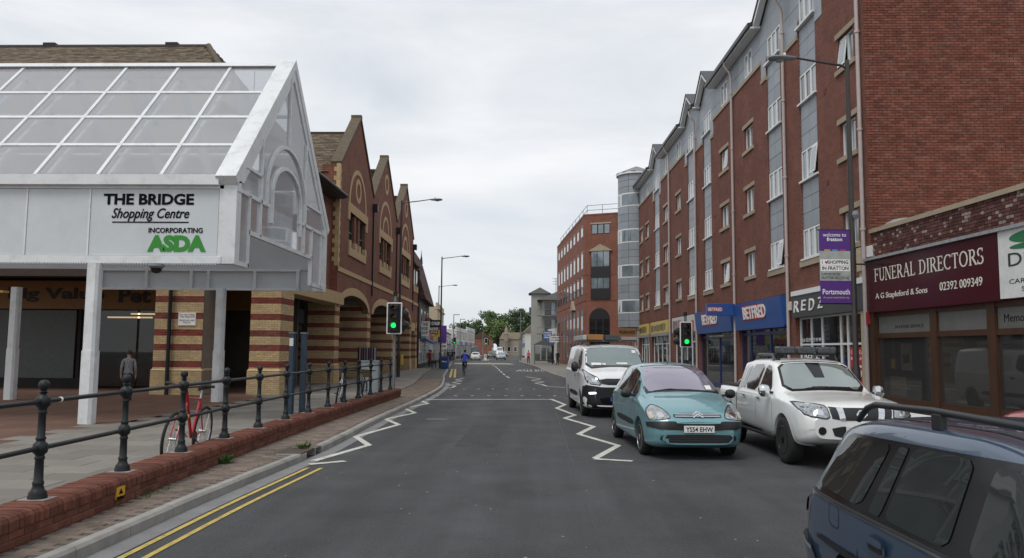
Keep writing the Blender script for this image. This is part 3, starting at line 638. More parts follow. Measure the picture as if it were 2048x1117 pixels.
# pendant lamps and small fittings
def pendant(x, n):
    t = thing('pendant_lamp', f'grey bell pendant lamp hanging inside the glass canopy, {n}', 'lamp', (x, CYR, 8.2), 'pendant lamps inside the canopy')
    MB().lathe([(.03, 0), (.09, -.05), (.16, -.25), (.2, -.42), (.2, -.75), (.24, -.85), (.24, -.9), (.0, -.9)], (x, CYR, 8.9), 14).build('shade', mat('lamp_shade_grey', (0.22, 0.24, 0.25), .5), t, True)
    MB().cyl((x, CYR, 8.88), (x, CYR, 9.5), .012).build('rod', lampgrey, t)
    MB().lathe([(.0, 0), (.2, 0), (.2, -.02), (.0, -.02)], (x, CYR, 7.99), 14).build('diffuser', upvc, t)
for x, n in ((-7.85, 'nearest the gable end'), (-10.75, 'second from the gable end'), (-13.7, 'third from the gable end')): pendant(x, n)
cc = thing('security_camera', 'grey dome camera under the sign panel of the canopy', 'camera', (-8.45, 17.3, 3.6))
MB().lathe([(.0, 0), (.16, 0), (.17, -.06), (.13, -.1), (.0, -.1)], (-8.45, 17.22, 3.69), 14).build('housing', lampgrey, cc, True)
MB().lathe([(.12, 0), (.11, -.06), (.07, -.1), (.0, -.12)], (-8.45, 17.22, 3.59), 14).build('dome', blackg, cc, True)
# ================================================================== shopping centre behind the canopy and along the street
mall = thing('shopping_centre', 'red brick shopping centre with striped arcade piers and three street gables', 'building', (-10, 45, Z_PL))
br = Bricks(mall, 300, 'brick', 'brickwork')
def band_rows(z0, z1):
    """rows of (z centre, material) : yellow plinth then red and yellow bands"""
    z = z0; k = 0; out = []
    while z + .07 < z1:
        h = z - z0
        if h < .9: m = yelbrick
        else: m = bandred if ((h - .9) % .6) < .225 else yelbrick
        out.append((z + .0375, m)); z += .075
    return out
def brick_face(a, c, z0, z1, normal_depth=.03, proud=0.012, rows=None):
    """single bricks along the horizontal line a-c (outer face); a, c are 2D"""
    a = Vector(a); c = Vector(c); d = (c - a); L = d.length; d.normalize(); n = Vector((d.y, -d.x)); yaw = math.atan2(d.y, d.x)
    for r, (zc, m) in enumerate(rows or band_rows(z0, z1)):
        s = -(.1125 if r % 2 else 0)
        while s < L - .01:
            e0, e1 = max(s, 0), min(s + .215, L)
            if e1 - e0 > .03:
                p = a + d * (e0 + e1) / 2 + n * (proud - normal_depth / 2)
                br.put((p.x, p.y, zc), (e1 - e0, normal_depth, .065), m, yaw)
            s += .225
def pier(x0, x1, y0, y1, ztop, faces=('front',), plinth=True):
    MB().box(x0, x1, y0, y1, Z_PL, ztop).build('pier_core', mortar, mall)
    if 'front' in faces: brick_face((x0, y0), (x1, y0), Z_PL + .9 if plinth else Z_PL, ztop, rows=[q for q in band_rows(Z_PL, ztop) if q[0] > Z_PL + .9])
    if 'side' in faces: brick_face((x1, y0), (x1, y1), Z_PL, ztop, rows=[q for q in band_rows(Z_PL, ztop) if q[0] > Z_PL + .9])
    if plinth:
        w = .05
        MB().box(x0 - w, x1 + w, y0 - w, y1 + w, Z_PL, Z_PL + .86).build('plinth_core', mortar, mall)
        rows = [q for q in band_rows(Z_PL, Z_PL + .87)]
        brick_face((x0 - w, y0 - w), (x1 + w, y0 - w), 0, 0, rows=rows)
        if 'side' in faces: brick_face((x1 + w, y0 - w), (x1 + w, y1 + w), 0, 0, rows=rows)
        MB().add([(x0 - w - .01, y0 - w - .01, Z_PL + .86), (x1 + w + .01, y0 - w - .01, Z_PL + .86), (x1 + w + .01, y1 + w, Z_PL + .86), (x0 - w - .01, y1 + w, Z_PL + .86), (x0, y0, Z_PL + .93), (x1, y0, Z_PL + .93), (x1, y1, Z_PL + .93), (x0, y1, Z_PL + .93)], [(0, 1, 5, 4), (1, 2, 6, 5), (2, 3, 7, 6), (3, 0, 4, 7), (0, 3, 2, 1), (4, 5, 6, 7)]).build('plinth_cap', yelbrick, mall)
pier(-13.7, -11.94, 28.0, 29.6, 4.4)
pier(-10.4, -9.3, 28.5, 30.0, 4.4, ('front', 'side'))
pier(-11.1, -9.78, 38.1, 39.0, 4.35, ('front', 'side'))
br.flush()
MB().cyl((-13.1, 27.86, .15), (-13.1, 27.86, 4.4), .07, n=10).build('downpipe', iron, mall, True)
pl_ = tag(MB().box(-12.83, -12.2, 27.962, 27.978, 2.62, 3.08).build('notice_sign', letter_w), 'white pigeon notice fixed to the striped brick pier', 'sign')
NF = lambda u, v, z: (u, 27.962 - v, z)
for s_, z in (('DO NOT FEED', 2.975), ('THE PIGEONS', 2.9), ('PIGEONS ARE', 2.775), ('PESTS', 2.7)):
    w = .025 * len(s_); txt(s_, NF, -12.515 - w, -12.515 + w, z, z + .05, .0005, letter_k, pl_, .002, bold=.01)
# upper storey of the set-back wing, lintel, eaves and roofs
ylint = mat('yellow_lintel', (0.47, 0.33, 0.18), .9, var=.12, scale=5)
MB().box(-60, -9.45, 28.3, 29.0, 4.4, 4.95).build('arcade_beam', mat('shaded_beam', (.05, .03, .022), .7, var=.3), mall)  # near-black colour paints in the shade that falls on this beam
MB().box(-10.25, -9.35, 29.9, 38.12, 3.95, 4.5).build('street_lintel', ylint, mall)
MB().box(-60, -10.4, 29.05, 29.3, 4.95, 9.3).build('upper_wall', L_brickX, mall)
MB().box(-10.4, -10.1, 29.0, 38.4, 4.5, 9.3).build('wing_wall', L_brickY, mall)
q = MB(); q.prism([(-10.2, 9.15), (-9.35, 9.15), (-9.35, 9.32), (-10.2, 9.5)], 28.2, 37.9); q.build('eaves', mat('dark_eaves', (.03, .03, .032), .6), mall)
MB().tube([(-9.3, 28.2, 9.28), (-9.3, 37.9, 9.28)], .09, 10).build('gutter', iron, mall, True)
# main hipped roof with single tiles near the ridge
RY, RZ, RX = 37.0, 16.5, -16.1
q = MB(); q.add([(-80, 28.0, 9.3), (-10.0, 28.0, 9.3), (RX, RY, RZ), (-80, RY, RZ), (-10.0, 46, 9.3), (-80, 46, 9.3)], [(0, 1, 2, 3), (1, 4, 2), (4, 5, 3, 2)]); q.build('main_roof', tilem, mall)
rt = Bricks(mall, 300, 'roof_tile', 'roof_tiles'); ang = math.atan2(RZ - 9.3, RY - 28.0); ct, stt = math.cos(ang), math.sin(ang); SLn = math.hypot(RZ - 9.3, RY - 28.0)
r = 0; d = 0.1
while d < 4.6:
    yy = RY - d * ct; zz = RZ - d * stt; lim = RX + 6.1 * d / SLn - .12; x = -27.6 + (.15 if r % 2 else 0)
    while x < lim:
        rt.put((x, yy - .02, zz + .035 + random.uniform(-.006, .006)), (.292, .27, .022), tilem, random.uniform(-.01, .01), ang - .09); x += .3
    d += .215; r += 1
# hip face courses
for k in range(22):
    d0 = .1 + k * .215; f0 = d0 / SLn; xa = RX + 6.1 * f0; y0_, y1_ = RY - 9 * f0, RY + 9 * f0; zz = RZ - 7.2 * f0 + .03
    n_ = max(1, int((y1_ - y0_) / .3))
    for i in range(n_):
        yy = y0_ + (y1_ - y0_) * (i + .5) / n_
        if yy < RY + 1.0: rt.put((xa, yy, zz), (.27, .285, .022), tilem)
rt.flush()
q = MB(); q.tube([(RX, RY, RZ + .05), (-10.0, 28.0, 9.38)], .14, 8); q.build('hip_ridge', coping, mall)
x = RX
while x > -28: MB().prism([(RY - .16, RZ - .02), (RY - .1, RZ + .1), (RY + .1, RZ + .1), (RY + .16, RZ - .02)], x - .44, x, 'X').build('ridge_tile', mat('ridge_dark', (.05, .04, .035), .9), mall); x -= .45
for x in (-17.9, -24.0): MB().box(x - .3, x + .3, RY - .14, RY + .14, RZ + .05, RZ + .2).build('ridge_vent', iron, mall)
# wing roof over the street eaves
q = MB(); q.add([(-9.3, 28.2, 9.38), (-9.3, 38.3, 9.38), (-13.2, 38.3, 12.0), (-13.2, 28.2, 12.0)], [(0, 1, 2, 3)]); q.build('wing_roof', tilem, mall)
# three gabled bays
def quoins(u, v0, z0, z1, face):
    z = z0; k = 0
    while z < z1:
        w = .32 if k % 2 else .2
        if face == 'street': MB(LF).box(u, u + w, v0, v0 + .012, z, z + .22).build('quoin', yelbrick, mall)
        else: MB(LF).box(u - .012, u, v0 - w, v0, z, z + .22).build('quoin', yelbrick, mall)
        z += .225; k += 1
quoins(38.3, 0.0, 5.9, 11.0, 'street'); quoins(38.3, 0.012, 5.9, 11.0, 'cross')
greenf = mat('green_sash', (0.02, 0.07, 0.045), .4)
sash_glass = darkglass
BAYS = [(38.3, 47.25), (47.25, 56.5), (56.5, 65.6)]
yb_Y = brickmat('yellow_brick_street', 'Y', (0.52, 0.385, 0.215), (0.46, 0.335, 0.18), (0.30, 0.22, 0.14))
yb_X = brickmat('yellow_brick_cross', 'X', (0.52, 0.385, 0.215), (0.46, 0.335, 0.18), (0.30, 0.22, 0.14))
rb_X = brickmat('band_brick_cross', 'X', (0.215, 0.06, 0.045), (0.17, 0.05, 0.04), (0.28, 0.18, 0.13))
def banded(u0, u1, v0, v1, z1):
    z = Z_PL; k = 0
    MB(LF).box(u0, u1, v0, v1, Z_PL, z1).build('pier_core', yb_X, mall)
    MB(LF).box(u0 - .05, u1 + .05, v0 - .05, v1 + .05, Z_PL, Z_PL + .9).build('plinth', yb_X, mall)
    z = Z_PL + .9
    while z < z1 - .2:
        MB(LF).box(u0 - .006, u1 + .006, v0 - .006, v1 + .006, z, z + .225).build('brick_band', rb_X, mall); z += .6
for i, (a, c) in enumerate(BAYS):
    m_ = (a + c) / 2; zs_ = 3.95; hw = (c - a) / 2 - .85
    ain = arc(m_ - .1, zs_, hw, 180, 0, 22, .72)
    wallv = (-.35, 0.0)
    def wallpoly(poly): return MB(LF).add([(p[0], v, p[1]) for v in wallv for p in poly], [list(range(len(poly))), list(range(len(poly), 2 * len(poly)))[::-1]] + [(k, (k + 1) % len(poly), len(poly) + (k + 1) % len(poly), len(poly) + k) for k in range(len(poly))]).build('wall', L_brickY, mall)
    # spandrels left and right of the arch crown, each a simple strip
    q = MB(LF); n = len(ain)
    pts = [(p[0], p[1]) for p in ain]
    vs = [(p[0], v, z) for v in wallv for p in pts for z in (p[1], 7.2)]
    fs = []
    for k in range(n - 1):
        fs += [(2 * k, 2 * k + 2, 2 * k + 3, 2 * k + 1), (2 * n + 2 * k, 2 * n + 2 * k + 1, 2 * n + 2 * k + 3, 2 * n + 2 * k + 2), (2 * k, 2 * n + 2 * k, 2 * n + 2 * k + 2, 2 * k + 2)]
    q.add(vs, fs); q.build('wall', L_brickY, mall)
    for ua, ub in ((a, pts[0][0]), (pts[-1][0], c)): MB(LF).box(ua, ub, -.35, 0, zs_ - .05, 7.2).build('wall', L_brickY, mall)
    wl, wr = m_ - 2.15, m_ + 2.15
    MB(LF).box(a, wl, -.35, 0, 7.2, 9.0).build('wall', L_brickY, mall); MB(LF).box(wr, c, -.35, 0, 7.2, 9.0).build('wall', L_brickY, mall)
    wallpoly([(a, 9.0), (c, 9.0), (c, 11.0), (m_, 14.55), (a, 11.0)])
    for k in (0, 1):
        u = m_ - .72 + 1.02 * k * 1.0
        MB(LF).box(u - .0, u + .42, -.3, -.02, 7.2, 9.0).build('window_pier', L_brickY, mall)
    for k, (ua, ub) in enumerate(((wl, m_ - .72), (m_ - .30, m_ + .30), (m_ + .72, wr))):
        f_ = MB(LF); f_.box(ua, ua + .07, -.22, -.14, 7.2, 9.0); f_.box(ub - .07, ub, -.22, -.14, 7.2, 9.0); f_.box(ua + .07, ub - .07, -.22, -.14, 7.2, 7.28); f_.box(ua + .07, ub - .07, -.22, -.13, 7.95, 8.03); f_.box(ua + .07, ub - .07, -.22, -.14, 8.92, 9.0)
        w_ = f_.build('sash_window', greenf, mall)
        MB(LF).box(ua + .06, ub - .06, -.25, -.20, 7.22, 8.98).build('pane', winglass if k == 1 else sash_glass, w_)
    MB(LF).box(wl - .45, wr + .45, -.1, .07, 9.0, 9.48).build('stone_lintel', stone, mall, bevel=.01)
    for ua in (wl - .45, wr + .03): MB(LF).box(ua, ua + .42, -.05, .066, 8.55, 9.0).build('lintel_end', stone, mall)
    MB(LF).box(wl - .1, wr + .1, -.12, .08, 6.70, 7.12).build('stone_sill', stone, mall, bevel=.01)
    for ua in (wl - .1, m_ - .76, m_ + .26, wr - .3): MB(LF).box(ua, ua + .48, -.1, .076, 7.12, 7.5).build('sill_block', stone, mall)
    MB(LF).box(a, c, -.05, .045, 5.65, 5.88).build('band_course', stone, mall)
    # stone arch ring over the opening
    o_ = arc(m_ - .1, zs_, hw + .42, 180, 0, 22, 1.14)
    q = MB(LF); vs = [(p[0], v, p[1]) for v in (-.3, .035) for qq in (o_, ain) for p in qq]; fs = []
    for k in range(n - 1): fs += [(k, k + 1, n + k + 1, n + k), (2 * n + k, 3 * n + k, 3 * n + k + 1, 2 * n + k + 1), (k, 2 * n + k, 2 * n + k + 1, k + 1), (n + k, n + k + 1, 3 * n + k + 1, 3 * n + k)]
    q.add(vs, fs); q.build('arch_ring', stone, mall)
    # inlaid rings in the gable
    def inlay(o_, i_, closed):
        q = MB(LF); n = len(o_); vs = [(p[0], v, p[1]) for v in (-.02, .02) for qq in (o_, i_) for p in qq]; fs = []
        for k in range(n if closed else n - 1):
            j = (k + 1) % n; fs += [(k, j, n + j, n + k), (2 * n + k, 3 * n + k, 3 * n + j, 2 * n + j), (k, 2 * n + k, 2 * n + j, j), (n + k, n + j, 3 * n + j, 3 * n + k)]
        q.add(vs, fs); q.build('stone_ring', stone, mall)
    inlay(arc(m_, 9.48, 2.3, 0, 180, 26, 2.15), arc(m_, 9.48, 2.05, 0, 180, 26, 1.9), False)
    if i == 0: inlay(arc(m_, 10.5, .75, 0, 354, 24, .68), arc(m_, 10.5, .48, 0, 354, 24, .42), True)
    else:
        inlay(arc(m_, 9.48, 1.2, 0, 180, 20, 1.15), arc(m_, 9.48, .95, 0, 180, 20, .9), False)
        inlay(arc(m_, 12.8, .75, 0, 354, 24, .68), arc(m_, 12.8, .5, 0, 354, 24, .44), True)
    # sloping copings
    for s_ in (-1, 1):
        e = m_ + s_ * (c - a) / 2
        q = MB(LF); poly = [(m_, 14.55), (e, 11.0), (e + s_ * .05, 11.12), (m_, 14.74)] if s_ > 0 else [(m_, 14.74), (e + s_ * .05, 11.12), (e, 11.0), (m_, 14.55)]
        q.add([(p[0], v, p[1]) for v in (-.48, .07) for p in poly], [(0, 1, 2, 3), (4, 5, 6, 7), (0, 1, 5, 4), (1, 2, 6, 5), (2, 3, 7, 6), (3, 0, 4, 7)]); q.build('gable_coping', coping, mall)
    MB(LF).box(m_ - .14, m_ + .14, -.5, .08, 14.6, 14.8).build('apex_stone', coping, mall)
    # pitched roof behind the gable
    q = MB(LF); q.add([(a, -.35, 10.6), (m_, -.35, 13.75), (m_, -14, 13.75), (a, -14, 10.6), (c, -.35, 10.6), (c, -14, 10.6)], [(0, 1, 2, 3), (1, 4, 5, 2)]); q.build('gable_roof', tilem, mall)
    MB(LF).box(m_ - .12, m_ + .12, -13, -.5, 13.7, 13.85).build('ridge_line', mat('ridge_dark', (.05, .04, .035), .9), mall)
    q = MB(LF)
    gt = []; an = math.atan2(13.75 - 10.6, m_ - a); d = .12; r = 0
    while d < 5.6:
        v = -.75 - (.15 if r % 2 else 0)
        while v > -5.5 + i * 1.2:
            gt.append((m_ - d * math.cos(an), v, 13.75 - d * math.sin(an) + .03)); v -= .3
        d += .24; r += 1
    if i == 0:
        tb = Bricks(mall, 300, 'roof_tile', 'roof_tiles')
        for p in gt: w3 = LF(*p); tb.put((w3[0], w3[1], w3[2] + random.uniform(-.008, .008)), (.29, .29, .03), tilem, 0, an - .1)
        tb.flush()
    else:
        for p in gt: q.box(p[0] - .13, p[0] + .13, p[1] - .145, p[1] + .145, p[2] - .01, p[2] + .012 + random.uniform(0, .01))
        q.build('roof_tiles', tilem, mall)['kind'] = 'stuff'
    MB(LF).box(c - .06, c + .06, -.02, .10, 5.0, 10.2).build('downpipe', iron, mall)
    MB(LF).box(c - .2, c + .2, 0.0, .3, 10.15, 10.6).build('hopper', iron, mall)
    if i < 3: banded(c - .95 if i < 2 else c - 1.0, c + .1 if i < 2 else c - .02, -2.0, -.02, 4.4)
MB(LF).box(38.3, 38.6, -.9, -.35, 4.35, 11.0).build('return_wall', L_brickX, mall)
MB(LF).box(37.7, 38.95, -1.4, .04, 4.3, 4.45).build('impost', stone, mall)
# arcade interior: back wall, floor to ceiling shopfronts, ceiling
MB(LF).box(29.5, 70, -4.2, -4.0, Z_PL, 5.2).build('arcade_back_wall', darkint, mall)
MB(LF).box(29, 66, -4.1, -.36, 4.75, 4.9).build('arcade_ceiling', mat('ceiling_dim', (.25, .24, .22), .9), mall)
for u in (41.5, 48.6, 50.2, 58, 60): MB(LF).box(u, u + .09, -3.98, -3.9, Z_PL, 3.3).build('shop_mullion', mat('shop_grey', (.3, .32, .33), .5), mall)
for u0_, u1_, cc_ in ((42, 46.5, (.05, .07, .12)), (49, 55.5, (.06, .12, .24)), (58, 63, (.2, .18, .1))): MB(LF).box(u0_, u1_, -3.98, -3.85, 3.3, 4.1).build('shop_fascia', mat('fascia%.2f' % cc_[2], cc_, .5), mall)
for u0_, u1_ in ((42, 46.5), (49, 55.5), (58, 63)): MB(LF).box(u0_, u1_, -3.97, -3.94, .5, 3.25).build('shop_window', darkglass, mall)
# end wing with plain eaves
MB(LF).box(65.6, 70.3, -.5, -.12, 4.2, 9.1).build('end_wall', L_brickY, mall)
MB(LF).box(65.6, 70.35, -.3, -.08, 5.65, 5.88).build('band_course', stone, mall)
MB(LF).box(65.7, 70.3, -1.6, -.2, 3.4, 4.2).build('end_lintel', ylint, mall)
banded(65.75, 66.3, -2.0, -.2, 4.2); banded(69.2, 70.3, -2.0, -.15, 4.2)
q = MB(LF); q.add([(65.6, .25, 9.05), (70.6, .25, 9.05), (70.6, -5, 12.2), (65.6, -5, 12.2), (65.6, .25, 8.9), (70.6, .25, 8.9), (70.6, -5, 12.0), (65.6, -5, 12.0)], [(0, 1, 2, 3), (4, 5, 6, 7), (0, 1, 5, 4), (1, 2, 6, 5), (3, 0, 4, 7)]); q.build('end_roof', mat('dark_tile', (.07, .055, .05), .9), mall)
for u in (66.6, 68.4):
    w_ = MB(LF).box(u, u + 1.0, -.2, -.1, 7.3, 8.7).build('sash_window', greenf, mall); MB(LF).box(u + .08, u + .92, -.12, -.095, 7.38, 8.62).build('pane', darkglass, w_)
    MB(LF).box(u - .15, u + 1.15, -.14, -.02, 6.75, 7.28).build('stone_sill', stone, mall)
MB(LF).box(70.2, 70.32, -.12, .0, 0.15, 8.9).build('downpipe', iron, mall)
# pet shop front under the arcade
shop_y = 31.6
MB().box(-45, -11.2, shop_y, shop_y + .12, 3.35, 4.5).build('pet_shop_fascia', mat('mustard_fascia', (.24, .12, .03), .6, var=.15), mall)
SF = lambda u, v, z: (u, shop_y - v, z)
txt('Big Value', SF, -21.6, -17.6, 3.62, 4.22, .002, mat('brown_letter', (.02, .012, .008), .6), mall, .02, bold=.03)
txt('Pet Store', SF, -17.0, -13.2, 3.62, 4.22, .002, MATS['brown_letter'], mall, .02, bold=.03)
MB().box(-45, -10.5, 34.5, 34.7, Z_PL, 5).build('shop_back_wall', mat('shop_wall_dim', (.07, .065, .05), .9, var=.4, scale=.8), mall)
MB().box(-45, -9.9, 28.6, 34.6, 4.9, 5.05).build('shop_ceiling', MATS['ceiling_dim'], mall)
shut = mat('shutter_grey', (.075, .085, .08), .5, var=.2)
for i in range(3):
    x0 = -26.2 + i * 4.05
    if i < 2:
        q = MB(); z = Z_PL + .5
        s_ = MB().box(x0, x0 + 3.4, shop_y + .05, shop_y + .1, .55, 3.3).build('display_board', shut, mall)
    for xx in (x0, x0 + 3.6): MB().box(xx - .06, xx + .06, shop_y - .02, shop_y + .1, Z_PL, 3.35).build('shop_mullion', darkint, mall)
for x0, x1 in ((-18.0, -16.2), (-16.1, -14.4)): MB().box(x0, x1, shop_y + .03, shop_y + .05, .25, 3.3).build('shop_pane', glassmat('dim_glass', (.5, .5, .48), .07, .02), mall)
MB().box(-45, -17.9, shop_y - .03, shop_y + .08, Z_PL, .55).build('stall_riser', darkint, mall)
for (x0, x1, z0, z1, c_) in ((-15.2, -14.2, 2.75, 3.15, (.6, .62, .6)), (-15.1, -14.75, 1.9, 2.4, (.55, .57, .55)), (-15.4, -14.9, 1.55, 1.85, (.6, .6, .58)), (-14.75, -14.35, 1.8, 2.3, (.35, .45, .55)), (-15.0, -14.3, .7, 1.15, (.5, .5, .48))):
    MB().box(x0, x1, shop_y - .01, shop_y + .012, z0, z1).build('window_poster', mat('poster%.2f' % (c_[0] + c_[2] * .1), c_, .7, var=.3, scale=14), mall)
MB().box(-18.0, -14.5, 33.6, 34.4, .15, 1.7).build('shelving', mat('shelf_goods', (.14, .11, .06), .8, var=.9, scale=4), mall)
for x0, z in ((-18.2, 3.05), (-17.2, 3.2)):
    t_ = tag(MB().box(x0, x0 + 1.9, 33.0, 33.1, z, z + .06).build('strip_light', mat('tube_light', (1, .72, .42), .5, emit=2.2)), 'lit fluorescent tube inside the pet shop' + (', lower one' if z < 3.1 else ', higher one'), 'light')
cl = MB().box(-17.6, -17.2, 24.9, 25.2, 3.55, 3.62).build('canopy_downlight', mat('bulkhead', (.7, .45, .12), .5), can)
# ================================================================== right-hand block of flats over shops
flats = thing('apartment_block', 'five storey red brick flats with grey clad window strips over shops', 'building', RF(42, 0, Z_P))
SILL = [4.95, 7.58, 10.25]; TOP = [5.93, 8.60, 11.22]
SING = {'A': (22.19, 23.26), 'D': (31.91, 33.09), 'E': (35.72, 37.02), 'H': (46.22, 47.5), 'I': (50.25, 51.6), 'K': (57.5, 58.7), 'L': (60.25, 61.5)}
STRIP = {'B': (25.02, 26.55), 'C': (28.42, 29.99), 'F': (38.85, 40.45), 'G': (42.41, 44.2), 'J': (53.15, 55.0)}
cols = sorted([(a, b, 's') for a, b in SING.values()] + [(a, b, 't') for a, b in STRIP.values()])
U0, U1, ZB, ZT_ = 21.5, 62.6, 3.92, 13.15
def rbox(name, a, b, v0, v1, z0, z1, m, parent=None, bevel=0): return MB(RF).box(a, b, v0, v1, z0, z1).build(name, m, parent if parent is not None else flats, bevel=bevel)
prev = U0
for a, b, kd in cols + [(U1, U1, 'e')]:
    if a - prev > .02: rbox('wall', prev, a, -.3, 0, ZB, ZT_, R_brickY)
    if kd == 's':
        for z0, z1 in ((ZB, SILL[0]), (TOP[0], SILL[1]), (TOP[1], SILL[2]), (TOP[2], ZT_)): rbox('wall', a, b, -.3, 0, z0, z1, R_brickY)
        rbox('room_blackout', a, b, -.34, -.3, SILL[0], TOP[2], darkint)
    if kd == 't': rbox('wall', a, b, -.3, 0, ZB, SILL[0], R_brickY); rbox('strip_backing', a, b, -.3, -.07, SILL[0], 12.8, darkjoint)
    prev = b
curt = mat('net_curtain', (.42, .44, .45), .8, var=.25, scale=3, stretch=(1, 6, .6))
fl_glass = mat('flat_glass', (.20, .235, .25), .06, spec=.8, var=.55, scale=.8, coat=.5)
fl_dark = mat('flat_glass_dark', (.04, .05, .055), .05, spec=.8, var=.4, scale=.8, coat=.4)
rw = random.Random(11)
def flat_window(a, b, z0, z1, v, n, stone_trim=True, open_leaf=None):
    f = MB(RF); t = .055
    f.box(a, a + t, v - .06, v, z0, z1); f.box(b - t, b, v - .06, v, z0, z1); f.box(a + t, b - t, v - .06, v, z0, z0 + t); f.box(a + t, b - t, v - .06, v, z1 - t, z1)
    for i in range(1, n): u = a + (b - a) * i / n; f.box(u - .045, u + .045, v - .055, v + .008, z0 + t, z1 - t)
    w = f.build('window', upvc, flats)
    for i in range(n):
        ua, ub = a + (b - a) * i / n + .03, a + (b - a) * (i + 1) / n - .03
        g_ = rw.choice([fl_glass, fl_glass, fl_dark, curt]) if open_leaf != i else darkint
        MB(RF).box(ua, ub, v - .045, v - .03, z0 + .03, z1 - .03).build('pane', g_ if g_ is not curt else fl_glass, w)
        if open_leaf == i:                              # top-hung leaf pushed out at the foot
            q = MB(RF); o_ = .11
            q.add([(ua, v, z1 - .05), (ub, v, z1 - .05), (ub, v + o_, z0 + .07), (ua, v + o_, z0 + .07), (ua, v + .03, z1 - .05), (ub, v + .03, z1 - .05), (ub, v + o_ + .03, z0 + .07), (ua, v + o_ + .03, z0 + .07)], [(0, 1, 2, 3), (4, 5, 6, 7), (0, 1, 5, 4), (1, 2, 6, 5), (2, 3, 7, 6), (3, 0, 4, 7)])
            q.build('open_leaf', upvc, w)
            q = MB(RF); q.quad((ua + .06, v + .036 + .01, z1 - .12), (ub - .06, v + .046, z1 - .12), (ub - .06, v + o_ + .026, z0 + .14), (ua + .06, v + o_ + .026, z0 + .14)); q.build('pane', fl_glass, w)
    if stone_trim:
        MB(RF).box(a - .16, b + .16, -.1, .03, z1 + .002, z1 + .17).build('lintel', sillst, w, bevel=.008)
        MB(RF).box(a - .16, b + .16, -.1, .06, z0 - .15, z0 - .002).build('sill', sillst, w, bevel=.008)
    return w
OPEN = {('A', 2): 1, ('B', 1): 0, ('E', 2): 0, ('E', 0): 0, ('C', 0): 0}
for k, (a, b) in SING.items():
    for fl in range(3): flat_window(a, b, SILL[fl], TOP[fl], -.09, 2, True, OPEN.get((k, fl)))
def panels(a, b, z0, z1, nx, nz_, v=-.07, t=.03):
    for i in range(nx):
        for j in range(nz_):
            ua, ub = a + (b - a) * i / nx + .008, a + (b - a) * (i + 1) / nx - .008; za, zb = z0 + (z1 - z0) * j / nz_ + .008, z0 + (z1 - z0) * (j + 1) / nz_ - .008
            rbox('cladding_panel', ua, ub, v, v + t + rw.uniform(-.002, .002), za, zb, clad)
for k, (a, b) in STRIP.items():
    for fl in range(3):
        flat_window(a + .02, b - .02, SILL[fl], TOP[fl], -.03, 3, False, OPEN.get((k, fl)))
        rbox('sub_sill', a - .04, b + .04, -.06, .07, SILL[fl] - .06, SILL[fl] - .002, upvc)
        zt = SILL[fl + 1] - .06 if fl < 2 else 12.86
        panels(a + .01, b - .01, TOP[fl] + .01, zt, 2, 3)
    rbox('sill_block', a - .2, b + .2, -.1, .05, SILL[0] - .26, SILL[0] - .065, sillst)
    rbox('attic_sill', a - .06, b + .06, -.05, .09, 12.86, 12.93, upvc)
# clad attic storey
rbox('attic_backing', U0, U1, -.32, -.09, 12.3, 14.8, darkjoint)
att = []
for k, (a, b) in STRIP.items(): att.append((a + .05, b - .05, 12.93, 13.95, 3))
for k, (a, b) in SING.items(): att.append((a + .1, b - .1, 13.42, 14.4, 2))
att.sort()
prev = U0
for a, b, z0, z1, n in att + [(U1, U1, 0, 0, 0)]:
    if a - prev > .1:
        nx = max(1, round((a - prev) / .85)); panels(prev, a, 13.15 if z0 > 13 or prev == U0 else 12.9, 14.75, nx, 2, -.09, .03)
    if n:
        flat_window(a, b, z0, z1, -.05, n, False)
        panels(a, b, z1 + .01, 14.75, 1, 1, -.09, .03)
        if z0 > 13.2: panels(a, b, 13.15, z0 - .01, 1, 1, -.09, .03)
    prev = b
# cap stones on the brick, stepping down beside the strips
for a, b in ((30.6, 38.25), (44.85, 52.55), (55.6, 62.55)):
    rbox('cap_stone', a, b, -.1, .05, 13.15, 13.3, sillst)
    for ua in (a - .62, b): rbox('cap_step', ua, ua + .62, -.1, .045, 12.35, 12.5, sillst)
rbox('cap_stone', U0, 24.4, -.1, .05, 13.15, 13.3, sillst)
for ua, ub in ((26.57, 28.4), (40.47, 42.39)): rbox('cap_step', ua, ub, -.1, .045, 12.55, 12.7, sillst)
for ua, ub in ((24.4, 25.0), (26.57, 28.4), (30.0, 30.6), (38.25, 38.84), (40.47, 42.39), (44.22, 44.85), (52.55, 53.13), (55.02, 55.6)): rbox('cladding_panel', ua, ub, -.02, .012, 12.72 if ub - ua > 1 else 12.52, 13.3, clad)
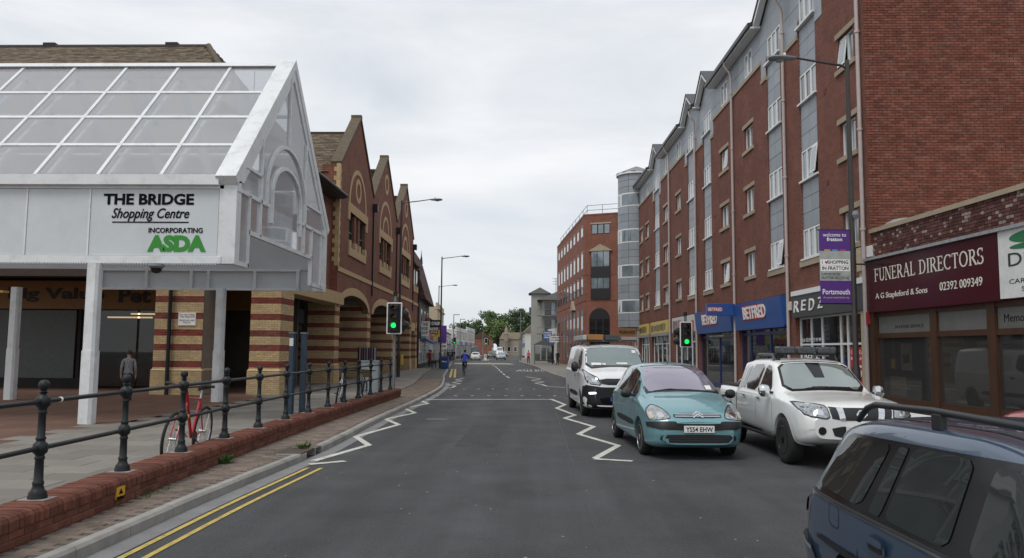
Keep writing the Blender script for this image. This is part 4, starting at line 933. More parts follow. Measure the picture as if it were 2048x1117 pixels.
# eaves, gutters and gables
eav = mat('dark_gutter', (.025, .027, .03), .45)
edges = [U0] + sorted(sum([[a - .75, b + .75] for a, b in STRIP.values()], [])) + [U1]
for i in range(0, len(edges), 2):
    a, b = edges[i], edges[i + 1]
    if b - a < .05: continue
    rbox('soffit_board', a, b, -.05, .36, 14.72, 14.80, upvc)
    rbox('gutter', a, b, .30, .46, 14.78, 14.95, eav)
    MB(RF).add([(a, .40, 14.95), (b, .40, 14.95), (b, -5, 17.4), (a, -5, 17.4)], [(0, 1, 2, 3)]).build('roof_slope', mat('slate', (.07, .075, .085), .7, var=.2, scale=3), flats)
for k, (a, b) in STRIP.items():
    m_ = (a + b) / 2; hw = (b - a) / 2 + .75; ap = 15.9
    MB(RF).add([(m_ - hw, -.06, 14.75), (m_ + hw, -.06, 14.75), (m_, -.06, ap), (m_ - hw, -.3, 14.75), (m_ + hw, -.3, 14.75), (m_, -.3, ap)], [(0, 1, 2), (3, 4, 5), (0, 1, 4, 3), (1, 2, 5, 4), (2, 0, 3, 5)]).build('gable_cladding', clad, flats)
    for s_ in (-1, 1):
        e = m_ + s_ * (hw + .12); z0 = 14.72
        vs = [(e, v, z) for v in (.0, .24) for z in (z0, z0 + .2)] + [(m_, v, z) for v in (.0, .24) for z in (ap + .0, ap + .2)]
        MB(RF).add(vs, [(0, 1, 3, 2), (4, 5, 7, 6), (0, 1, 5, 4), (2, 3, 7, 6), (0, 2, 6, 4)]).build('barge_board', upvc, flats)
        MB(RF).add([(e, .28, z0 + .21), (m_, .28, ap + .21), (m_, -4, ap + .21), (e, -4, z0 + .21), (e, .28, z0 + .3), (m_, .28, ap + .3), (m_, -4, ap + .3), (e, -4, z0 + .3)], [(0, 1, 2, 3), (4, 5, 6, 7), (0, 1, 5, 4), (3, 0, 4, 7)]).build('gable_roof', MATS['slate'], flats)
MB(RF).add([(U0 - .3, -5, 17.4), (U1, -5, 17.4), (U1, -10.4, 15), (U0 - .3, -10.4, 15)], [(0, 1, 2, 3)]).build('rear_roof', MATS['slate'], flats)
for u in (21.72, 27.87, 34.66, 42.05, 49.37, 62.35):
    w = MB(RF); w.tube([(u, .09, Z_P), (u, .09, 14.1), (u, .12, 14.25), (u, .36, 14.62), (u, .38, 14.8)], .055, 10); o = w.build('downpipe', pipe_pink, flats, True)
    for z in (5.2, 8.0, 10.8, 13.3): MB(RF).lathe([(.0, 0), (.075, 0), (.075, .07), (.0, .07)], (u, .09, z), 10).build('pipe_collar', pipe_pink, o)
for u, z in ((24.2, 9.9), (24.2, 7.0), (34.0, 9.2), (38.1, 8.3), (48.3, 10.2), (52.2, 7.6), (34.0, 6.6)): rbox('air_brick', u, u + .2, -.02, .012, z, z + .15, mat('terracotta', (.12, .04, .03), .9))
# flank wall of single bricks facing the camera
FY = 21.5; FXa = 9.06
MB().box(FXa, 26, FY + .012, FY + .32, 0, 13.5).build('flank_wall', R_brickX, flats)
MB().box(FXa, 13.9, FY + .002, FY + .014, 4.3, 13.5).build('flank_mortar', mat('flank_mortar', (.27, .15, .11), .95, var=.2), flats)
MB().add([(FXa, FY + .1, 13.5), (26, FY + .1, 13.5), (17.5, FY + .1, 18.0), (FXa, FY + .3, 13.5), (26, FY + .3, 13.5), (17.5, FY + .3, 18.0)], [(0, 1, 2), (3, 4, 5), (0, 1, 4, 3), (1, 2, 5, 4), (2, 0, 3, 5)]).build('flank_gable', R_brickX, flats)
fbm = mat('flank_brick', (.18, .066, .047), .9, var=.25, scale=2.2, bump=.25, bscale=150, orand=.26, dirt=((.30, .24, .22), .35, 4.5), spec=.2)
fb = Bricks(flats, 300, 'brick', 'brickwork'); r = 0; z = 4.6
while z < 13.4:
    x = FXa + (0 if r % 2 else -.1125)
    while x < 13.7:
        a, b = max(x, FXa), x + .210
        if b - a > .05: fb.put(((a + b) / 2, FY - .004, z + .0325), (b - a, .03, .060), fbm)
        x += .225
    z += .075; r += 1
fb.flush()
# ---------------- shops at street level
rbox('shop_beam', U0, U1, -.3, -.02, 3.75, 3.92, R_brickY)
rbox('shop_interior', U0, U1, -5, -4.8, Z_P, 3.9, mat('shop_inside', (.20, .19, .17), .9, var=.6, scale=1.2))
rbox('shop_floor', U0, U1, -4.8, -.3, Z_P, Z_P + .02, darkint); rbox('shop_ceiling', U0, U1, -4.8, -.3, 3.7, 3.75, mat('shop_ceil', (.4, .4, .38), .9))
for a, b in ((27.42, 28.25), (34.36, 35.0), (41.8, 42.6), (48.6, 50.1), (56.5, 57.5), (61.95, 62.6)): rbox('brick_pier', a, b, -.3, -.01, Z_P, 3.9, R_brickY)
for u in (24.4, 30, 38, 45.5, 53): rbox('party_wall', u + 3.2, u + 3.3, -4.7, -.35, Z_P, 3.7, MATS['shop_inside'])
for (a, b, z1, c_) in ((29, 31.5, 1.7, (.22, .12, .05)), (32, 33.5, 2.0, (.10, .14, .25)), (36, 38, 1.5, (.25, .2, .05)), (39, 41, 2.1, (.08, .12, .22)), (43.5, 47, 1.8, (.35, .3, .2)), (51, 55, 2.0, (.3, .27, .2)), (22.5, 25, 1.4, (.2, .2, .2))):
    rbox('shop_display', a, b, -2.2, -1.4, Z_P, z1, mat('display%.2f%.2f' % (a, c_[0]), c_, .8, var=.8, scale=3))
def shopfront(a, b, ztop, m, mulls, trans, v=-.16, riser=.35, glass=shopglass, risem=None, t=.06):
    for u in [a, b] + mulls: rbox('frame_upright', u - t / 2, u + t / 2, v - .06, v + .02, Z_P, ztop, m)
    us = sorted([a, b] + mulls)
    for z in trans + [ztop - t, riser]: rbox('frame_rail', min(a, b), max(a, b), v - .05, v + .01, z, z + t, m)
    rbox('stall_riser', min(a, b), max(a, b), v - .04, v, Z_P, riser, risem or m)
    zz = [riser] + trans + [ztop]
    for i in range(len(us) - 1):
        for j in range(len(zz) - 1): rbox('shop_pane', us[i] + .02, us[i + 1] - .02, v - .03, v - .022, zz[j] + .02, zz[j + 1] - .01, glass)
# hairdresser
rbox('salon_fascia', 21.75, 27.42, -.1, .10, 3.02, 3.76, mat('charcoal_fascia', (.045, .048, .05), .5))
rbox('salon_capping', 21.72, 27.45, -.1, .13, 3.76, 3.92, upvc)
[txt(c_, RF, u_, u_ - .48, 3.2 + .03 * (i % 2), 3.58, .101, letter_w, flats, .02, bold=.01, shear=.15) for i, (c_, u_) in enumerate(zip('REDZ', (27.25, 26.55, 25.85, 25.1)))]
txt('N', RF, 22.6, 22.35, 3.28, 3.52, .101, letter_w, flats, .02, shear=.1)
shopfront(21.8, 27.36, 3.02, upvc, [26.37, 25.44, 24.0, 23.5, 22.4], [2.08])
txt('Tel: 02392 73 99 99', RF, 27.2, 25.5, 2.2, 2.32, -.13, letter_w, flats, .004)
txt('REDZ', RF, 27.0, 25.6, 1.62, 1.92, -.13, letter_w, flats, .004, bold=.03, shear=.12)
rbox('price_poster', 23.4, 22.5, -.175, -.165, .9, 2.0, mat('poster_red', (.45, .02, .02), .6))
txt('£55', RF, 23.3, 22.65, 1.15, 1.5, -.164, letter_w, flats, .003, bold=.03); txt('Colour, Cut', RF, 23.35, 22.55, 1.8, 1.92, -.164, letter_w, flats, .003); txt('& Blow dry', RF, 23.35, 22.55, 1.62, 1.74, -.164, letter_w, flats, .003)
rbox('alarm_box', 27.75, 27.5, 0, .12, 3.3, 3.6, mat('alarm_cream', (.6, .55, .45), .5))
# bookmaker
blue = mat('bookie_blue', (.025, .085, .30), .4, var=.06); blued = mat('bookie_frame', (.015, .03, .12), .4); redb = mat('bookie_red', (.42, .02, .03), .5)
for a, b in ((28.28, 34.34), (35.02, 41.85)):
    o = MB(RF).add([(u, v, z) for u in (a, b) for v, z in ((-.1, 2.9), (.12, 2.75), (.24, 3.86), (-.1, 3.86))], [(0, 1, 2, 3), (4, 5, 6, 7), (0, 1, 5, 4), (1, 2, 6, 5), (2, 3, 7, 6), (3, 0, 4, 7)]).build('bookmaker_fascia', blue, flats)
    c_ = 33.1 if a < 30 else 40.4; e_ = c_ - 3.1
    TF = lambda u, v, z: RF(u, v + .17 + (z - 3.3) * .11, z)
    MB(TF).box(c_ - .0, e_ + .2, .004, .02, 3.12, 3.72).build('red_lozenge', redb, o)
    txt('BETFRED', TF, c_ - .12, e_ + .0, 3.17, 3.67, .021, letter_w, o, .02, bold=.03)
shopfront(28.3, 34.3, 2.85, blued, [30.6, 33.17], [2.52], riser=.25, t=.12)
shopfront(35.05, 41.75, 2.85, blued, [38.24], [2.5], riser=.25, t=.12)
for a, b, z0, z1, c_ in ((32.6, 31.2, 1.3, 2.3, (.5, .35, .03)), (30.2, 29.0, 1.2, 2.2, (.1, .2, .45)), (40.9, 38.8, 1.2, 2.3, (.35, .12, .05)), (37.9, 36.2, 1.3, 2.35, (.1, .22, .45)), (37.6, 36.6, .5, 1.0, (.5, .45, .4)), (41.4, 38.5, .35, 1.15, (.12, .24, .32)), (38.0, 35.3, .35, .95, (.10, .18, .28)), (30.4, 28.5, .35, 1.1, (.14, .2, .26)), (34.1, 33.3, 1.2, 2.3, (.5, .5, .48)), (30.3, 28.6, 2.3, 2.6, (.35, .36, .33))):
    rbox('window_poster', a, b, -.26, -.25, z0, z1, mat('bet_poster%.1f' % a, c_, .6, var=.8, scale=5))
scribble(RF, 40.2, 37.2, 2.56, 2.66, -.13, letter_w, flats, 5, 22)
ps = thing('projecting_sign', 'blue projecting bookmaker sign box on the brick pier', 'sign', RF(34.7, .6, 3.6))
PX0, PX1 = RF(34.5, 1.35, 0)[0], RF(34.5, .14, 0)[0]
MB().box(PX0, PX1, 34.42, 34.62, 3.40, 3.92).build('box', blue, ps, bevel=.012)
PSF = lambda u, v, z: (u, 34.42 - v, z)
MB(PSF).box(PX0 + .04, PX0 + .66, .003, .008, 3.56, 3.78).build('red_lozenge', redb, ps); txt('BETFRED', PSF, PX0 + .06, PX0 + .66, 3.6, 3.74, .009, letter_w, ps, .004, bold=.02)
MB().box(PX1, PX1 + .16, 34.48, 34.56, 3.5, 3.8).build('bracket', iron, ps)
# Polish grocer and others
rbox('grocer_fascia', 42.62, 48.58, -.1, .1, 2.95, 3.84, mat('grocer_white', (.55, .55, .53), .5, var=.08))
q = MB(RF); n = 20; top = [(42.62 + (45.6 - 42.62) * i / n, 3.5 - .32 * (i / n) ** 1.3 + .06 * math.sin(i * .5)) for i in range(n + 1)]
q.add([(p[0], .104, p[1]) for p in top] + [(p[0], .104, 2.96) for p in top], [(i, i + 1, n + 2 + i, n + 1 + i) for i in range(n)]); q.build('red_wave', mat('grocer_red', (.40, .03, .03), .5), flats)
scribble(RF, 48.3, 45.8, 3.2, 3.7, .102, mat('maroon_letter', (.15, .01, .02), .5), flats, 6, 9)
shopfront(42.66, 48.55, 2.95, upvc, [44.2, 45.6, 47.1], [2.35], riser=.4)
yelf = mat('grocer_yellow', (.55, .42, .10), .5, var=.1)
for a, b, s_ in ((50.15, 56.45, 'DELIKATESY'), (57.55, 61.9, 'ALKOHOLE')):
    rbox('yellow_fascia', a, b, -.1, .1, 3.05, 3.84, yelf); rbox('grey_base', a, b, -.1, .11, 2.85, 3.05, mat('fascia_grey', (.25, .25, .25), .6))
    scribble(RF, b - .3, a + .6, 3.15, 3.66, .102, mat('brown_sign_letter', (.06, .04, .02), .5), flats, int(a), 15)
    shopfront(a + .05, b - .05, 2.9, upvc, [a + (b - a) * k / 4 for k in (1, 2, 3)], [2.3], riser=.4)
for a, c_ in ((43.0, (.5, .4, .1)), (44.6, (.06, .06, .06)), (46.2, (.3, .1, .05)), (51, (.4, .3, .2)), (52.8, (.1, .25, .35)), (54.4, (.35, .3, .15)), (58.3, (.25, .12, .06)), (60, (.3, .3, .3))):
    rbox('window_poster', a, a + 1.0, -.25, -.24, .6, 2.0 + (a * 7 % 3) * .1, mat('gro_poster%.1f' % a, c_, .6, var=.8, scale=4))
# clad stair tower at the far end of the flats
tw = thing('stair_tower', 'round grey clad stair tower with conical cap at the end of the flats', 'building', (8.15, 63.7, Z_P))
TX, TY, TR = 8.15, 63.7, 1.5
MB().cyl((TX, TY, 3.7), (TX, TY, 16.0), TR - .05, n=28).build('core', darkjoint, tw, True)
WZ = [(4.8, 5.9), (7.62, 8.68), (10.43, 11.55), (13.36, 14.45)]
def arcpanel(a0, a1, z0, z1, r0_, r1_, m, name, parent):
    n = 5; vs = [(TX + r_ * math.cos(math.radians(a0 + (a1 - a0) * i / n)), TY + r_ * math.sin(math.radians(a0 + (a1 - a0) * i / n)), z) for r_ in (r0_, r1_) for z in (z0, z1) for i in range(n + 1)]
    m1 = n + 1; fs = []
    for i in range(n): fs += [(2 * m1 + i, 2 * m1 + i + 1, 3 * m1 + i + 1, 3 * m1 + i), (i, m1 + i, m1 + i + 1, i + 1), (i, i + 1, 2 * m1 + i + 1, 2 * m1 + i), (m1 + i, 3 * m1 + i, 3 * m1 + i + 1, m1 + i + 1)]
    fs += [(0, m1, 3 * m1, 2 * m1), (n, 2 * m1 + n, 3 * m1 + n, m1 + n)]
    return MB().add(vs, fs).build(name, m, parent, True)
segs = [(148, 192), (193, 237), (238, 282), (283, 320)]
lv = [3.7] + [x for w in WZ for x in w] + [16.0]
for i in range(0, len(lv), 2):
    z0, z1 = lv[i], lv[i + 1]; nz_ = 3 if i else 2
    for a0, a1 in segs:
        for j in range(nz_): arcpanel(a0, a1, z0 + (z1 - z0) * j / nz_ + .012, z0 + (z1 - z0) * (j + 1) / nz_ - .012, TR - .04, TR, clad, 'cladding_panel', tw)
for z0, z1 in WZ:
    for a0, a1 in ((150, 205), (207, 280)):
        w = arcpanel(a0, a1, z0, z1, TR - .03, TR + .02, upvc, 'window', tw); arcpanel(a0 + 5, a1 - 5, z0 + .1, z1 - .1, TR + .015, TR + .028, winglass, 'pane', w)
MB().cyl((TX, TY, 16.0), (TX, TY, 16.18), TR + .14, n=28).build('eaves_ring', upvc, tw, True)
MB().cyl((TX, TY, 16.18), (TX, TY, 16.85), TR + .2, .12, n=12).build('cap', galv, tw)
MB().cyl((TX, TY, Z_P), (TX, TY, 3.7), .2, n=12).build('column', upvc, tw)
brs = thing('brown_shop_sign', 'brown hanging shop board under the grey stair tower', 'sign', (7.0, 61.5, 3.4))
MB().box(6.35, 7.75, 61.2, 61.3, 3.05, 3.5).build('board', mat('brown_board', (.22, .12, .04), .6), brs); txt('POLISH SHOP', lambda u, v, z: (u, 61.2 - v, z), 6.45, 7.65, 3.15, 3.4, .002, letter_k, brs, .006, bold=.02)
MB().box(7.75, 8.2, 61.22, 61.28, 3.4, 3.46).build('bracket', iron, brs)
# ================================================================== single-storey funeral director's shop
FU = lambda u, v, z: (9.1 + (21.5 - u) * .0767 - v, u, z)
fun = thing('funeral_shop', 'single storey funeral shop with maroon fascia and brown timber front', 'building', FU(16, 0, Z_P))
def fbox(name, a, b, v0, v1, z0, z1, m, parent=None, bevel=0): return MB(FU).box(a, b, v0, v1, z0, z1).build(name, m, parent if parent is not None else fun, bevel=bevel)
FE = 8.0
fbox('parapet_core', FE, 21.45, -.3, -.012, 4.38, 5.1, mortar_d)
pbm = mat('parapet_brick', (.105, .048, .042), .9, var=.3, scale=5, bump=.3, bscale=120, orand=.4, spec=.2); pbl = mat('parapet_pale_brick', (.26, .20, .17), .9, var=.25, scale=8, orand=.25)
pb = Bricks(fun, 300, 'brick', 'brickwork'); r = 0; z = 4.42
while z < 5.06:
    u = 21.45 - (.1 if r % 2 else 0)
    while u > 13.5:
        hd = rw.random() < .45; w = .105 if hd else .215; p = FU(u - w / 2, -.005, z + .0325)
        pb.put(p, (.03, w - .008, .065), pbl if (hd and rw.random() < .5) else pbm, .0767); u -= w + .008
    z += .075; r += 1
pb.flush()
fbox('parapet_coping', FE, 21.55, -.36, .05, 5.08, 5.19, sillst)
fbox('lead_cornice', FE, 21.7, -.1, .16, 4.33, 4.40, mat('lead', (.27, .28, .29), .55, var=.25, scale=6, bump=.4, bscale=9))
maroon = mat('maroon_fascia', (.052, .006, .012), .3, var=.08)
mo = fbox('maroon_fascia', 16.25, 21.7, -.1, .09, 2.93, 4.33, maroon)
wo_ = fbox('white_fascia', FE, 16.24, -.1, .092, 2.96, 4.33, mat('white_sign', (.66, .66, .65), .4))
serif('FUNERAL DIRECTORS', FU, 21.25, 16.7, 3.74, 4.08, .0915, mat('cream_letter', (.68, .66, .58), .5), mo)
txt('A G Stapleford & Sons', FU, 21.2, 18.8, 3.23, 3.42, .0915, MATS['cream_letter'], mo, .008); txt('02392 009349', FU, 18.3, 16.78, 3.28, 3.47, .0915, MATS['cream_letter'], mo, .008)
txt('Dignity', FU, 15.95, 14.2, 3.5, 3.85, .0925, mat('green_black', (.02, .035, .03), .5), wo_, .006); txt('CARING FUNERAL', FU, 15.95, 14.0, 3.24, 3.33, .0925, MATS['green_black'], wo_, .004); txt('SERVICES', FU, 15.6, 14.5, 3.08, 3.17, .0925, MATS['green_black'], wo_, .004)
tg = mat('logo_green', (.02, .16, .06), .5)
for i, (cu_, cz_, ru, rz_) in enumerate(((15.15, 4.14, .75, .13), (15.3, 3.96, .6, .06))):
    MB(FU).add([(cu_ + p[0], .094 + .004, cz_ + p[1]) for p in [(ru * math.cos(a * .35), rz_ * math.sin(a * .35)) for a in range(18)]], [list(range(18))]).build('tree_emblem', tg, wo_)
wood = mat('brown_timber', (.052, .022, .010), .45, var=.3, scale=3, stretch=(3, 3, .4), bump=.15, bscale=30)
fglass = glassmat('funeral_glass', (.55, .53, .48), .16, .04)
for u in (21.55, 18.8, 16.72, 14.2, 11.5): fbox('timber_post', u - .13, u + .13, -.14, .0, Z_P, 2.93, wood)
fbox('timber_pilaster', 21.45, 21.85, -.14, .05, Z_P, 2.93, wood)
for z0, z1 in ((2.24, 2.37), (.55, .72), (2.82, 2.93)): fbox('timber_rail', FE, 21.4, -.12, -.02, z0, z1, wood)
fbox('stall_riser', FE, 21.4, -.12, -.04, Z_P, .55, wood)
usx = [21.4, 18.93, 18.67, 16.85, 16.59, 14.33, 14.07, 11.6]
frost = mat('frosted_panel', (.13, .135, .125), .35, var=.15, scale=2, spec=.5)
for i in range(0, 8, 2):
    a, b = usx[i + 1], usx[i]
    for z0, z1, m in ((.72, 2.24, fglass), (2.37, 2.82, frost)): fbox('window_pane', a, b, -.08, -.07, z0, z1, m)
fbox('window_frosted', 16.85, 18.67, -.1, -.085, .72, 2.24, frost)
txt('Dignity', FU, 18.3, 17.2, 1.42, 1.66, -.084, mat('etched', (.05, .055, .05), .5), fun, .002)
MB(FU).add([(17.75 + .38 * math.cos(a * .35), -.082, 1.86 + .06 * math.sin(a * .35)) for a in range(18)], [list(range(18))]).build('etched_tree', MATS['etched'], fun)
txt('24 HOUR SERVICE', FU, 20.6, 19.3, 2.48, 2.56, -.068, letter_k, fun, .002); txt('Memorials & Floral', FU, 16.4, 14.6, 2.5, 2.66, -.068, letter_k, fun, .002)
fbox('shop_back_wall', FE, 21.3, -2.2, -2.1, Z_P, 3.0, mat('cream_blind', (.20, .165, .10), .9, var=.3, scale=1.5)); fbox('shop_roof', FE, 21.4, -9, -.3, 4.2, 4.36, sillst); fbox('shop_floor', FE, 21.3, -2.1, -.1, .3, .6, wood)
fbox('end_wall', FE - .25, FE, -9, -.05, Z_P, 5.0, mat('render_dim', (.3, .28, .25), .9)); fbox('side_wall', 21.3, 21.42, -9, -.15, Z_P, 4.3, darkint)
paper = mat('notice_paper', (.62, .62, .58), .7, var=.3, scale=16)
for a, b, z0, z1 in ((20.6, 20.1, 1.42, 2.1), (19.3, 19.05, 1.35, 2.1), (21.15, 20.4, .75, 1.25)): fbox('notice', a, b, -.2, -.19, z0, z1, paper)
fbox('photo_print', 20.5, 20.2, -.189, -.186, 1.6, 1.82, mat('photo_dark', (.08, .07, .05), .6, var=.8, scale=20))
fbox('stone_pilaster', 21.88, 22.12, -.1, .06, Z_P, 4.1, mat('cream_stone', (.42, .36, .26), .85, var=.15)); fbox('stone_bracket', 21.86, 22.14, -.1, .12, 4.1, 4.75, MATS['cream_stone'])
fbox('alarm_box', 21.62, 21.8, .05, .14, 2.62, 2.95, mat('alarm_red', (.35, .03, .03), .4)); fbox('white_box', 21.45, 21.7, -.01, .06, 4.45, 4.75, upvc)
MB(FU).lathe([(.0, 0), (.55, 0), (.5, .12), (.3, .22), (.0, .25)], (20.9, -.6, 5.15), 12).build('roof_mound', concrete, fun)
# ================================================================== brick office block with arches
o0 = Vector((5.0, 81.0)); od = Vector((-.082, 1)).normalized(); on_ = Vector((-od.y, od.x))
OF = lambda u, v, z: (o0.x + od.x * u + on_.x * v, o0.y + od.y * u + on_.y * v, z)
cdv = Vector((4.6, -1.9)).normalized(); cn = Vector((cdv.y, -cdv.x))
CH = lambda u, v, z: (o0.x + cdv.x * u + cn.x * v, o0.y + cdv.y * u + cn.y * v, z)
off = thing('office_block', 'four storey orange brick office block with tall arches and roof railing', 'building', (5.5, 85, Z_P))
MB(OF).box(0, 26, -.4, 0, 0, 15.9).build('street_wall', P_brickY, off); MB(CH).box(0, 6.2, -.4, 0, 0, 15.9).build('chamfer_wall', P_brickX, off)
MB(OF).add([(0, -.1, 15.9), (26, -.1, 15.9), (26, -12, 15.9), (0, -12, 15.9)], [(0, 1, 2, 3)]).build('flat_roof', MATS['slate'], off)
wdk = mat('office_frame', (.02, .02, .022), .4)
for fr, L_ in ((OF, 26), (CH, 6.2)):
    for z in (6.9, 9.55, 15.75): MB(fr).box(0 if fr is CH else .02, L_, -.02, .035, z, z + .14).build('string_course', P_brickY if fr is OF else P_brickX, off)
def owin(fr, a, b, z0, z1, arch=False, head=True, rail_=False, n=2):
    if arch:
        c_ = (a + b) / 2; h = (b - a) / 2; poly = [(a, z0), (b, z0)] + arc(c_, z1 - h, h, 0, 180, 10)
    else: poly = [(a, z0), (b, z0), (b, z1), (a, z1)]
    k = len(poly)
    w = MB(fr).add([(p[0], .012, p[1]) for p in poly] + [(p[0], -.05, p[1]) for p in poly], [list(range(k)), list(range(k, 2 * k))[::-1]] + [(i, (i + 1) % k, k + (i + 1) % k, k + i) for i in range(k)]).build('window', wdk, off)
    for i in range(n):
        ua, ub = a + (b - a) * i / n + .07, a + (b - a) * (i + 1) / n - .07
        MB(fr).box(ua, ub, .012, .02, z0 + .08, (z1 - h - .02 if arch else z1 - .08)).build('pane', winglass if not arch else darkglass, w)
    if head and not arch: MB(fr).box(a - .12, b + .12, -.02, .05, z1, z1 + .16).build('lintel', sillst, w)
    if rail_:
        for q in range(4): MB(fr).box(a + (b - a) * q / 3 - .015, a + (b - a) * q / 3 + .015, .1, .13, z0 - .1, z0 + .8).build('baluster', iron, w)
        MB(fr).box(a - .05, b + .05, .09, .14, z0 + .78, z0 + .83).build('handrail', iron, w)
for i in range(8):
    u = 1.0 + i * 3.1
    owin(OF, u, u + 1.5, 13.7, 14.75, n=2); owin(OF, u, u + 1.35, 10.3, 12.0); owin(OF, u, u + 1.35, 7.6, 9.35, rail_=True); owin(OF, u, u + 1.5, .5, 6.15, arch=True)
owin(CH, .75, 2.75, 13.75, 14.8, n=3)
bay = MB(CH).box(.7, 2.75, .0, .12, 7.05, 12.0).build('bay_panel', wdk, off)
for z0, z1 in ((10.4, 11.95), (8.15, 9.2)):
    for i in range(3): MB(CH).box(.78 + i * .65, 1.36 + i * .65, .12, .13, z0, z1).build('bay_pane', winglass, bay)
MB(CH).add([(.45, v, 12.0) for v in (0, .2)] + [(3.0, v, 12.0) for v in (0, .2)] + [(1.72, v, 12.7) for v in (0, .2)], [(0, 2, 4), (1, 3, 5), (0, 2, 3, 1), (0, 4, 5, 1), (2, 4, 5, 3)]).build('pediment', sillst, off)
owin(CH, .5, 2.7, .5, 6.15, arch=True, n=3)
for z in (2.2, 3.6): MB(CH).box(.5, 2.7, .02, .03, z, z + .07).build('glazing_rail', iron, off)
MB(OF).add([(7.0, v, 6.3) for v in (0, .3)] + [(10.0, v, 6.3) for v in (0, .3)] + [(8.5, v, 7.4) for v in (0, .3)], [(0, 2, 4), (1, 3, 5), (0, 2, 3, 1), (0, 4, 5, 1), (2, 4, 5, 3)]).build('door_pediment', sillst, off)
for z in (16.35, 16.85):
    MB().tube([OF(25, -.3, z), OF(0.2, -.3, z), CH(6.0, -.4, z)], .03, 6).build('roof_rail', galv, off)
for u in range(0, 26, 3): MB().cyl(OF(u + .2, -.3, 15.9), OF(u + .2, -.3, 16.85), .028, n=6).build('rail_post', galv, off)
for u in (1.8, 3.8, 5.8): MB().cyl(CH(u, -.4, 15.9), CH(u, -.4, 16.85), .028, n=6).build('rail_post', galv, off)
# ================================================================== buildings further down the street
def frame2(p0, p1, side):
    p0 = Vector(p0); p1 = Vector(p1); d = (p1 - p0).normalized(); n = Vector((d.y, -d.x)) * side
    return lambda u, v, z: (p0.x + d.x * u + n.x * v, p0.y + d.y * u + n.y * v, z)
L2 = frame2((-10.46, 70.6), (-15.0, 135), 1); L3 = frame2((-15.0, 135), (-15.3, 232), 1)
R3 = frame2((2.6, 109), (-.9, 150), -1); R4 = frame2((-.9, 150), (-2.6, 240), -1)
render_w = mat('white_render', (.58, .58, .55), .85, var=.12, scale=.6, dirt=((.4, .39, .36), .4, .5)); render_c = mat('cream_render', (.50, .43, .31), .85, var=.1, scale=.6); render_g = mat('grey_render', (.36, .36, .33), .85, var=.12, scale=.6)
brownroof = mat('brown_tiles', (.085, .042, .033), .9, var=.25, scale=2, orand=.25); greyroof = mat('grey_tiles', (.075, .07, .07), .9, var=.2, scale=2); tanroof = mat('tan_tiles', (.16, .13, .09), .9, var=.2, scale=2)
def far_building(name, label, fr, a, b, depth, h, wallm, roof, roofm, ridge=2.0, wins=(2, 3), shop=None, winm=darkglass, frame_m=upvc):
    t = thing(name, label, 'building', fr((a + b) / 2, 0, Z_P))
    MB(fr).box(a, b, -depth, 0, 0, h).build('wall', wallm, t)
    if roof == 'pitch':
        MB(fr).add([(a - .1, .25, h - .05), (b + .1, .25, h - .05), (b + .1, -depth / 2, h + ridge), (a - .1, -depth / 2, h + ridge), (a - .1, -depth - .25, h - .05), (b + .1, -depth - .25, h - .05)], [(0, 1, 2, 3), (3, 2, 5, 4), (0, 3, 4), (1, 5, 2)]).build('roof', roofm, t)
    elif roof == 'parapet':
        MB(fr).box(a - .05, b + .05, -.3, .18, h - .35, h - .15).build('cornice', wallm, t); MB(fr).box(a, b, -.25, .03, h, h + .5).build('parapet', wallm, t)
    z0 = 3.6 if shop else .9; nf, nw = wins
    fh = (h - z0 - .3) / max(nf, 1)
    for f in range(nf):
        for i in range(nw):
            c_ = a + (b - a) * (i + .5) / nw; w = min(1.3, (b - a) / nw * .5); za = z0 + fh * f + .35; zb = za + min(1.6, fh - .6)
            o = MB(fr).box(c_ - w / 2, c_ + w / 2, -.05, .025, za, zb).build('window', frame_m, t); MB(fr).box(c_ - w / 2 + .08, c_ + w / 2 - .08, .02, .035, za + .08, zb - .08).build('pane', winm, o); MB(fr).box(c_ - w / 2 - .08, c_ + w / 2 + .08, .0, .09, za - .1, za - .002).build('sill', sillst, o)
    if shop:
        n_ = max(1, round((b - a) / 6))
        for i in range(n_):
            ua, ub = a + (b - a) * i / n_ + .12, a + (b - a) * (i + 1) / n_ - .12; c_ = shop[i % len(shop)]
            MB(fr).box(ua, ub, -.02, .16, 2.75, 3.4).build('shop_fascia', mat('ff_%.2f%.2f%.2f' % c_, c_, .5), t)
            MB(fr).box(ua, ub, -.05, .02, .5, 2.7).build('shop_window', darkglass, t); MB(fr).box(ua, ub, -.05, .05, Z_P, .5).build('stall_riser', darkint, t)
            for k in (0, .33, .66, 1): MB(fr).box(ua + (ub - ua) * k - .05, ua + (ub - ua) * k + .05, 0, .06, .5, 2.75).build('mullion', frame_m, t)
    return t
t = far_building('mansard_shop', 'shop with steep brown tiled mansard and spike finial beyond the arcade', L2, .2, 13.4, 9, 6.4, mat('dark_render', (.13, .125, .115), .85, var=.2), None, None, wins=(1, 3), shop=((.05, .06, .08), (.3, .3, .3)))
for i in range(16):
    z0 = 6.35 + i * .3; v0 = .55 - i * .09; m_ = 3.2
    MB(L2).add([(u, v, z) for u in (0, 13.5) for v, z in ((v0, z0), (v0 - .1, z0 + .32), (v0 - .5, z0 + .32), (v0 - .5, z0))], [(0, 1, 2, 3), (4, 5, 6, 7), (0, 1, 5, 4), (1, 2, 6, 5), (2, 3, 7, 6), (3, 0, 4, 7)]).build('tile_course', brownroof, t)
MB(L2).box(0, 13.5, -8, -.95, 6.4, 11.1).build('roof_core', brownroof, t); MB(L2).lathe([(.16, 0), (.12, .5), (.05, .9), (.0, 1.6)], (13.0, -.9, 10.9), 8).build('finial', iron, t)
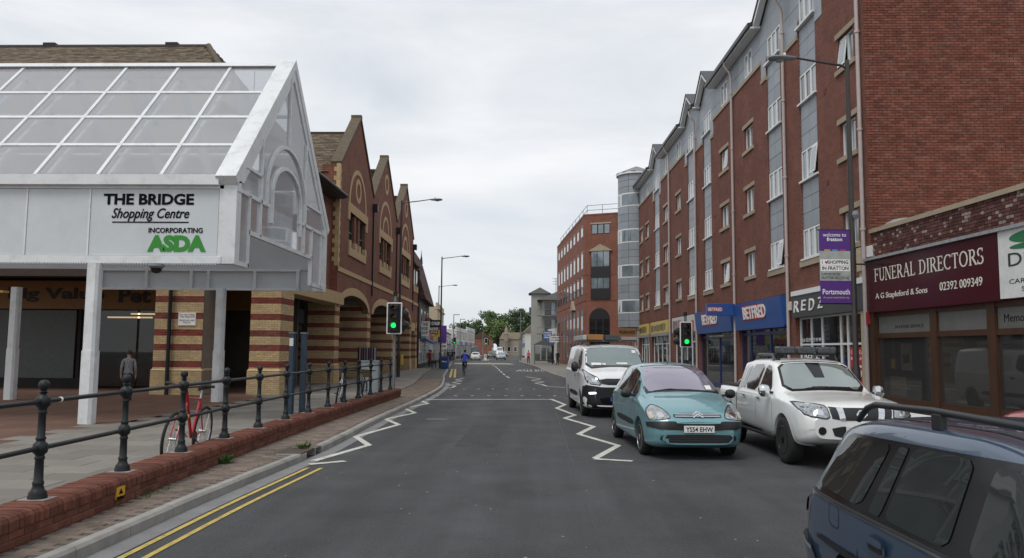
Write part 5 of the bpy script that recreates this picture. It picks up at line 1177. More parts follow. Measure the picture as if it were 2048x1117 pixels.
t = far_building('tiled_shop', 'low shop with reddish tiled roof and chimney past the mansard', L2, 13.6, 29.6, 8, 5.1, render_w, 'pitch', mat('red_tiles', (.15, .055, .04), .9, var=.25, scale=2), 2.6, (1, 5), ((.4, .05, .05), (.5, .45, .1), (.2, .22, .25)))
MB(L2).box(20, 21.2, -4.4, -3.6, 7, 8.9).build('chimney', P_brickX, t)
far_building('parapet_shop', 'cream rendered building with corniced parapet on the left of the street', L2, 29.8, 47.5, 9, 7.3, render_c, 'parapet', None, wins=(1, 5), shop=((.3, .2, .4), (.5, .5, .5), (.1, .2, .4)))
far_building('dark_roofed_shops', 'row of shops with dark slate roof and gable end beyond the cream parapet', L2, 47.7, 78, 9, 4.6, render_w, 'pitch', greyroof, 2.4, (1, 8), ((.5, .5, .5), (.1, .1, .12)))
far_building('white_terrace', 'white rendered flat roofed block far down the left side', L3, 14.5, 38, 9, 5.6, render_w, 'parapet', None, wins=(1, 7), shop=((.4, .4, .4), (.05, .08, .2)))
far_building('white_terrace', 'taller white block at the far left end of the street', L3, 39, 62, 9, 6.3, render_w, 'parapet', None, wins=(1, 6), shop=((.3, .3, .35), (.3, .05, .05)))
# modern pale block with square stair tower, right
t = thing('tower_flats', 'pale grey flats with square hipped tower and glazed balconies past the office block', 'building', (1, 120, Z_P))
MB().box(-.7, 1.9, 117, 121, 0, 10.2).build('stair_tower', render_g, t)
MB().add([(-1.1, 116.6, 10.2), (2.3, 116.6, 10.2), (2.3, 121.4, 10.2), (-1.1, 121.4, 10.2), (.6, 119, 11.3)], [(0, 1, 4), (1, 2, 4), (2, 3, 4), (3, 0, 4), (0, 1, 2, 3)]).build('tower_roof', greyroof, t)
MB().box(-1.0, -.7, 118, 119.6, 7, 8.2).build('side_bay', darkglass, t)
MB().box(.9, 9, 113.5, 126, 0, 9.0).build('wall', render_g, t)
MB().add([(.2, 112.6, 9.0), (9.5, 112.6, 9.0), (9.5, 126, 9.0), (.2, 126, 9.0), (4, 119, 11.0), (8, 119, 11.0)], [(0, 1, 5, 4), (1, 2, 5), (2, 3, 4, 5), (3, 0, 4)]).build('hip_roof', greyroof, t)
for z0, z1 in ((4.3, 6.2), (6.9, 8.6)):
    for i in range(4): MB().box(1.3 + i * .95, 2.15 + i * .95, 113.35, 113.5, z0, z1).build('balcony_glazing', winglass if i % 2 else darkglass, t)
    MB().box(.2, 5.2, 112.5, 113.5, z0 - .25, z0 - .1).build('balcony_slab', lampgrey, t); MB().box(.2, 5.2, 112.45, 112.5, z0 + .7, z0 + .76).build('balcony_rail', lampgrey, t)
    for i in range(6): MB().box(.2 + i, .24 + i, 112.46, 112.5, z0 - .1, z0 + .7).build('balcony_post', lampgrey, t)
MB().cyl((3.0, 118, 10.5), (3.0, 118, 12.6), .04, n=6).build('aerial_mast', iron, t)
for z in (11.7, 12.1, 12.5): MB().box(2.5, 3.5, 117.97, 118.03, z, z + .05).build('aerial_arm', iron, t)
t = far_building('corner_cafe', 'low shop with white balustrade and awning beside the office block', frame2((2.4, 108.5), (1.7, 112.3), -1), -1.2, 3.6, 6, 4.3, render_w, 'parapet', None, wins=(0, 0), shop=((.05, .12, .35),))
far_building('flat_block', 'pale flat roofed block with dark windows past the square tower', R3, 18, 40, 9, 8.6, render_w, 'parapet', None, wins=(2, 5), shop=((.15, .08, .3), (.5, .5, .5)))
t = far_building('gabled_house', 'white walled house with tan tiled gable roof far along the right side', frame2((-2.4, 178), (-3.4, 196), -1), 0, 14, 7, 5.8, render_w, None, None, wins=(2, 3), shop=((.06, .15, .3),))
G = frame2((-2.4, 178), (-3.4, 196), -1)
MB(G).add([(-.3, .4, 5.7), (-.3, -7.4, 5.7), (-.3, -3.5, 9.4), (14.3, .4, 5.7), (14.3, -7.4, 5.7), (14.3, -3.5, 9.4)], [(0, 1, 2), (3, 4, 5), (0, 3, 5, 2), (1, 4, 5, 2), (0, 1, 4, 3)]).build('roof', tanroof, t)
t = far_building('distant_chapel', 'small stone chapel with turret closing the far end of the street', frame2((-11.5, 252), (-5.5, 250), 1), 0, 6.5, 6, 5.2, mat('chapel_stone', (.28, .24, .19), .9, var=.2), 'pitch', tanroof, 2.2, (1, 3))
MB().lathe([(.7, 0), (.7, 2.2), (.9, 2.3), (.6, 2.6), (.5, 3.6), (.0, 4.8)], (-9.3, 249.5, 4.6), 8).build('turret', MATS['chapel_stone'], t)
far_building('distant_terrace', 'brick terrace low in the distance behind the chapel', frame2((-13.5, 244), (-13.6, 256), 1), 0, 12, 7, 5.2, P_brickY, 'pitch', brownroof, 2, (2, 4))
# ------------------------------------------------------------------ trees at the end of the street
def tree(label, c, h, rx, seed, m, n=2600):
    rr = random.Random(seed); t = thing('tree', label, 'tree', c, 'trees closing the end of the street')
    w = MB(); w.tube([(c[0], c[1], 0), (c[0] + .2, c[1], h * .25), (c[0], c[1] + .2, h * .55)], [.45, .34, .2], 8)
    w.build('trunk', mat('bark', (.05, .04, .03), .95, var=.3), t)
    for i in range(6):
        a = i * 1.05; MB().tube([(c[0], c[1], h * .3 + i * .3), (c[0] + rx * .35 * math.cos(a), c[1] + rx * .35 * math.sin(a), h * .55), (c[0] + rx * .6 * math.cos(a), c[1] + rx * .6 * math.sin(a), h * .72)], [.16, .1, .05], 6).build('limb', MATS['bark'], t)
    cl = []
    for i in range(26):
        a = rr.uniform(0, 6.28); e = rr.uniform(-.45, 1.0); q = rr.uniform(.45, 1)
        cl.append((c[0] + rx * q * math.cos(a) * math.cos(e * 1.3), c[1] + rx * q * math.sin(a) * math.cos(e * 1.3), h * .62 + h * .34 * math.sin(e * 1.4) * (.6 + .4 * q), rr.uniform(.16, .34) * rx))
    b = MB()
    for i in range(n):
        k = rr.choice(cl); d = Vector((rr.gauss(0, 1), rr.gauss(0, 1), rr.gauss(0, .8))); d.normalize(); p = Vector(k[:3]) + d * k[3] * rr.uniform(.6, 1.08)
        s = rr.uniform(.18, .42); u = d.orthogonal().normalized(); v = d.cross(u); u = (u + d * rr.uniform(-.8, .8)).normalized(); v = (v + d * rr.uniform(-.8, .8)).normalized()
        b.add([p - u * s, p + v * s * .7, p + u * s, p - v * s * .7], [(0, 1, 2, 3)])
    b.build('crown', m, t)
lf1 = mat('leaf_mid', (.075, .125, .04), .8, var=.35, scale=.5, orand=.3); lf2 = mat('leaf_dark', (.045, .08, .03), .8, var=.35, scale=.5, orand=.3); lf3 = mat('leaf_light', (.11, .16, .045), .8, var=.3, scale=.5, orand=.3)
tree('broad mid green tree at the end of the street left of the chapel', (-16.5, 268, 0), 15.0, 6.0, 1, lf1)
tree('light green rounded tree in front of the broader ones', (-12.5, 262, 0), 11.5, 4.8, 2, lf3)
tree('tall dark tree behind the gabled house', (-6.0, 275, 0), 15.8, 6, 3, lf2)
tree('dark spreading tree right of the chapel', (-1.0, 262, 0), 14.5, 5.5, 4, lf2)
tree('dark hedge-like tree beyond the white terrace', (-24, 262, 0), 10.5, 6.0, 5, lf2)
tree('mid green tree between chapel and gabled house', (-10, 284, 0), 14.5, 6, 6, lf1)
tree('low bushy tree filling the gap behind the chapel', (-14.5, 300, 0), 9.5, 7.5, 7, lf2)
tree('bushy tree behind the gap beside the terrace end', (-19.5, 292, 0), 10.5, 7, 8, lf1)
tree('distant dark tree over the road end', (-4, 300, 0), 11, 8, 9, lf2)
# ------------------------------------------------------------------ street lamps
def lamp(label, x, y, h, arm, side=1, style='cobra', col=None, group='street lamps'):
    m = col or mat('lamp_post_brown', (.035, .028, .026), .5, var=.2); t = thing('street_lamp', label, 'street lamp', (x, y, Z_P), group)
    MB().lathe([(.0, 0), (.11, 0), (.11, 1.3), (.075, 1.42), (.07, h * .6), (.055, h), (.0, h)], (x, y, Z_P), 12).build('post', m, t, True)
    tip = (x + side * arm, y, h + .18)
    if style == 'cobra':
        MB().tube([(x, y, h - .12), (x + side * .15, y, h - .03), (x + side * arm * .6, y, h + .08), tip], [.04, .035, .03, .028], 8).build('arm', m, t, True)
        q = MB(); n = 10
        secs = [(0, .05, .05), (.12, .09, .08), (.4, .15, .11), (.62, .15, .10), (.75, .08, .06)]
        vs = [(tip[0] + side * s_, tip[1] + w_ * math.cos(2 * math.pi * k / n), tip[2] + (h_ * .7 if math.sin(2 * math.pi * k / n) > 0 else h_ * .8) * math.sin(2 * math.pi * k / n)) for s_, w_, h_ in secs for k in range(n)]
        q.add(vs, [(i * n + k, i * n + (k + 1) % n, (i + 1) * n + (k + 1) % n, (i + 1) * n + k) for i in range(4) for k in range(n)] + [list(range(n))[::-1], list(range(4 * n, 5 * n))]); q.build('lantern', lampgrey, t, True)
        MB().lathe([(.0, 0), (.1, 0), (.12, .03), (.0, .03)], (tip[0] + side * .45, tip[1], tip[2] - .1), 10).build('lens', winglass, t)
        MB().cyl((tip[0] + side * .3, tip[1], tip[2] + .07), (tip[0] + side * .3, tip[1], tip[2] + .14), .035, n=8).build('photocell', upvc, t)
    else:
        MB().box(min(x, x + side * arm), max(x, x + side * arm), y - .12, y + .12, h, h + .1).build('lantern', galv, t)
    return t
L1 = lamp('brown street lamp standing at the third striped pier of the arcade', -8.3, 47.8, 10.85, 1.75)
MB().box(-8.12, -8.0, 47.55, 47.75, .9, 1.5).build('yellow_box', mat('yellow_box', (.65, .42, .03), .5), L1)
lamp('brown street lamp rising behind the blue litter bin', -8.55, 71.0, 10.1, 1.75)
lamp('thin brown street lamp beyond the cream parapet building', -13.1, 106, 10.3, 1.75)
for lb, x, y, h, s in (('grey street lamp by the dark roofed shops', -12.6, 121, 7.1, 1), ('grey street lamp by the first white terrace', -13.6, 142, 7.2, 1), ('grey street lamp before the light green tree', -13.7, 205, 6.6, 1), ('grey street lamp opposite, beside the gabled house', -2.4, 126, 7.9, -1)): lamp(lb, x, y, h, .9, s, 'flat', galv)
LR = lamp('brown street lamp with purple banner outside the hairdresser', 8.3, 20.8, 9.55, 1.35, -1)
MB().box(8.36, 9.15, 20.78, 20.82, 4.14, 4.18).build('stay_bar', iron, LR)
MB().lathe([(.0, 0), (.06, 0), (.09, .1), (.07, .2), (.0, .22)], (8.36, 20.7, 5.35), 10).build('camera_unit', lampgrey, LR)
bn = thing('street_banner', 'purple and grey welcome banner hanging from the brown lamp post', 'banner', (7.8, 20.78, 3.3))
BF = lambda u, v, z: (u, 20.76 - v + .0015 * math.sin(z * 4 + u * 3), z)
purple = mat('banner_purple', (.085, .022, .20), .7, var=.08); bgrey = mat('banner_grey', (.34, .36, .34), .7, var=.35, scale=4)
BX0, BX1 = 7.42, 8.22
for z0, z1, m in ((4.50, 5.05, purple), (3.72, 4.50, bgrey), (3.14, 3.72, purple)):
    q = MB(BF); n = 10; q.add([(BX0 + (BX1 - BX0) * i / n, v, z0 + (z1 - z0) * j / 6) for v in (0, .006) for j in range(7) for i in range(n + 1)], [((n + 1) * j + i + o_, (n + 1) * j + i + 1 + o_, (n + 1) * (j + 1) + i + 1 + o_, (n + 1) * (j + 1) + i + o_) for o_ in (0, 7 * (n + 1)) for j in range(6) for i in range(n)]); q.build('cloth', m, bn)
txt('welcome to', BF, 7.52, 8.12, 4.88, 4.98, .0075, letter_w, bn, .002); txt('fratton', BF, 7.62, 8.02, 4.76, 4.86, .0075, letter_w, bn, .002, bold=.02)
for i in range(3): MB(BF).box(7.55 + i * .2, 7.7 + i * .2, .007, .009, 4.505, 4.54).build('stripe', mat('st%d' % i, ((.6, .35, .05), (.1, .3, .5), (.5, .05, .15))[i], .6), bn)
for s_, z in (('I    SHOPPING', 4.16), ('IN FRATTON', 4.0)):
    q = MB(BF).box(7.44, 8.2, .0065, .008, z - .03, z + .12).build('text_strip', letter_w, bn); txt(s_, BF, 7.48, 8.16, z, z + .095, .0085, letter_k, q, .002, bold=.02)
MB(BF).add([(7.595 + .045 * p[0], .0105, 4.2 + .045 * p[1]) for p in ((0, -1), (.9, 0), (.9, .6), (.5, .9), (0, .5), (-.5, .9), (-.9, .6), (-.9, 0))], [list(range(8))]).build('heart', redb, bn)
txt('SUPPORTED BY', BF, 7.46, 7.95, 3.86, 3.92, .0075, letter_k, bn, .002); txt('FRATTON BIG LOCAL', BF, 7.46, 8.18, 3.76, 3.83, .0075, letter_k, bn, .002)
txt('Portsmouth', BF, 7.48, 8.18, 3.36, 3.5, .0075, letter_w, bn, .002, bold=.01); txt('the great waterfront city', BF, 7.49, 8.16, 3.24, 3.31, .0075, mat('banner_gold', (.55, .45, .25), .6), bn, .002)
for z in (5.06, 3.12): MB().cyl((7.38, 20.77, z), (8.3, 20.79, z), .016, n=6).build('banner_arm', iron, bn)
# ------------------------------------------------------------------ traffic signals
green_on = mat('green_aspect', (.005, .75, .12), .3, emit=1.4); lens_r = mat('red_lens_off', (.05, .012, .01), .15); lens_a = mat('amber_lens_off', (.06, .03, .01), .15)
def signal(label, x, y, ztop, zbase=Z_P, w=.52, hh=1.12, side=1, pole=galv):
    t = thing('traffic_signal', label, 'traffic light', (x, y, zbase), 'pedestrian crossing signals')
    MB().cyl((x, y, zbase), (x, y, ztop + .25), .06, n=12).build('pole', pole, t, True)
    MB().cyl((x, y, ztop + .25), (x, y, ztop + .42), .08, n=10).build('pole_cap', blackp, t, True)
    MB().prism([(x - w / 2 + p[0] * .03, ztop - hh / 2 + p[1]) for p in ((1, -hh / 2), (w / .03 - 1, -hh / 2), (w / .03, -hh / 2 + .03), (w / .03, hh / 2 - .03), (w / .03 - 1, hh / 2), (1, hh / 2), (0, hh / 2 - .03), (0, -hh / 2 + .03))], y - .16, y - .13).build('white_border', letter_w, t)
    MB().box(x - w / 2 + .045, x + w / 2 - .045, y - .175, y - .125, ztop - hh + .045, ztop - .045).build('backing_board', blackp, t)
    MB().box(x - .15, x + .15, y - .3, y - .09, ztop - hh + .1, ztop - .1).build('housing', blackp, t, bevel=.02)
    for k, m in enumerate((lens_r, lens_a, green_on)):
        z = ztop - .24 - k * .315
        a_ = MB().lathe([(.0, 0), (.1, 0), (.095, -.02), (.0, -.035)], (x, y - .3, z), 16, 'Y').build('aspect', m, t, True)
        o_ = arc(x, z, .125, -10, 190, 14); i_ = arc(x, z, .115, -10, 190, 14); MB().ringprism(o_, i_, y - .46, y - .29, 'Y', False).build('visor', blackp, a_)
    # heads for the other approach, seen from the side
    for k in (0, 1):
        z = ztop - .42 - k * .42; xx = x + side * .33
        MB().lathe([(.12, 0), (.17, .04), (.17, .3), (.12, .34), (.0, .34)], (xx, y - .05, z), 12, 'Y').build('rear_head', blackp, t, True)
    MB().box(x + side * .18 - .03, x + side * .18 + .18 * (side > 0), y - .02, y + .2, ztop - 1.1, ztop - .15).build('rear_housing', blackp, t)
    MB().box(x - .11, x + .11, y - .12, y - .04, zbase + 1.0, zbase + 1.35).build('push_button_box', blackp, t) if side < 0 else None
    return t
signal('green lit traffic signal on a pole at the end of the black railing', -5.35, 29.85, 3.60, side=1, w=.58, hh=1.2)
signal('green lit traffic signal on the right pavement before the bookmaker', 6.55, 34.8, 3.14, side=-1, w=.54, hh=1.12)
signal('far traffic signal on the left pavement by the dark roofed shops', -12.3, 120, 3.7, side=-1)
signal('far traffic signal on the central island', -8.2, 131, 3.7, side=1)
isl = struct(MB().box(-8.7, -7.6, 128, 136, 0, .12).build('traffic_island', concrete))
bo = thing('island_bollard', 'white and yellow keep left bollard on the traffic island', 'bollard', (-8.15, 128.6, .12)); MB().box(-8.35, -7.95, 128.4, 128.6, .12, 1.1).build('shell', letter_w, bo); MB().box(-8.28, -8.02, 128.37, 128.4, .55, 1.0).build('yellow_face', mat('bollard_yellow', (.6, .45, .05), .5), bo)
# ------------------------------------------------------------------ small street furniture
bb_ = mat('post_blue', (.035, .06, .095), .45, var=.2)
for x, y, lb in ((-6.32, 20.4, 'slim blue steel post with a white label by the railing'), (-6.12, 20.75, 'slim blue steel post without label by the railing')):
    t = thing('steel_post', lb, 'post', (x, y, Z_PL)); MB().box(x - .06, x + .06, y - .1, y + .1, Z_PL, 2.22).build('upright', bb_, t, bevel=.01)
    MB().box(x - .075, x + .075, y - .115, y + .115, 2.22, 2.26).build('top_cap', galv, t)
    if 'white' in lb: MB().box(x - .05, x + .05, y - .105, y - .1, 1.9, 2.1).build('label_plate', letter_w, t)
t = thing('utility_cabinet', 'grey steel cabinet on the pavement at the end of the railing', 'cabinet', (-6.2, 29.6, Z_PL)); cab = mat('cabinet_grey', (.22, .25, .26), .55, var=.1)
MB().box(-6.5, -5.85, 29.4, 29.75, Z_PL, 1.36).build('body', cab, t, bevel=.01); MB().box(-6.52, -5.83, 29.38, 29.77, 1.36, 1.40).build('lid', cab, t); MB().box(-6.46, -5.89, 29.392, 29.4, Z_PL + .08, 1.3).build('door', cab, t)
t = thing('clothes_rail', 'clothes rail of dark and pale garments outside the arcade shop', 'clothes rail', (-9.2, 43, Z_PL))
MB().tube([(-9.7, 43, .15), (-9.7, 43, 1.95), (-8.7, 43, 1.95), (-8.7, 43, .15)], .02, 6).build('frame', iron, t)
for i in range(14):
    c_ = ((.02, .02, .025), (.3, .3, .3), (.03, .03, .06), (.3, .05, .06), (.02, .02, .02), (.15, .2, .25))[i % 6]; x = -9.64 + i * .067
    MB().prism([(x, 42.8), (x + .05, 42.8), (x + .05, 43.2), (x, 43.2)], .75 + (i % 3) * .06, 1.9, 'Z').build('garment', mat('cloth%d' % (i % 6), c_, .9), t)
t = thing('litter_bin', 'blue litter bin with white print at the foot of the lamp post', 'bin', (-8.0, 69.8, Z_P)); binb = mat('bin_blue', (.015, .06, .22), .45)
MB().prism([(-8.3, 69.5), (-7.7, 69.5), (-7.68, 70.1), (-8.32, 70.1)], Z_P, 1.0, 'Z').build('body', binb, t, bevel=.03); MB().prism([(-8.34, .0), (-7.66, .0), (-7.72, .22), (-8.28, .22)], 69.46, 70.14).build('hood_', binb, t)
D.objects[t.children[-1].name].location.z += 1.0; t.children[-1].name = 'hood'
scribble(lambda u, v, z: (u, 69.5 - v, z), -8.22, -7.78, .7, .82, .032, letter_w, t, 2, 7)
def board(label, cx, y, z0, z1, w, m, text=None, tm=None, pole=None, name='shop_sign'):
    t = thing(name, label, 'sign', (cx, y, z0)); MB().box(cx - w / 2, cx + w / 2, y - .05, y + .05, z0, z1).build('board', m, t)
    fr = lambda u, v, z: (u, y - .05 - v, z)
    if text:
        n = len(text)
        for i, s_ in enumerate(text): h = (z1 - z0) / (n + .4); zz = z1 - h * (i + 1); (txt(s_, fr, cx - w * .42, cx + w * .42, zz, zz + h * .72, .001, tm, t, .006, bold=.02) if s_.isupper() else scribble(fr, cx - w * .42, cx + w * .42, zz, zz + h * .72, .001, tm, t, i + 3, 8))
    MB().box(cx - w / 2 - .3, cx - w / 2, y - .02, y + .02, z1 - .1, z1 - .06).build('bracket', iron, t)
    if pole: MB().cyl((cx, y + .06, Z_P), (cx, y + .06, z0), .04, n=8).build('pole', iron, t)
board('white projecting record shop sign at the end of the arcade', -10.05, 71.5, 3.0, 4.35, .62, letter_w, ('THE', 'RECORD', 'SHOP'), letter_k)
board('black projecting sign with white script over the pavement', -10.0, 78.5, 4.0, 4.75, 1.05, blackp, ('x',), letter_w)
board('narrow red vertical projecting sign on the mansard shop', -10.75, 77.0, 3.7, 4.9, .28, mat('sign_red', (.4, .03, .03), .5))
board('red and white flat projecting sign below the black one', -10.4, 80.5, 3.35, 3.75, .9, MATS['sign_red'], ('x',), letter_w)
board('yellow projecting sign with black disc', -10.55, 84.0, 3.15, 3.85, .62, mat('sign_yellow', (.6, .48, .03), .5))
board('white panel sign with black blocks on a pole', -11.1, 95, 1.9, 2.9, .8, letter_w, ('x', 'x'), letter_k)
board('grey and purple banner sign on the tiled shop', -10.9, 92, 2.6, 4.6, 1.0, purple)
board('blue projecting bank sign on the right pavement buildings', 1.6, 107.0, 3.3, 4.4, 1.15, mat('sign_blue', (.02, .1, .35), .5), ('x', 'x', 'x'), letter_w)
board('white arched cafe sign with black letters', 2.55, 104.5, 2.9, 3.7, 1.4, letter_w, ('x', 'x'), letter_k)
t = thing('blue_awning', 'small blue shop awning by the mansard shop', 'awning', (-10.3, 76, 2.6)); MB(L2).add([(4, 0, 3.0), (8, 0, 3.0), (8, 1.0, 2.5), (4, 1.0, 2.5), (4, 0, 2.9), (8, 0, 2.9), (8, 1.0, 2.3), (4, 1.0, 2.3)], [(0, 1, 2, 3), (4, 5, 6, 7), (0, 1, 5, 4), (2, 3, 7, 6), (0, 3, 7, 4), (1, 2, 6, 5)]).build('canvas', mat('awning_blue', (.03, .12, .3), .7), t)
t = thing('bus_shelter', 'dark pitched bus shelter with glazed sides on the right pavement', 'bus shelter', (1.3, 98, Z_P))
MB().add([(-.3, 96.6, 2.5), (2.3, 96.6, 2.5), (2.3, 99.4, 2.5), (-.3, 99.4, 2.5), (1.0, 98, 3.15)], [(0, 1, 4), (1, 2, 4), (2, 3, 4), (3, 0, 4), (0, 1, 2, 3)]).build('roof', blackp, t)
for x, y in ((-.1, 96.8), (2.1, 96.8), (2.1, 99.2), (-.1, 99.2)): MB().box(x - .04, x + .04, y - .04, y + .04, Z_P, 2.5).build('post', iron, t)
for x in (-.1, .65, 1.4): MB().box(x + .06, x + .66, 99.15, 99.2, .5, 2.3).build('side_pane', shopglass, t)
MB().box(.3, 1.8, 98.7, 99.0, .5, .56).build('bench', iron, t)
# ================================================================== vehicles
def chaikin(p, it=2, closed=False, r=.25):
    for _ in range(it):
        q = [] if closed else [p[0]]
        n = len(p)
        for i in range(n if closed else n - 1):
            a, b = p[i], p[(i + 1) % n]
            A = tuple(a[k] + (b[k] - a[k]) * r for k in range(len(a))); B = tuple(a[k] + (b[k] - a[k]) * (1 - r) for k in range(len(a)))
            if closed: q += [A, B]
            else: q += ([B] if i == 0 else [A] if i == n - 2 else [A, B]) if n > 2 else [A, B]
        if not closed: q.append(p[-1])
        p = q
    return p
class Car:
    """body lofted from curves along its length; y = 0 at the nose, x to the right, z up; details are ray-cast onto the body"""
    def __init__(s, root, L, zt, w, wt, zw, zb, drop, paint, wheels, r, cut=True, n=74):
        s.t = root; s.L = L; s.wheels = wheels; s.r = r
        f = [curve(c) for c in (zt, w, wt, zw, zb, drop)]
        ys = [L * (.5 - .5 * math.cos(math.pi * i / n)) for i in range(n + 1)]
        ys = sorted(set([round(y, 4) for y in ys]))
        rings = []
        for y in ys:
            T, Wd, Wt, Zw, Zb, Dr = [q(y) for q in f]; Zw = min(Zw, T - Dr - .02); mid = Zb + (Zw - Zb) * .5
            half = [(0, Zb), (Wd * .80, Zb), (Wd * .955, Zb + .05), (Wd * .985, Zb + .16), (Wd, mid), (Wd * .99, Zw - .04), (Wd * .965, Zw), (Wt + (Wd * .965 - Wt) * .12, T - Dr - (T - Dr - Zw) * .12), (Wt - .03, T - Dr * .75), (Wt * .62, T - Dr * .22), (0, T)]
            rings.append(chaikin(half, 2))
        m = len(rings[0]); full = [[(x, y, z) for x, z in rg] + [(-x, y, z) for x, z in rg[-2:0:-1]] for rg, y in zip(rings, ys)]
        k = len(full[0]); b = MB(); vs = [p for rg in full for p in rg]
        fs = [(i * k + j, i * k + (j + 1) % k, (i + 1) * k + (j + 1) % k, (i + 1) * k + j) for i in range(len(ys) - 1) for j in range(k)]
        b.add(vs, fs + [list(range(k)), list(range((len(ys) - 1) * k, len(ys) * k))[::-1]])
        me = b.mesh('body', paint, True, 50)
        bm = bmesh.new(); bm.from_mesh(me); s.bvh = BVHTree.FromBMesh(bm); bm.free()
        if cut:
            o = D.objects.new('tmp', me); COL.objects.link(o); cs = []
            for y in wheels:
                for sd in (-1, 1):
                    q = MB().cyl((sd * .46, y, r), (sd * 1.3, y, r), r + .055, n=36); c = D.objects.new('tmpc', q.mesh('c', blackp)); cs.append(c); COL.objects.link(c)
                    mo_ = o.modifiers.new('b', 'BOOLEAN'); mo_.object = c; mo_.solver = 'EXACT'; mo_.operation = 'DIFFERENCE'
            dg = bpy.context.evaluated_depsgraph_get(); me2 = D.meshes.new_from_object(o.evaluated_get(dg)); me2.name = 'body'
            for c in cs + [o]: D.objects.remove(c)
            me2.materials.clear(); me2.materials.append(paint); me2.materials.append(blackp)
            for p in me2.polygons:
                c = p.center; p.material_index = 1 if any(math.hypot(c.y - y, c.z - r) < r + .045 for y in wheels) and abs(c.x) < .84 * max(q[1] for q in w) and abs(c.x) > .3 else 0
                p.use_smooth = True
            me2.set_sharp_from_angle(angle=math.radians(35)); me = me2
        s.body = s.put('body', me)
    def put(s, name, me, parent=None):
        o = D.objects.new(name, me); COL.objects.link(o); o.parent = parent or s.t; return o
    def hit(s, d, a, c):
        if d == 'front': r = s.bvh.ray_cast(Vector((a, -3, c)), Vector((0, 1, 0)))
        elif d == 'rear': r = s.bvh.ray_cast(Vector((a, s.L + 3, c)), Vector((0, -1, 0)))
        elif d == 'top': r = s.bvh.ray_cast(Vector((a, c, 4)), Vector((0, 0, -1)))
        else: sd = -1 if d == 'left' else 1; r = s.bvh.ray_cast(Vector((sd * 3, a, c)), Vector((-sd, 0, 0)))
        return r
    def patch(s, name, poly, d, m, eps=.004, smooth=1, step=.07, parent=None, thick=0.0, sides=(1,), cr=.18):
        """poly in the plane seen from direction d, ray-cast onto the body and lifted by eps"""
        out = None
        for sd in sides:
            P2 = [(x * sd if d in ('front', 'rear', 'top') else x, z) for x, z in poly]
            dd = d if sd == 1 or d in ('front', 'rear', 'top') else {'left': 'right', 'right': 'left'}[d]
            q = chaikin(P2, smooth, True, cr) if smooth else P2
            e = []
            for i in range(len(q)):
                a, b = Vector(q[i]), Vector(q[(i + 1) % len(q)]); n = max(1, int((b - a).length / step)); e += [a + (b - a) * k / n for k in range(n)]
            xs = [p.x for p in e]; zs_ = [p.y for p in e]; pts = list(e); ne = len(e)
            x = min(xs) + step / 2
            while x < max(xs):
                z = min(zs_) + step / 2
                while z < max(zs_):
                    if min((Vector((x, z)) - p).length for p in e) > step * .45: pts.append(Vector((x, z)))
                    z += step
                x += step
            r = delaunay_2d_cdt(pts, [(i, (i + 1) % ne) for i in range(ne)], [], 1, 1e-5)
            vs = []
            last = None
            for p in r[0]:
                h = s.hit(dd, p.x, p.y)
                if h[0] is None: v = last if last is not None else Vector((p.x, 0, p.y)) ; v = Vector(v)
                else: v = h[0] + (h[1] if h[1].length else Vector()) * eps; nn = h[1]
                if h[0] is not None: last = v
                vs.append(v)
            if not r[2]: continue
            b = MB(); b.add([tuple(v) for v in vs], [list(f) for f in r[2]])
            o = s.put(name, b.mesh(name, m, True, 60), parent); out = out or o
            if thick:
                md = o.modifiers.new('s', 'SOLIDIFY'); md.thickness = thick; md.offset = 1
        return out
    def wheel_set(s, rimm, hw, width=.2, spokes=7, rim_r=.72, tyre_m=None):
        r = s.r; w = width
        key = (r, rimm.name, spokes, w)
        ty = MB().lathe([(r * .66, -w / 2 + .01), (r * .80, -w / 2), (r * .95, -w / 2 + .015), (r, -w / 2 + .05), (r, w / 2 - .05), (r * .95, w / 2 - .015), (r * .8, w / 2), (r * .66, w / 2 - .01)], (0, 0, 0), 32, 'X').mesh('tyre', tyre_m or mat('tyre', (.012, .012, .012), .8), True, 50)
        rm = MB(); R = r * rim_r
        rm.lathe([(R, -w / 2 + .012), (R * .93, -w / 2 + .004), (R * .90, -w / 2 + .03), (R * .88, -w / 2 + .06), (R * .2, -w / 2 + .05), (0, -w / 2 + .05)], (0, 0, 0), 28, 'X')
        for i in range(spokes):
            a = 2 * math.pi * i / spokes; c_, s_ = math.cos(a), math.sin(a)
            def P_(rr, t, x): return (x, rr * c_ - t * s_, rr * s_ + t * c_)
            rm.add([P_(R * .12, -R * .12, -w / 2 + .01), P_(R * .12, R * .12, -w / 2 + .01), P_(R * .92, R * .17, -w / 2 + .012), P_(R * .92, -R * .17, -w / 2 + .012), P_(R * .12, -R * .12, -w / 2 + .05), P_(R * .12, R * .12, -w / 2 + .05), P_(R * .92, R * .17, -w / 2 + .05), P_(R * .92, -R * .17, -w / 2 + .05)], [(0, 1, 2, 3), (0, 1, 5, 4), (1, 2, 6, 5), (2, 3, 7, 6), (3, 0, 4, 7)])
        rm.lathe([(R * .24, -w / 2 + .05), (R * .24, -w / 2 + .004), (0, -w / 2)], (0, 0, 0), 14, 'X')
        rme = rm.mesh('rim', rimm, True, 40)
        bk = MB().lathe([(R * .95, 0), (R * .95, .02), (0, .02), (0, 0)], (-w / 2 + .065, 0, 0), 20, 'X').mesh('brake_shadow', blackp)
        for y in s.wheels:
            for sd in (-1, 1):
                o = s.put('wheel', ty); o.location = (sd * (hw - w / 2), y, r)
                if sd > 0: o.rotation_euler = (0, 0, math.pi)
                s.put('rim', rme, o); s.put('disc', bk, o)
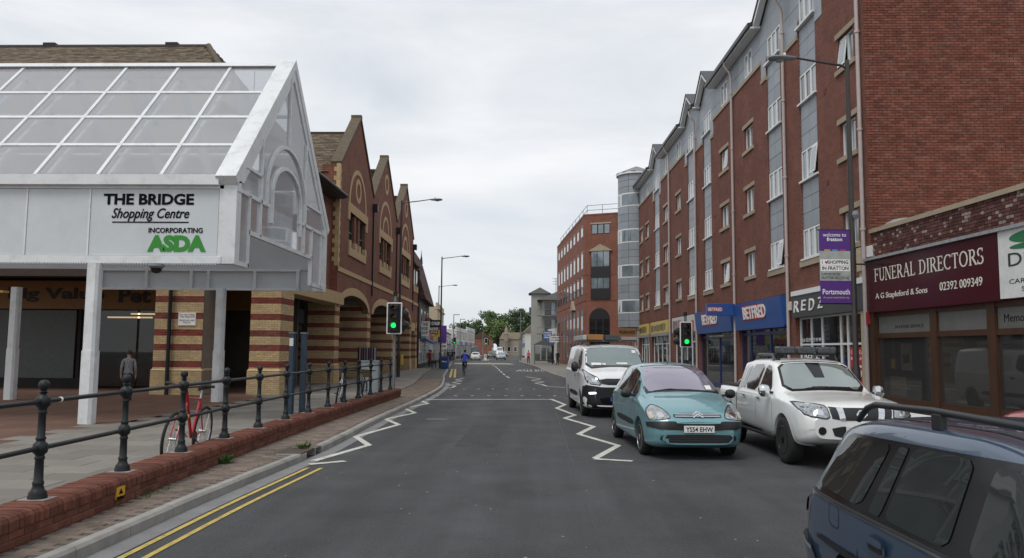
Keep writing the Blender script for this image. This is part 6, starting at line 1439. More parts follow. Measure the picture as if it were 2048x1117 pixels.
    def box(s, name, a, b, c, d, e, f, m, bevel=.01, parent=None):
        o = s.put(name, MB().box(a, b, c, d, e, f).mesh(name, m), parent)
        if bevel: md = o.modifiers.new('b', 'BEVEL'); md.width = bevel; md.segments = 2
        return o
    def tube(s, name, pts, r, m, n=8, parent=None): return s.put(name, MB().tube(pts, r, n).mesh(name, m, True), parent)
    def mirror(s, name, sd, x, y, z, m, k=1.0, paint=None):
        b = MB(); n = 12
        secs = [(.0, .3), (.03, .85), (.1, 1.0), (.16, .9), (.2, .5)]
        vs = [(sd * (x + .05 + a * .95), y + .07 * k * q * math.cos(2 * math.pi * i / n), z + .085 * k * q * math.sin(2 * math.pi * i / n)) for a, q in secs for i in range(n)]
        b.add(vs, [(i * n + j, i * n + (j + 1) % n, (i + 1) * n + (j + 1) % n, (i + 1) * n + j) for i in range(4) for j in range(n)] + [list(range(n))[::-1], list(range(4 * n, 5 * n))])
        o = s.put(name, b.mesh(name, paint or m, True)); s.put('mirror_arm', MB().tube([(sd * (x - .06), y + .02, z - .05), (sd * (x + .09), y, z - .02)], .025, 6).mesh('arm', m), o); return o
def place(t, x, y, deg, front_first=True):
    t.location = (x, y, 0); t.rotation_euler = (0, 0, math.radians(deg))
def cglass(name, col, rough=.03, metal=.0, var=.2): return mat(name, col, rough, metal=metal, spec=.9, var=var, scale=1.2, coat=.8)
side_glass = cglass('car_side_glass', (.02, .024, .026)); lampglass = mat('headlamp_glass', (.34, .36, .37), .1, var=.7, scale=22, coat=1.0, metal=.6); chrome = mat('chrome', (.7, .71, .72), .12, metal=1.0, var=.05); alloy = mat('alloy', (.42, .43, .44), .35, metal=.7); indic = mat('amber_lens', (.5, .2, .03), .2); tail = mat('tail_lens', (.28, .012, .015), .12, coat=.8); plate_w = mat('number_plate', (.72, .72, .68), .4); dseam = mat('panel_gap', (.008, .008, .009), .7)
def plate_txt(car, s, cx, y, z0, z1, w, m, parent, face=-1):
    o = txt(s, (lambda u, v, z: (u, y - v, z)) if face < 0 else (lambda u, v, z: (-u, y + v, z)), cx - w / 2, cx + w / 2, z0, z1, .001, m, None, .002, bold=.012); o.parent = parent; return o
def seam(car, pts, d, w=.008, sides=(1, -1), m=None):
    """thin dark shut line drawn along pts"""
    for i in range(len(pts) - 1):
        a = Vector(pts[i]); b = Vector(pts[i + 1]); n = Vector((-(b - a).y, (b - a).x)).normalized() * w / 2
        car.patch('shut_line', [tuple(a + n), tuple(b + n), tuple(b - n), tuple(a - n)], d, m or dseam, .002, 0, .12, car.body, sides=sides)
# ---- teal people carrier
t = thing('people_carrier', 'teal blue people carrier with chevron grille facing the camera', 'car', (0, 0, 0))
teal = mat('teal_paint', (.155, .325, .36), .3, metal=.3, var=.03, coat=1.0)
pc = Car(t, 4.28, [(0, .66), (.06, .74), (.25, .86), (.6, .985), (1.0, 1.09), (1.45, 1.32), (2.0, 1.555), (2.5, 1.63), (3.2, 1.60), (3.7, 1.49), (4.05, 1.18), (4.22, .9), (4.28, .75)],
         [(0, .60), (.1, .74), (.35, .835), (.8, .87), (2.2, .875), (3.5, .865), (4.0, .80), (4.28, .62)], [(0, .50), (.15, .60), (.6, .68), (1.0, .70), (1.5, .66), (2.1, .60), (3.2, .58), (3.8, .56), (4.28, .5)],
         [(0, .60), (.3, .76), (.9, .93), (1.6, .97), (3.4, 1.02), (4.28, .9)], [(0, .27), (.2, .20), (.5, .18), (3.8, .19), (4.28, .30)], [(0, .05), (.5, .05), (1.0, .05), (2.0, .06), (4.28, .08)], teal, (.86, 3.62), .315)
wsp = cglass('lilac_windscreen', (.30, .27, .34), .06, .55, .12)
pc.patch('windscreen_surround', [(-.71, 1.06), (-.5, 1.10), (0, 1.115), (.5, 1.10), (.71, 1.06), (.60, 1.545), (.3, 1.575), (0, 1.582), (-.3, 1.575), (-.60, 1.545)], 'front', blackg, .003, 1)
ws = pc.patch('windscreen', [(-.665, 1.10), (-.4, 1.125), (0, 1.135), (.4, 1.125), (.665, 1.10), (.575, 1.525), (.3, 1.555), (0, 1.56), (-.3, 1.555), (-.575, 1.525)], 'front', wsp, .007, 1)
pc.patch('tax_disc', [(.46, 1.14), (.57, 1.14), (.57, 1.21), (.46, 1.21)], 'front', plate_w, .010, 0, parent=ws)
sgl = [[(1.28, 1.02), (1.68, 1.03), (1.68, 1.40), (1.62, 1.36)], [(1.74, 1.03), (2.42, 1.05), (2.42, 1.50), (2.0, 1.47), (1.74, 1.40)], [(2.5, 1.05), (3.18, 1.07), (3.14, 1.49), (2.5, 1.50)], [(3.27, 1.08), (3.72, 1.12), (3.55, 1.40), (3.24, 1.475)]]
for i, g_ in enumerate(sgl): pc.patch('side_window', g_, 'left', side_glass, .005, 1, sides=(1, -1))
for sd in (1, -1):
    pc.patch('lamp_surround', [(sd * .455, .70), (sd * .79, .655), (sd * .828, .74), (sd * .812, .84), (sd * .70, .92), (sd * .59, .885), (sd * .485, .79)], 'front', dseam, .005, 2, .045)
    hl = pc.patch('headlamp', [(sd * .47, .705), (sd * .78, .665), (sd * .815, .74), (sd * .80, .83), (sd * .70, .905), (sd * .60, .87), (sd * .50, .78)], 'front', lampglass, .010, 2, .045)
    pc.patch('reflector', [(sd * .56, .72), (sd * .66, .70), (sd * .68, .78), (sd * .58, .80)], 'front', chrome, .014, 2, .03, hl)
    pc.patch('indicator', [(sd * .72, .70), (sd * .79, .69), (sd * .79, .78), (sd * .74, .80)], 'front', mat('clear_lamp', (.5, .42, .32), .15, coat=.8), .014, 1, .04, hl)
    pc.mirror('door_mirror', sd, .84, 1.38, 1.06, blackp)
    pc.patch('rub_strip', [(1.3, .48), (2.98, .50), (2.98, .60), (1.3, .58)], 'left' if sd < 0 else 'right', blackp, .012, 1)
    pc.patch('tail_lamp', [(sd * .55, .85), (sd * .72, .85), (sd * .70, 1.15), (sd * .58, 1.2)], 'rear', tail, .008, 1)
pc.patch('grille', [(-.40, .715), (.40, .715), (.42, .75), (.38, .795), (-.38, .795), (-.42, .75)], 'front', mat('grille_teal_dark', (.02, .03, .035), .5), .004, 1, .05)
for z in (.728, .762): pc.patch('grille_bar', [(-.39, z), (.39, z), (.39, z + .02), (-.39, z + .02)], 'front', alloy, .012, 0, .05)
for dz_ in (0, .038):
    for sd in (1, -1): pc.patch('chevron', [(0, .752 + dz_), (sd * .085, .706 + dz_), (sd * .085, .727 + dz_), (0, .778 + dz_)], 'front', chrome, .020, 0, .03)
pc.patch('bumper_strip', [(-.82, .535), (0, .50), (.82, .535), (.83, .645), (.40, .66), (.36, .625), (-.36, .625), (-.40, .66), (-.83, .645)], 'front', blackp, .016, 1, .06)
pc.patch('lower_intake', [(-.55, .30), (.55, .30), (.66, .35), (.64, .42), (.5, .44), (-.5, .44), (-.64, .42), (-.66, .35)], 'front', blackp, .003, 1, .06)
for z in (.335, .375, .41): pc.patch('intake_bar', [(-.52, z), (.52, z), (.52, z + .012), (-.52, z + .012)], 'front', mat('dark_grey_plastic', (.03, .03, .032), .5), .008, 0, .08)
pl = pc.box('number_plate', -.26, .26, -.035, -.012, .475, .59, plate_w, .004); plate_txt(pc, 'YS54 EHW', 0, -.0355, .492, .572, .46, letter_k, pl)
seam(pc, [(.60, .86), (.72, 1.0), (.74, 1.05)], 'front'); seam(pc, [(1.2, .35), (1.2, .75), (1.28, 1.0)], 'left'); seam(pc, [(2.46, .3), (2.46, 1.03)], 'left'); seam(pc, [(3.15, .6), (3.22, 1.05)], 'left')
for y in (2.2, 3.0): pc.patch('door_handle', [(y, .87), (y + .2, .875), (y + .2, .91), (y, .905)], 'left', teal, .018, 1, sides=(1, -1))
pc.tube('wiper', [(.62, .93, 1.115), (.1, .99, 1.15), (-.35, 1.02, 1.15)], .012, blackp, 6); pc.tube('wiper', [(.15, .96, 1.135), (-.25, 1.0, 1.16), (-.55, 1.0, 1.12)], .012, blackp, 6)
pc.tube('aerial', [(0, 2.2, 1.6), (0, 2.38, 1.72)], .008, blackp, 5)
pc.box('interior_mirror', -.1, .1, 1.93, 1.95, 1.46, 1.52, blackp, .005)
pc.wheel_set(alloy, .85, .2, 8)
place(t, 2.78, 13.65, 4.0)
# ---- white panel van
t = thing('panel_van', 'white panel van with black bumper and loaded roof rack', 'van', (0, 0, 0))
vanw = mat('van_white', (.74, .75, .76), .35, var=.03, coat=.8, dirt=((.5, .49, .46), .3, 1.5))
vn = Car(t, 5.0, [(0, .92), (.05, 1.06), (.2, 1.16), (.5, 1.25), (.8, 1.33), (1.2, 1.62), (1.6, 1.87), (2.1, 1.94), (3.5, 1.96), (4.9, 1.94), (4.97, 1.85), (5.0, 1.7)],
         [(0, .68), (.1, .83), (.35, .94), (.8, .975), (3, .98), (4.8, .97), (5.0, .90)], [(0, .60), (.3, .76), (.9, .82), (1.4, .80), (1.8, .79), (3, .80), (5, .78)], [(0, .82), (.3, 1.05), (.9, 1.17), (1.6, 1.18), (4.9, 1.2)], [(0, .30), (.15, .24), (.5, .22), (4.6, .28), (5, .38)], [(0, .06), (.6, .05), (1.0, .05), (2, .08), (5, .1)], vanw, (.95, 4.05), .335)
vws = cglass('van_windscreen', (.20, .25, .245), .06, .5, .1)
vn.patch('windscreen_surround', [(-.83, 1.25), (0, 1.32), (.83, 1.25), (.76, 1.82), (.4, 1.86), (0, 1.87), (-.4, 1.86), (-.76, 1.82)], 'front', blackg, .003, 1)
w_ = vn.patch('windscreen', [(-.78, 1.30), (0, 1.355), (.78, 1.30), (.72, 1.80), (.4, 1.83), (0, 1.84), (-.4, 1.83), (-.72, 1.80)], 'front', vws, .007, 1)
for x0, x1, z0, z1 in ((-.65, -.38, 1.35, 1.41), (-.35, -.26, 1.36, 1.40), (.05, .35, 1.38, 1.42), (.55, .66, 1.68, 1.75)): vn.patch('paper', [(x0, z0), (x1, z0), (x1, z1), (x0, z1)], 'front', plate_w, .011, 0, .05, w_)
vn.patch('black_bumper', [(-.93, .27), (0, .25), (.93, .27), (.96, .55), (.95, .86), (.62, .82), (.5, .80), (-.5, .80), (-.62, .82), (-.95, .86), (-.96, .55)], 'front', blackp, .010, 1, .07)
vn.patch('grille', [(-.50, .86), (.50, .86), (.56, 1.02), (-.56, 1.02)], 'front', blackp, .006, 1, .06)
vn.patch('lower_grille', [(-.5, .36), (.5, .36), (.56, .54), (-.56, .54)], 'front', blackg, .014, 1, .06)
for z in (.89, .93, .97): vn.patch('grille_bar', [(-.5, z), (.5, z), (.5, z + .018), (-.5, z + .018)], 'front', MATS['dark_grey_plastic'], .012, 0, .06)
for sd in (1, -1):
    vn.patch('lamp_surround', [(sd * .50, .84), (sd * .84, .87), (sd * .925, 1.02), (sd * .91, 1.27), (sd * .79, 1.15), (sd * .57, 1.04)], 'front', blackg, .006, 1, .05)
    hl = vn.patch('headlamp', [(sd * .53, .86), (sd * .82, .89), (sd * .90, 1.03), (sd * .89, 1.23), (sd * .80, 1.13), (sd * .60, 1.02)], 'front', lampglass, .010, 1, .05); vn.patch('reflector', [(sd * .62, .91), (sd * .74, .93), (sd * .76, 1.03), (sd * .64, .99)], 'front', chrome, .015, 2, .03, hl)
    vn.patch('daytime_lamp', [(sd * .64, .63), (sd * .82, .61), (sd * .83, .67), (sd * .65, .68)], 'front', mat('drl', (.95, .95, 1), .3, emit=1.5), .016, 1, .05)
    vn.patch('side_window', [(1.12, 1.24), (2.0, 1.26), (1.98, 1.74), (1.58, 1.72)], 'left' if sd < 0 else 'right', side_glass, .005, 1)
    m_ = vn.mirror('door_mirror', sd, .93, 1.30, 1.30, blackp, 1.7)
    vn.patch('side_rub_strip', [(1.5, .50), (3.5, .50), (3.5, .62), (1.5, .62)], 'left' if sd < 0 else 'right', blackp, .010, 1)
    vn.patch('door_handle', [(1.95, 1.02), (2.15, 1.02), (2.15, 1.07), (1.95, 1.07)], 'left' if sd < 0 else 'right', blackp, .015, 1)
    vn.patch('rear_side_window', [(2.2, 1.22), (3.2, 1.22), (3.2, 1.72), (2.2, 1.72)], 'left' if sd < 0 else 'right', mat('van_side_white', (.5, .52, .53), .3, coat=.5), .003, 1)
seam(vn, [(1.2, .5), (1.2, 1.15)], 'left'); seam(vn, [(2.12, .35), (2.12, 1.75)], 'left'); seam(vn, [(3.3, .35), (3.3, 1.75)], 'left')
pl = vn.box('number_plate', -.26, .26, -.045, -.02, .44, .55, plate_w, .004); vn.box('plate_band', -.26, -.21, -.047, -.045, .44, .55, mat('euro_blue', (.02, .06, .35), .5), 0, pl)
for y in (1.95, 2.9, 3.8): vn.tube('rack_bar', [(-.82, y, 1.9), (-.82, y, 2.02), (.82, y, 2.02), (.82, y, 1.9)], .025, galv, 6)
for a, b, c, d, h, m in ((-.65, -.2, 1.7, 3.9, .15, mat('timber_orange', (.34, .15, .04), .7)), (-.14, .28, 1.75, 3.9, .14, mat('dark_sheet', (.05, .06, .065), .6)), (.34, .8, 1.8, 3.9, .09, mat('grey_boards', (.25, .24, .22), .7)), (-.8, -.7, 1.6, 4.0, .13, mat('pale_pipe', (.45, .45, .44), .5))): vn.box('roof_load', a, b, c, d, 2.045, 2.045 + h, m, .01)
vn.wheel_set(mat('steel_wheel', (.10, .10, .105), .5, metal=.5), .94, .22, 5)
place(t, 2.33, 21.85, 3.6); t.scale = (1.03, 1.03, 1.06)
# ---- white pick-up truck
t = thing('pickup_truck', 'white double cab pickup with roof light bar and black wheels', 'pickup', (0, 0, 0))
pw = mat('pearl_white', (.74, .75, .73), .3, var=.03, coat=1.0)
pk = Car(t, 5.25, [(0, .88), (.05, 1.0), (.25, 1.08), (.8, 1.13), (1.35, 1.19), (1.75, 1.45), (2.15, 1.69), (2.6, 1.745), (3.3, 1.73), (3.62, 1.66), (3.74, 1.18), (3.85, 1.155), (4.6, 1.15), (5.2, 1.14), (5.25, 1.05)],
         [(0, .74), (.1, .84), (.3, .90), (.8, .925), (3, .92), (5, .91), (5.25, .87)], [(0, .66), (.3, .76), (1.2, .78), (1.8, .70), (2.3, .66), (3.5, .66), (3.75, .84), (5.25, .84)], [(0, .8), (.4, .98), (1.3, 1.07), (3.6, 1.1), (3.8, 1.06), (5.25, 1.05)], [(0, .50), (.15, .42), (.5, .36), (4.6, .42), (5.25, .52)], [(0, .06), (.5, .05), (1.3, .04), (2.2, .05), (3.75, .03), (5.25, .03)], pw, (.92, 4.12), .39)
pws = cglass('pickup_windscreen', (.28, .32, .31), .06, .5, .1)
pk.patch('windscreen_surround', [(-.74, 1.165), (0, 1.20), (.74, 1.165), (.62, 1.66), (0, 1.695), (-.62, 1.66)], 'front', blackg, .003, 1)
w_ = pk.patch('windscreen', [(-.69, 1.20), (0, 1.23), (.69, 1.20), (.585, 1.635), (0, 1.665), (-.585, 1.635)], 'front', pws, .007, 1)
pk.patch('mirror_mount', [(-.09, 1.40), (.09, 1.40), (.13, 1.655), (-.13, 1.655)], 'front', blackg, .011, 0, .05, w_)
for sd in (1, -1):
    pk.patch('lamp_surround', [(sd * .48, .80), (sd * .83, .84), (sd * .893, .97), (sd * .86, 1.055), (sd * .60, 1.035), (sd * .515, 1.015)], 'front', blackg, .006, 1, .05)
    hl = pk.patch('headlamp', [(sd * .50, .82), (sd * .82, .86), (sd * .875, .97), (sd * .85, 1.035), (sd * .62, 1.02), (sd * .53, 1.0)], 'front', lampglass, .010, 1, .05); pk.patch('reflector', [(sd * .58, .86), (sd * .68, .87), (sd * .68, .95), (sd * .6, .95)], 'front', chrome, .014, 2, .03, hl)
    pk.patch('grille', [(sd * .34, .80), (sd * .46, .82), (sd * .50, 1.0), (sd * .38, .99)], 'front', mat('grille_dark', (.02, .02, .022), .4), .006, 0, .05)
    pk.patch('chrome_bar', [(sd * .25, .79), (sd * .34, .80), (sd * .38, .99), (sd * .28, .985)], 'front', chrome, .012, 0, .05)
    pk.patch('fog_lamp', [(sd * .62 + .065 * math.cos(a * .7), .63 + .065 * math.sin(a * .7)) for a in range(9)], 'front', blackg, .010, 0, .04)
    side = 'left' if sd < 0 else 'right'
    pk.patch('side_window', [(1.68, 1.12), (2.38, 1.13), (2.38, 1.62), (2.12, 1.58)], side, side_glass, .006, 1)
    pk.patch('side_window', [(2.48, 1.13), (3.22, 1.15), (3.18, 1.60), (2.48, 1.63)], side, side_glass, .006, 1)
    pk.patch('side_window', [(3.28, 1.15), (3.5, 1.16), (3.44, 1.52), (3.24, 1.59)], side, side_glass, .006, 0)
    pk.mirror('door_mirror', sd, .86, 1.62, 1.17, blackp, 1.35, chrome)
    for y in (2.15, 3.05): pk.patch('door_handle', [(y, .98), (y + .2, .99), (y + .2, 1.03), (y, 1.02)], side, chrome, .02, 1)
    pk.patch('cab_gap', [(3.70, .5), (3.73, .5), (3.73, 1.1), (3.70, 1.1)], side, dseam, .004, 0)
    for yc in (.92, 4.12):                        # flared arches
        R0, R1 = .445, .54; o_ = [(yc + R1 * math.cos(math.radians(a)), .39 + R1 * .95 * math.sin(math.radians(a))) for a in range(-2, 183, 8)]; i_ = [(yc + R0 * math.cos(math.radians(a)), .39 + R0 * math.sin(math.radians(a))) for a in range(182, -3, -8)]
        pk.patch('arch_flare', o_ + i_, side, pw, .022, 0, .06)
    pk.box('side_step', sd * .80 - .09, sd * .80 + .09, 1.5, 3.55, .34, .40, blackp, .02); pk.box('step_trim', sd * .84 - .03, sd * .84 + .03, 1.6, 2.2, .40, .415, chrome, .004)
    pk.tube('roof_rail', [(sd * .58, 2.35, 1.70), (sd * .57, 2.45, 1.80), (sd * .56, 3.35, 1.80), (sd * .56, 3.5, 1.68)], .028, mat('rail_grey', (.09, .09, .095), .5), 8)
    pk.patch('tail_lamp', [(sd * .74, .75), (sd * .84, .75), (sd * .84, 1.08), (sd * .74, 1.08)], 'rear', tail, .008, 0)
pk.patch('grille', [(-.25, .79), (.25, .79), (.28, .985), (-.28, .985)], 'front', MATS['grille_dark'], .006, 0, .05)
pk.patch('badge_ring', [(.07 * math.cos(a * .5), .885 + .07 * math.sin(a * .5)) for a in range(13)], 'front', chrome, .014, 0, .03); pk.patch('badge_inner', [(.05 * math.cos(a * .5), .885 + .05 * math.sin(a * .5)) for a in range(13)], 'front', blackg, .018, 0, .03); pk.patch('badge_bar', [(-.085, .872), (.085, .872), (.085, .898), (-.085, .898)], 'front', chrome, .022, 0, .03)
pk.patch('lower_intake', [(-.42, .52), (.42, .52), (.48, .70), (-.48, .70)], 'front', blackp, .006, 1, .06)
pl = pk.box('number_plate', -.26, .26, -.05, -.02, .60, .71, plate_w, .004)
seam(pk, [(1.5, .55), (1.5, .95), (1.66, 1.1)], 'left'); seam(pk, [(2.43, .45), (2.43, 1.12)], 'left'); seam(pk, [(3.3, .8), (3.38, 1.12)], 'left'); seam(pk, [(-.72, 1.0), (-.74, 1.13)], 'front')
pk.box('light_bar_base', -.56, .56, 2.28, 2.46, 1.80, 1.83, blackp, .01)
for x in (-.5, .5): pk.box('bar_foot', x - .03, x + .03, 2.32, 2.42, 1.70, 1.81, blackp, .005)
cov = mat('light_cover', (.06, .065, .07), .35, var=.6, scale=14, bump=.6, bscale=22)
for i in range(3): pk.box('light_unit', -.56 + i * .38, -.56 + i * .38 + .35, 2.24, 2.40, 1.83, 1.955, cov, .03)
pk.box('bed_cover', -.78, .78, 3.85, 5.15, 1.15, 1.175, blackp, .01); pk.tube('sports_bar', [(-.74, 4.0, 1.16), (-.68, 3.92, 1.30), (.68, 3.92, 1.30), (.74, 4.0, 1.16)], .035, blackp, 8); pk.tube('sports_bar', [(-.72, 4.3, 1.17), (-.68, 4.25, 1.26), (.68, 4.25, 1.26), (.72, 4.3, 1.17)], .025, chrome, 8)
pk.wheel_set(mat('black_alloy', (.015, .015, .016), .3, metal=.5), .94, .26, 6, .62)
place(t, 5.10, 12.62, 1.5)
# ---- dark blue estate car close to the camera
t = thing('estate_car', 'dark blue estate car with black roof rails beside the camera', 'car', (0, 0, 0))
nb = mat('slate_blue_paint', (.045, .078, .130), .32, metal=.3, var=.04, coat=1.0)
es = Car(t, 4.74, [(0, .55), (.06, .64), (.3, .74), (.9, .87), (1.4, .97), (1.9, 1.23), (2.3, 1.435), (2.8, 1.49), (3.7, 1.475), (4.25, 1.40), (4.52, 1.10), (4.68, .87), (4.74, .70)],
         [(0, .60), (.15, .76), (.5, .86), (1.2, .885), (3.6, .885), (4.3, .85), (4.6, .78), (4.74, .70)], [(0, .5), (.4, .66), (1.4, .74), (2.0, .70), (2.5, .665), (3.6, .655), (4.3, .62), (4.74, .56)], [(0, .5), (.4, .66), (1.4, .87), (2.0, .90), (4.2, .94), (4.74, .8)], [(0, .26), (.2, .2), (.5, .18), (4.3, .22), (4.74, .36)], [(0, .05), (1.4, .05), (2.3, .05), (4.2, .05), (4.74, .08)], nb, (.95, 3.65), .31)
eg = mat('estate_glass', (.018, .022, .022), .02, spec=.5, var=.3, scale=1.2)
es.patch('glass_surround', [(1.55, .90), (4.36, .935), (4.40, .96), (4.16, 1.30), (4.06, 1.335), (2.35, 1.375), (2.2, 1.36), (1.62, .96)], 'left', blackg, .003, 2, sides=(1, -1), cr=.08)
for g_ in ([(1.72, .93), (2.50, .935), (2.50, 1.34), (2.30, 1.33)], [(2.66, .935), (3.28, .945), (3.22, 1.34), (2.66, 1.348)], [(3.33, .945), (3.47, .95), (3.38, 1.32), (3.27, 1.335)], [(3.58, .955), (4.28, .975), (4.10, 1.285), (4.02, 1.31), (3.47, 1.33)]): es.patch('side_window', g_, 'left', eg, .008, 2, .05, sides=(1, -1), cr=.09)
es.patch('waist_trim', [(1.6, .885), (4.4, .922), (4.4, .938), (1.6, .903)], 'left', blackp, .012, 0, .06, sides=(1, -1))
es.patch('chrome_trim', [(1.7, .876), (4.42, .914), (4.42, .921), (1.7, .884)], 'left', mat('dull_trim', (.2, .22, .24), .3, metal=.8), .010, 0, .06, sides=(1, -1))
es.patch('rear_screen', [(-.55, .98), (.55, .98), (.46, 1.33), (-.46, 1.33)], 'rear', eg, .006, 1); es.patch('windscreen', [(-.66, .99), (.66, .99), (.56, 1.37), (-.56, 1.37)], 'front', eg, .006, 1)
for sd in (1, -1):
    side = 'left' if sd < 0 else 'right'
    es.tube('roof_rail', [(sd * .59, 4.15, 1.41), (sd * .59, 4.02, 1.495), (sd * .59, 3.9, 1.525), (sd * .60, 3.2, 1.54), (sd * .60, 2.4, 1.525), (sd * .60, 2.25, 1.46)], .020, mat('rail_black', (.018, .02, .022), .45), 10)
    es.box('rail_foot', sd * .60 - .018, sd * .60 + .018, 3.1, 3.2, 1.44, 1.53, MATS['rail_black'], .008)
    es.patch('tail_lamp', [(4.55, .74), (4.70, .72), (4.70, .88), (4.58, .96)], side, tail, .010, 1, .04); es.patch('bumper', [(4.2, .36), (4.73, .40), (4.73, .60), (4.35, .585), (4.2, .5)], side, nb, .022, 1, .06); es.patch('bumper_trim', [(4.28, .545), (4.735, .56), (4.735, .585), (4.28, .57)], side, mat('pale_trim', (.33, .34, .33), .35, metal=.5), .028, 0, .05)
    for y in (2.72, 3.30):
        hd = es.patch('door_handle', [(y - .11, .755), (y + .11, .765), (y + .11, .855), (y - .11, .845)], side, nb, .018, 2, .03); es.patch('handle_recess', [(y - .085, .765), (y + .085, .77), (y + .085, .805), (y - .085, .80)], side, blackp, .0195, 1, .03, hd); es.patch('handle_grip', [(y - .10, .80), (y + .10, .806), (y + .10, .845), (y - .10, .84)], side, nb, .032, 1, .03, hd)
    es.mirror('door_mirror', sd, .86, 1.65, .98, nb); es.patch('headlamp', [(sd * .4, .56), (sd * .72, .58), (sd * .74, .68), (sd * .45, .66)], 'front', lampglass, .01, 1)
fl_ = [(3.82, .77), (3.99, .775), (4.0, .91), (3.84, .905)]
fl_c = chaikin(fl_, 2, True, .18)
for i in range(len(fl_c)): seam(es, [fl_c[i], fl_c[(i + 1) % len(fl_c)]], 'left', .006, (1,))
seam(es, [(3.50, .45), (3.56, .70), (3.56, .93)], 'left', .009); seam(es, [(2.58, .3), (2.58, .9)], 'left', .009); seam(es, [(3.38, 1.38), (3.36, 1.44)], 'left', .006); seam(es, [(4.30, .93), (4.52, .60)], 'left', .007)
es.patch('body_crease', [(1.2, .62), (4.2, .64), (4.2, .68), (1.2, .665)], 'left', blackp, .012, 1, .07, sides=(1, -1))
es.patch('roof_channel', [(-.52, 2.5), (-.50, 2.5), (-.49, 4.15), (-.51, 4.15)], 'top', dseam, .004, 0, .1); es.patch('roof_channel', [(.50, 2.5), (.52, 2.5), (.51, 4.15), (.49, 4.15)], 'top', dseam, .004, 0, .1)
es.wheel_set(alloy, .865, .2, 7)
place(t, 2.86, 1.2, 1.9)
# ---- generic saloons for the rest
def small_car(label, x, y, deg, paint, name='hatchback', h=1.42, L=4.0, cut=False, glass=None, cat='car'):
    t = thing(name, label, cat, (0, 0, 0)); k = h / 1.42
    c = Car(t, L, [(0, .60), (.06, .70), (.3, .80), (.9, .92 * k), (1.5, 1.25 * k), (1.95, h - .03), (2.6, h), (L - .75, h - .05), (L - .3, 1.05), (L - .05, .8), (L, .68)], [(0, .58), (.15, .74), (.5, .82), (1.2, .85), (L - .6, .84), (L, .68)], [(0, .5), (.4, .64), (1.0, .70), (1.6, .62), (2.2, .57), (L - .6, .56), (L, .54)], [(0, .5), (.4, .68), (1.2, .88), (L - .4, .93), (L, .75)], [(0, .26), (.3, .19), (L - .4, .21), (L, .34)], [(0, .05), (L, .06)], paint, (.78, L - .78), .3, cut, 44)
    g_ = glass or side_glass
    c.patch('windscreen', [(-.62, .97 * k), (.62, .97 * k), (.53, h - .08), (-.53, h - .08)], 'front', glass or cglass('far_screen', (.16, .19, .2), .05, .4), .006, 1, .12); c.patch('rear_screen', [(-.56, .98), (.56, .98), (.48, h - .1), (-.48, h - .1)], 'rear', side_glass, .006, 1, .12)
    c.patch('side_window', [(1.25, .92), (2.2, .95), (2.2, h - .1), (1.85, h - .12)], 'left', side_glass, .006, 1, .12, sides=(1, -1)); c.patch('side_window', [(2.28, .95), (L - .6, 1.0), (L - .85, h - .15), (2.28, h - .1)], 'left', side_glass, .006, 1, .12, sides=(1, -1))
    for sd in (1, -1):
        c.patch('headlamp', [(sd * .46, .60), (sd * .74, .62), (sd * .74, .74), (sd * .5, .72)], 'front', lampglass, .008, 1, .1); c.patch('tail_lamp', [(sd * .5, .75), (sd * .68, .74), (sd * .66, .95), (sd * .54, .95)], 'rear', tail, .008, 1, .1); c.mirror('door_mirror', sd, .80, 1.35, .97, blackp)
    c.patch('grille', [(-.4, .55), (.4, .55), (.42, .66), (-.42, .66)], 'front', blackp, .006, 1, .12); c.patch('intake', [(-.5, .28), (.5, .28), (.5, .42), (-.5, .42)], 'front', blackp, .006, 1, .12)
    c.box('number_plate', -.26, .26, -.03, -.01, .43, .54, plate_w, 0); c.box('rear_plate', -.26, .26, L + .005, L + .02, .5, .61, mat('rear_plate_yellow', (.6, .5, .1), .5), 0)
    c.wheel_set(alloy, .84, .19, 6); place(t, x, y, deg); return c
small_car('red hatchback behind the dark blue estate at the kerb', 4.9, 4.2, 0, mat('red_paint', (.30, .018, .02), .3, coat=1.0, var=.03), cut=True)
cw = mat('far_white_paint', (.62, .63, .63), .3, coat=.8, var=.03)
small_car('white hatchback driving away down the street', -10.3, 136, 184, cw)
small_car('silver saloon coming along the street ahead of a white van', -6.1, 140, 3, mat('far_silver', (.35, .36, .36), .3, metal=.5, coat=.8), 'saloon_car')
small_car('dark grey car driving away beyond the island', -9.6, 172, 182, mat('far_grey', (.08, .085, .09), .3, coat=.8))
small_car('pale car queueing behind the oncoming white van', -9.0, 190, 2, mat('far_pale', (.4, .4, .39), .3, coat=.8))
small_car('black car beside the pale queueing car', -8.0, 205, 2, mat('far_black', (.02, .02, .022), .3, coat=.8))
c = small_car('tall white delivery van coming along the street', -7.6, 168, 2, cw, 'delivery_van', 2.45, 5.4, cat='van')
small_car('black box van driving away ahead of the white hatchback', -13.2 + 1.6, 152, 184, mat('far_black', (.02, .02, .022), .3), 'box_van', 2.5, 5.2, cat='van')
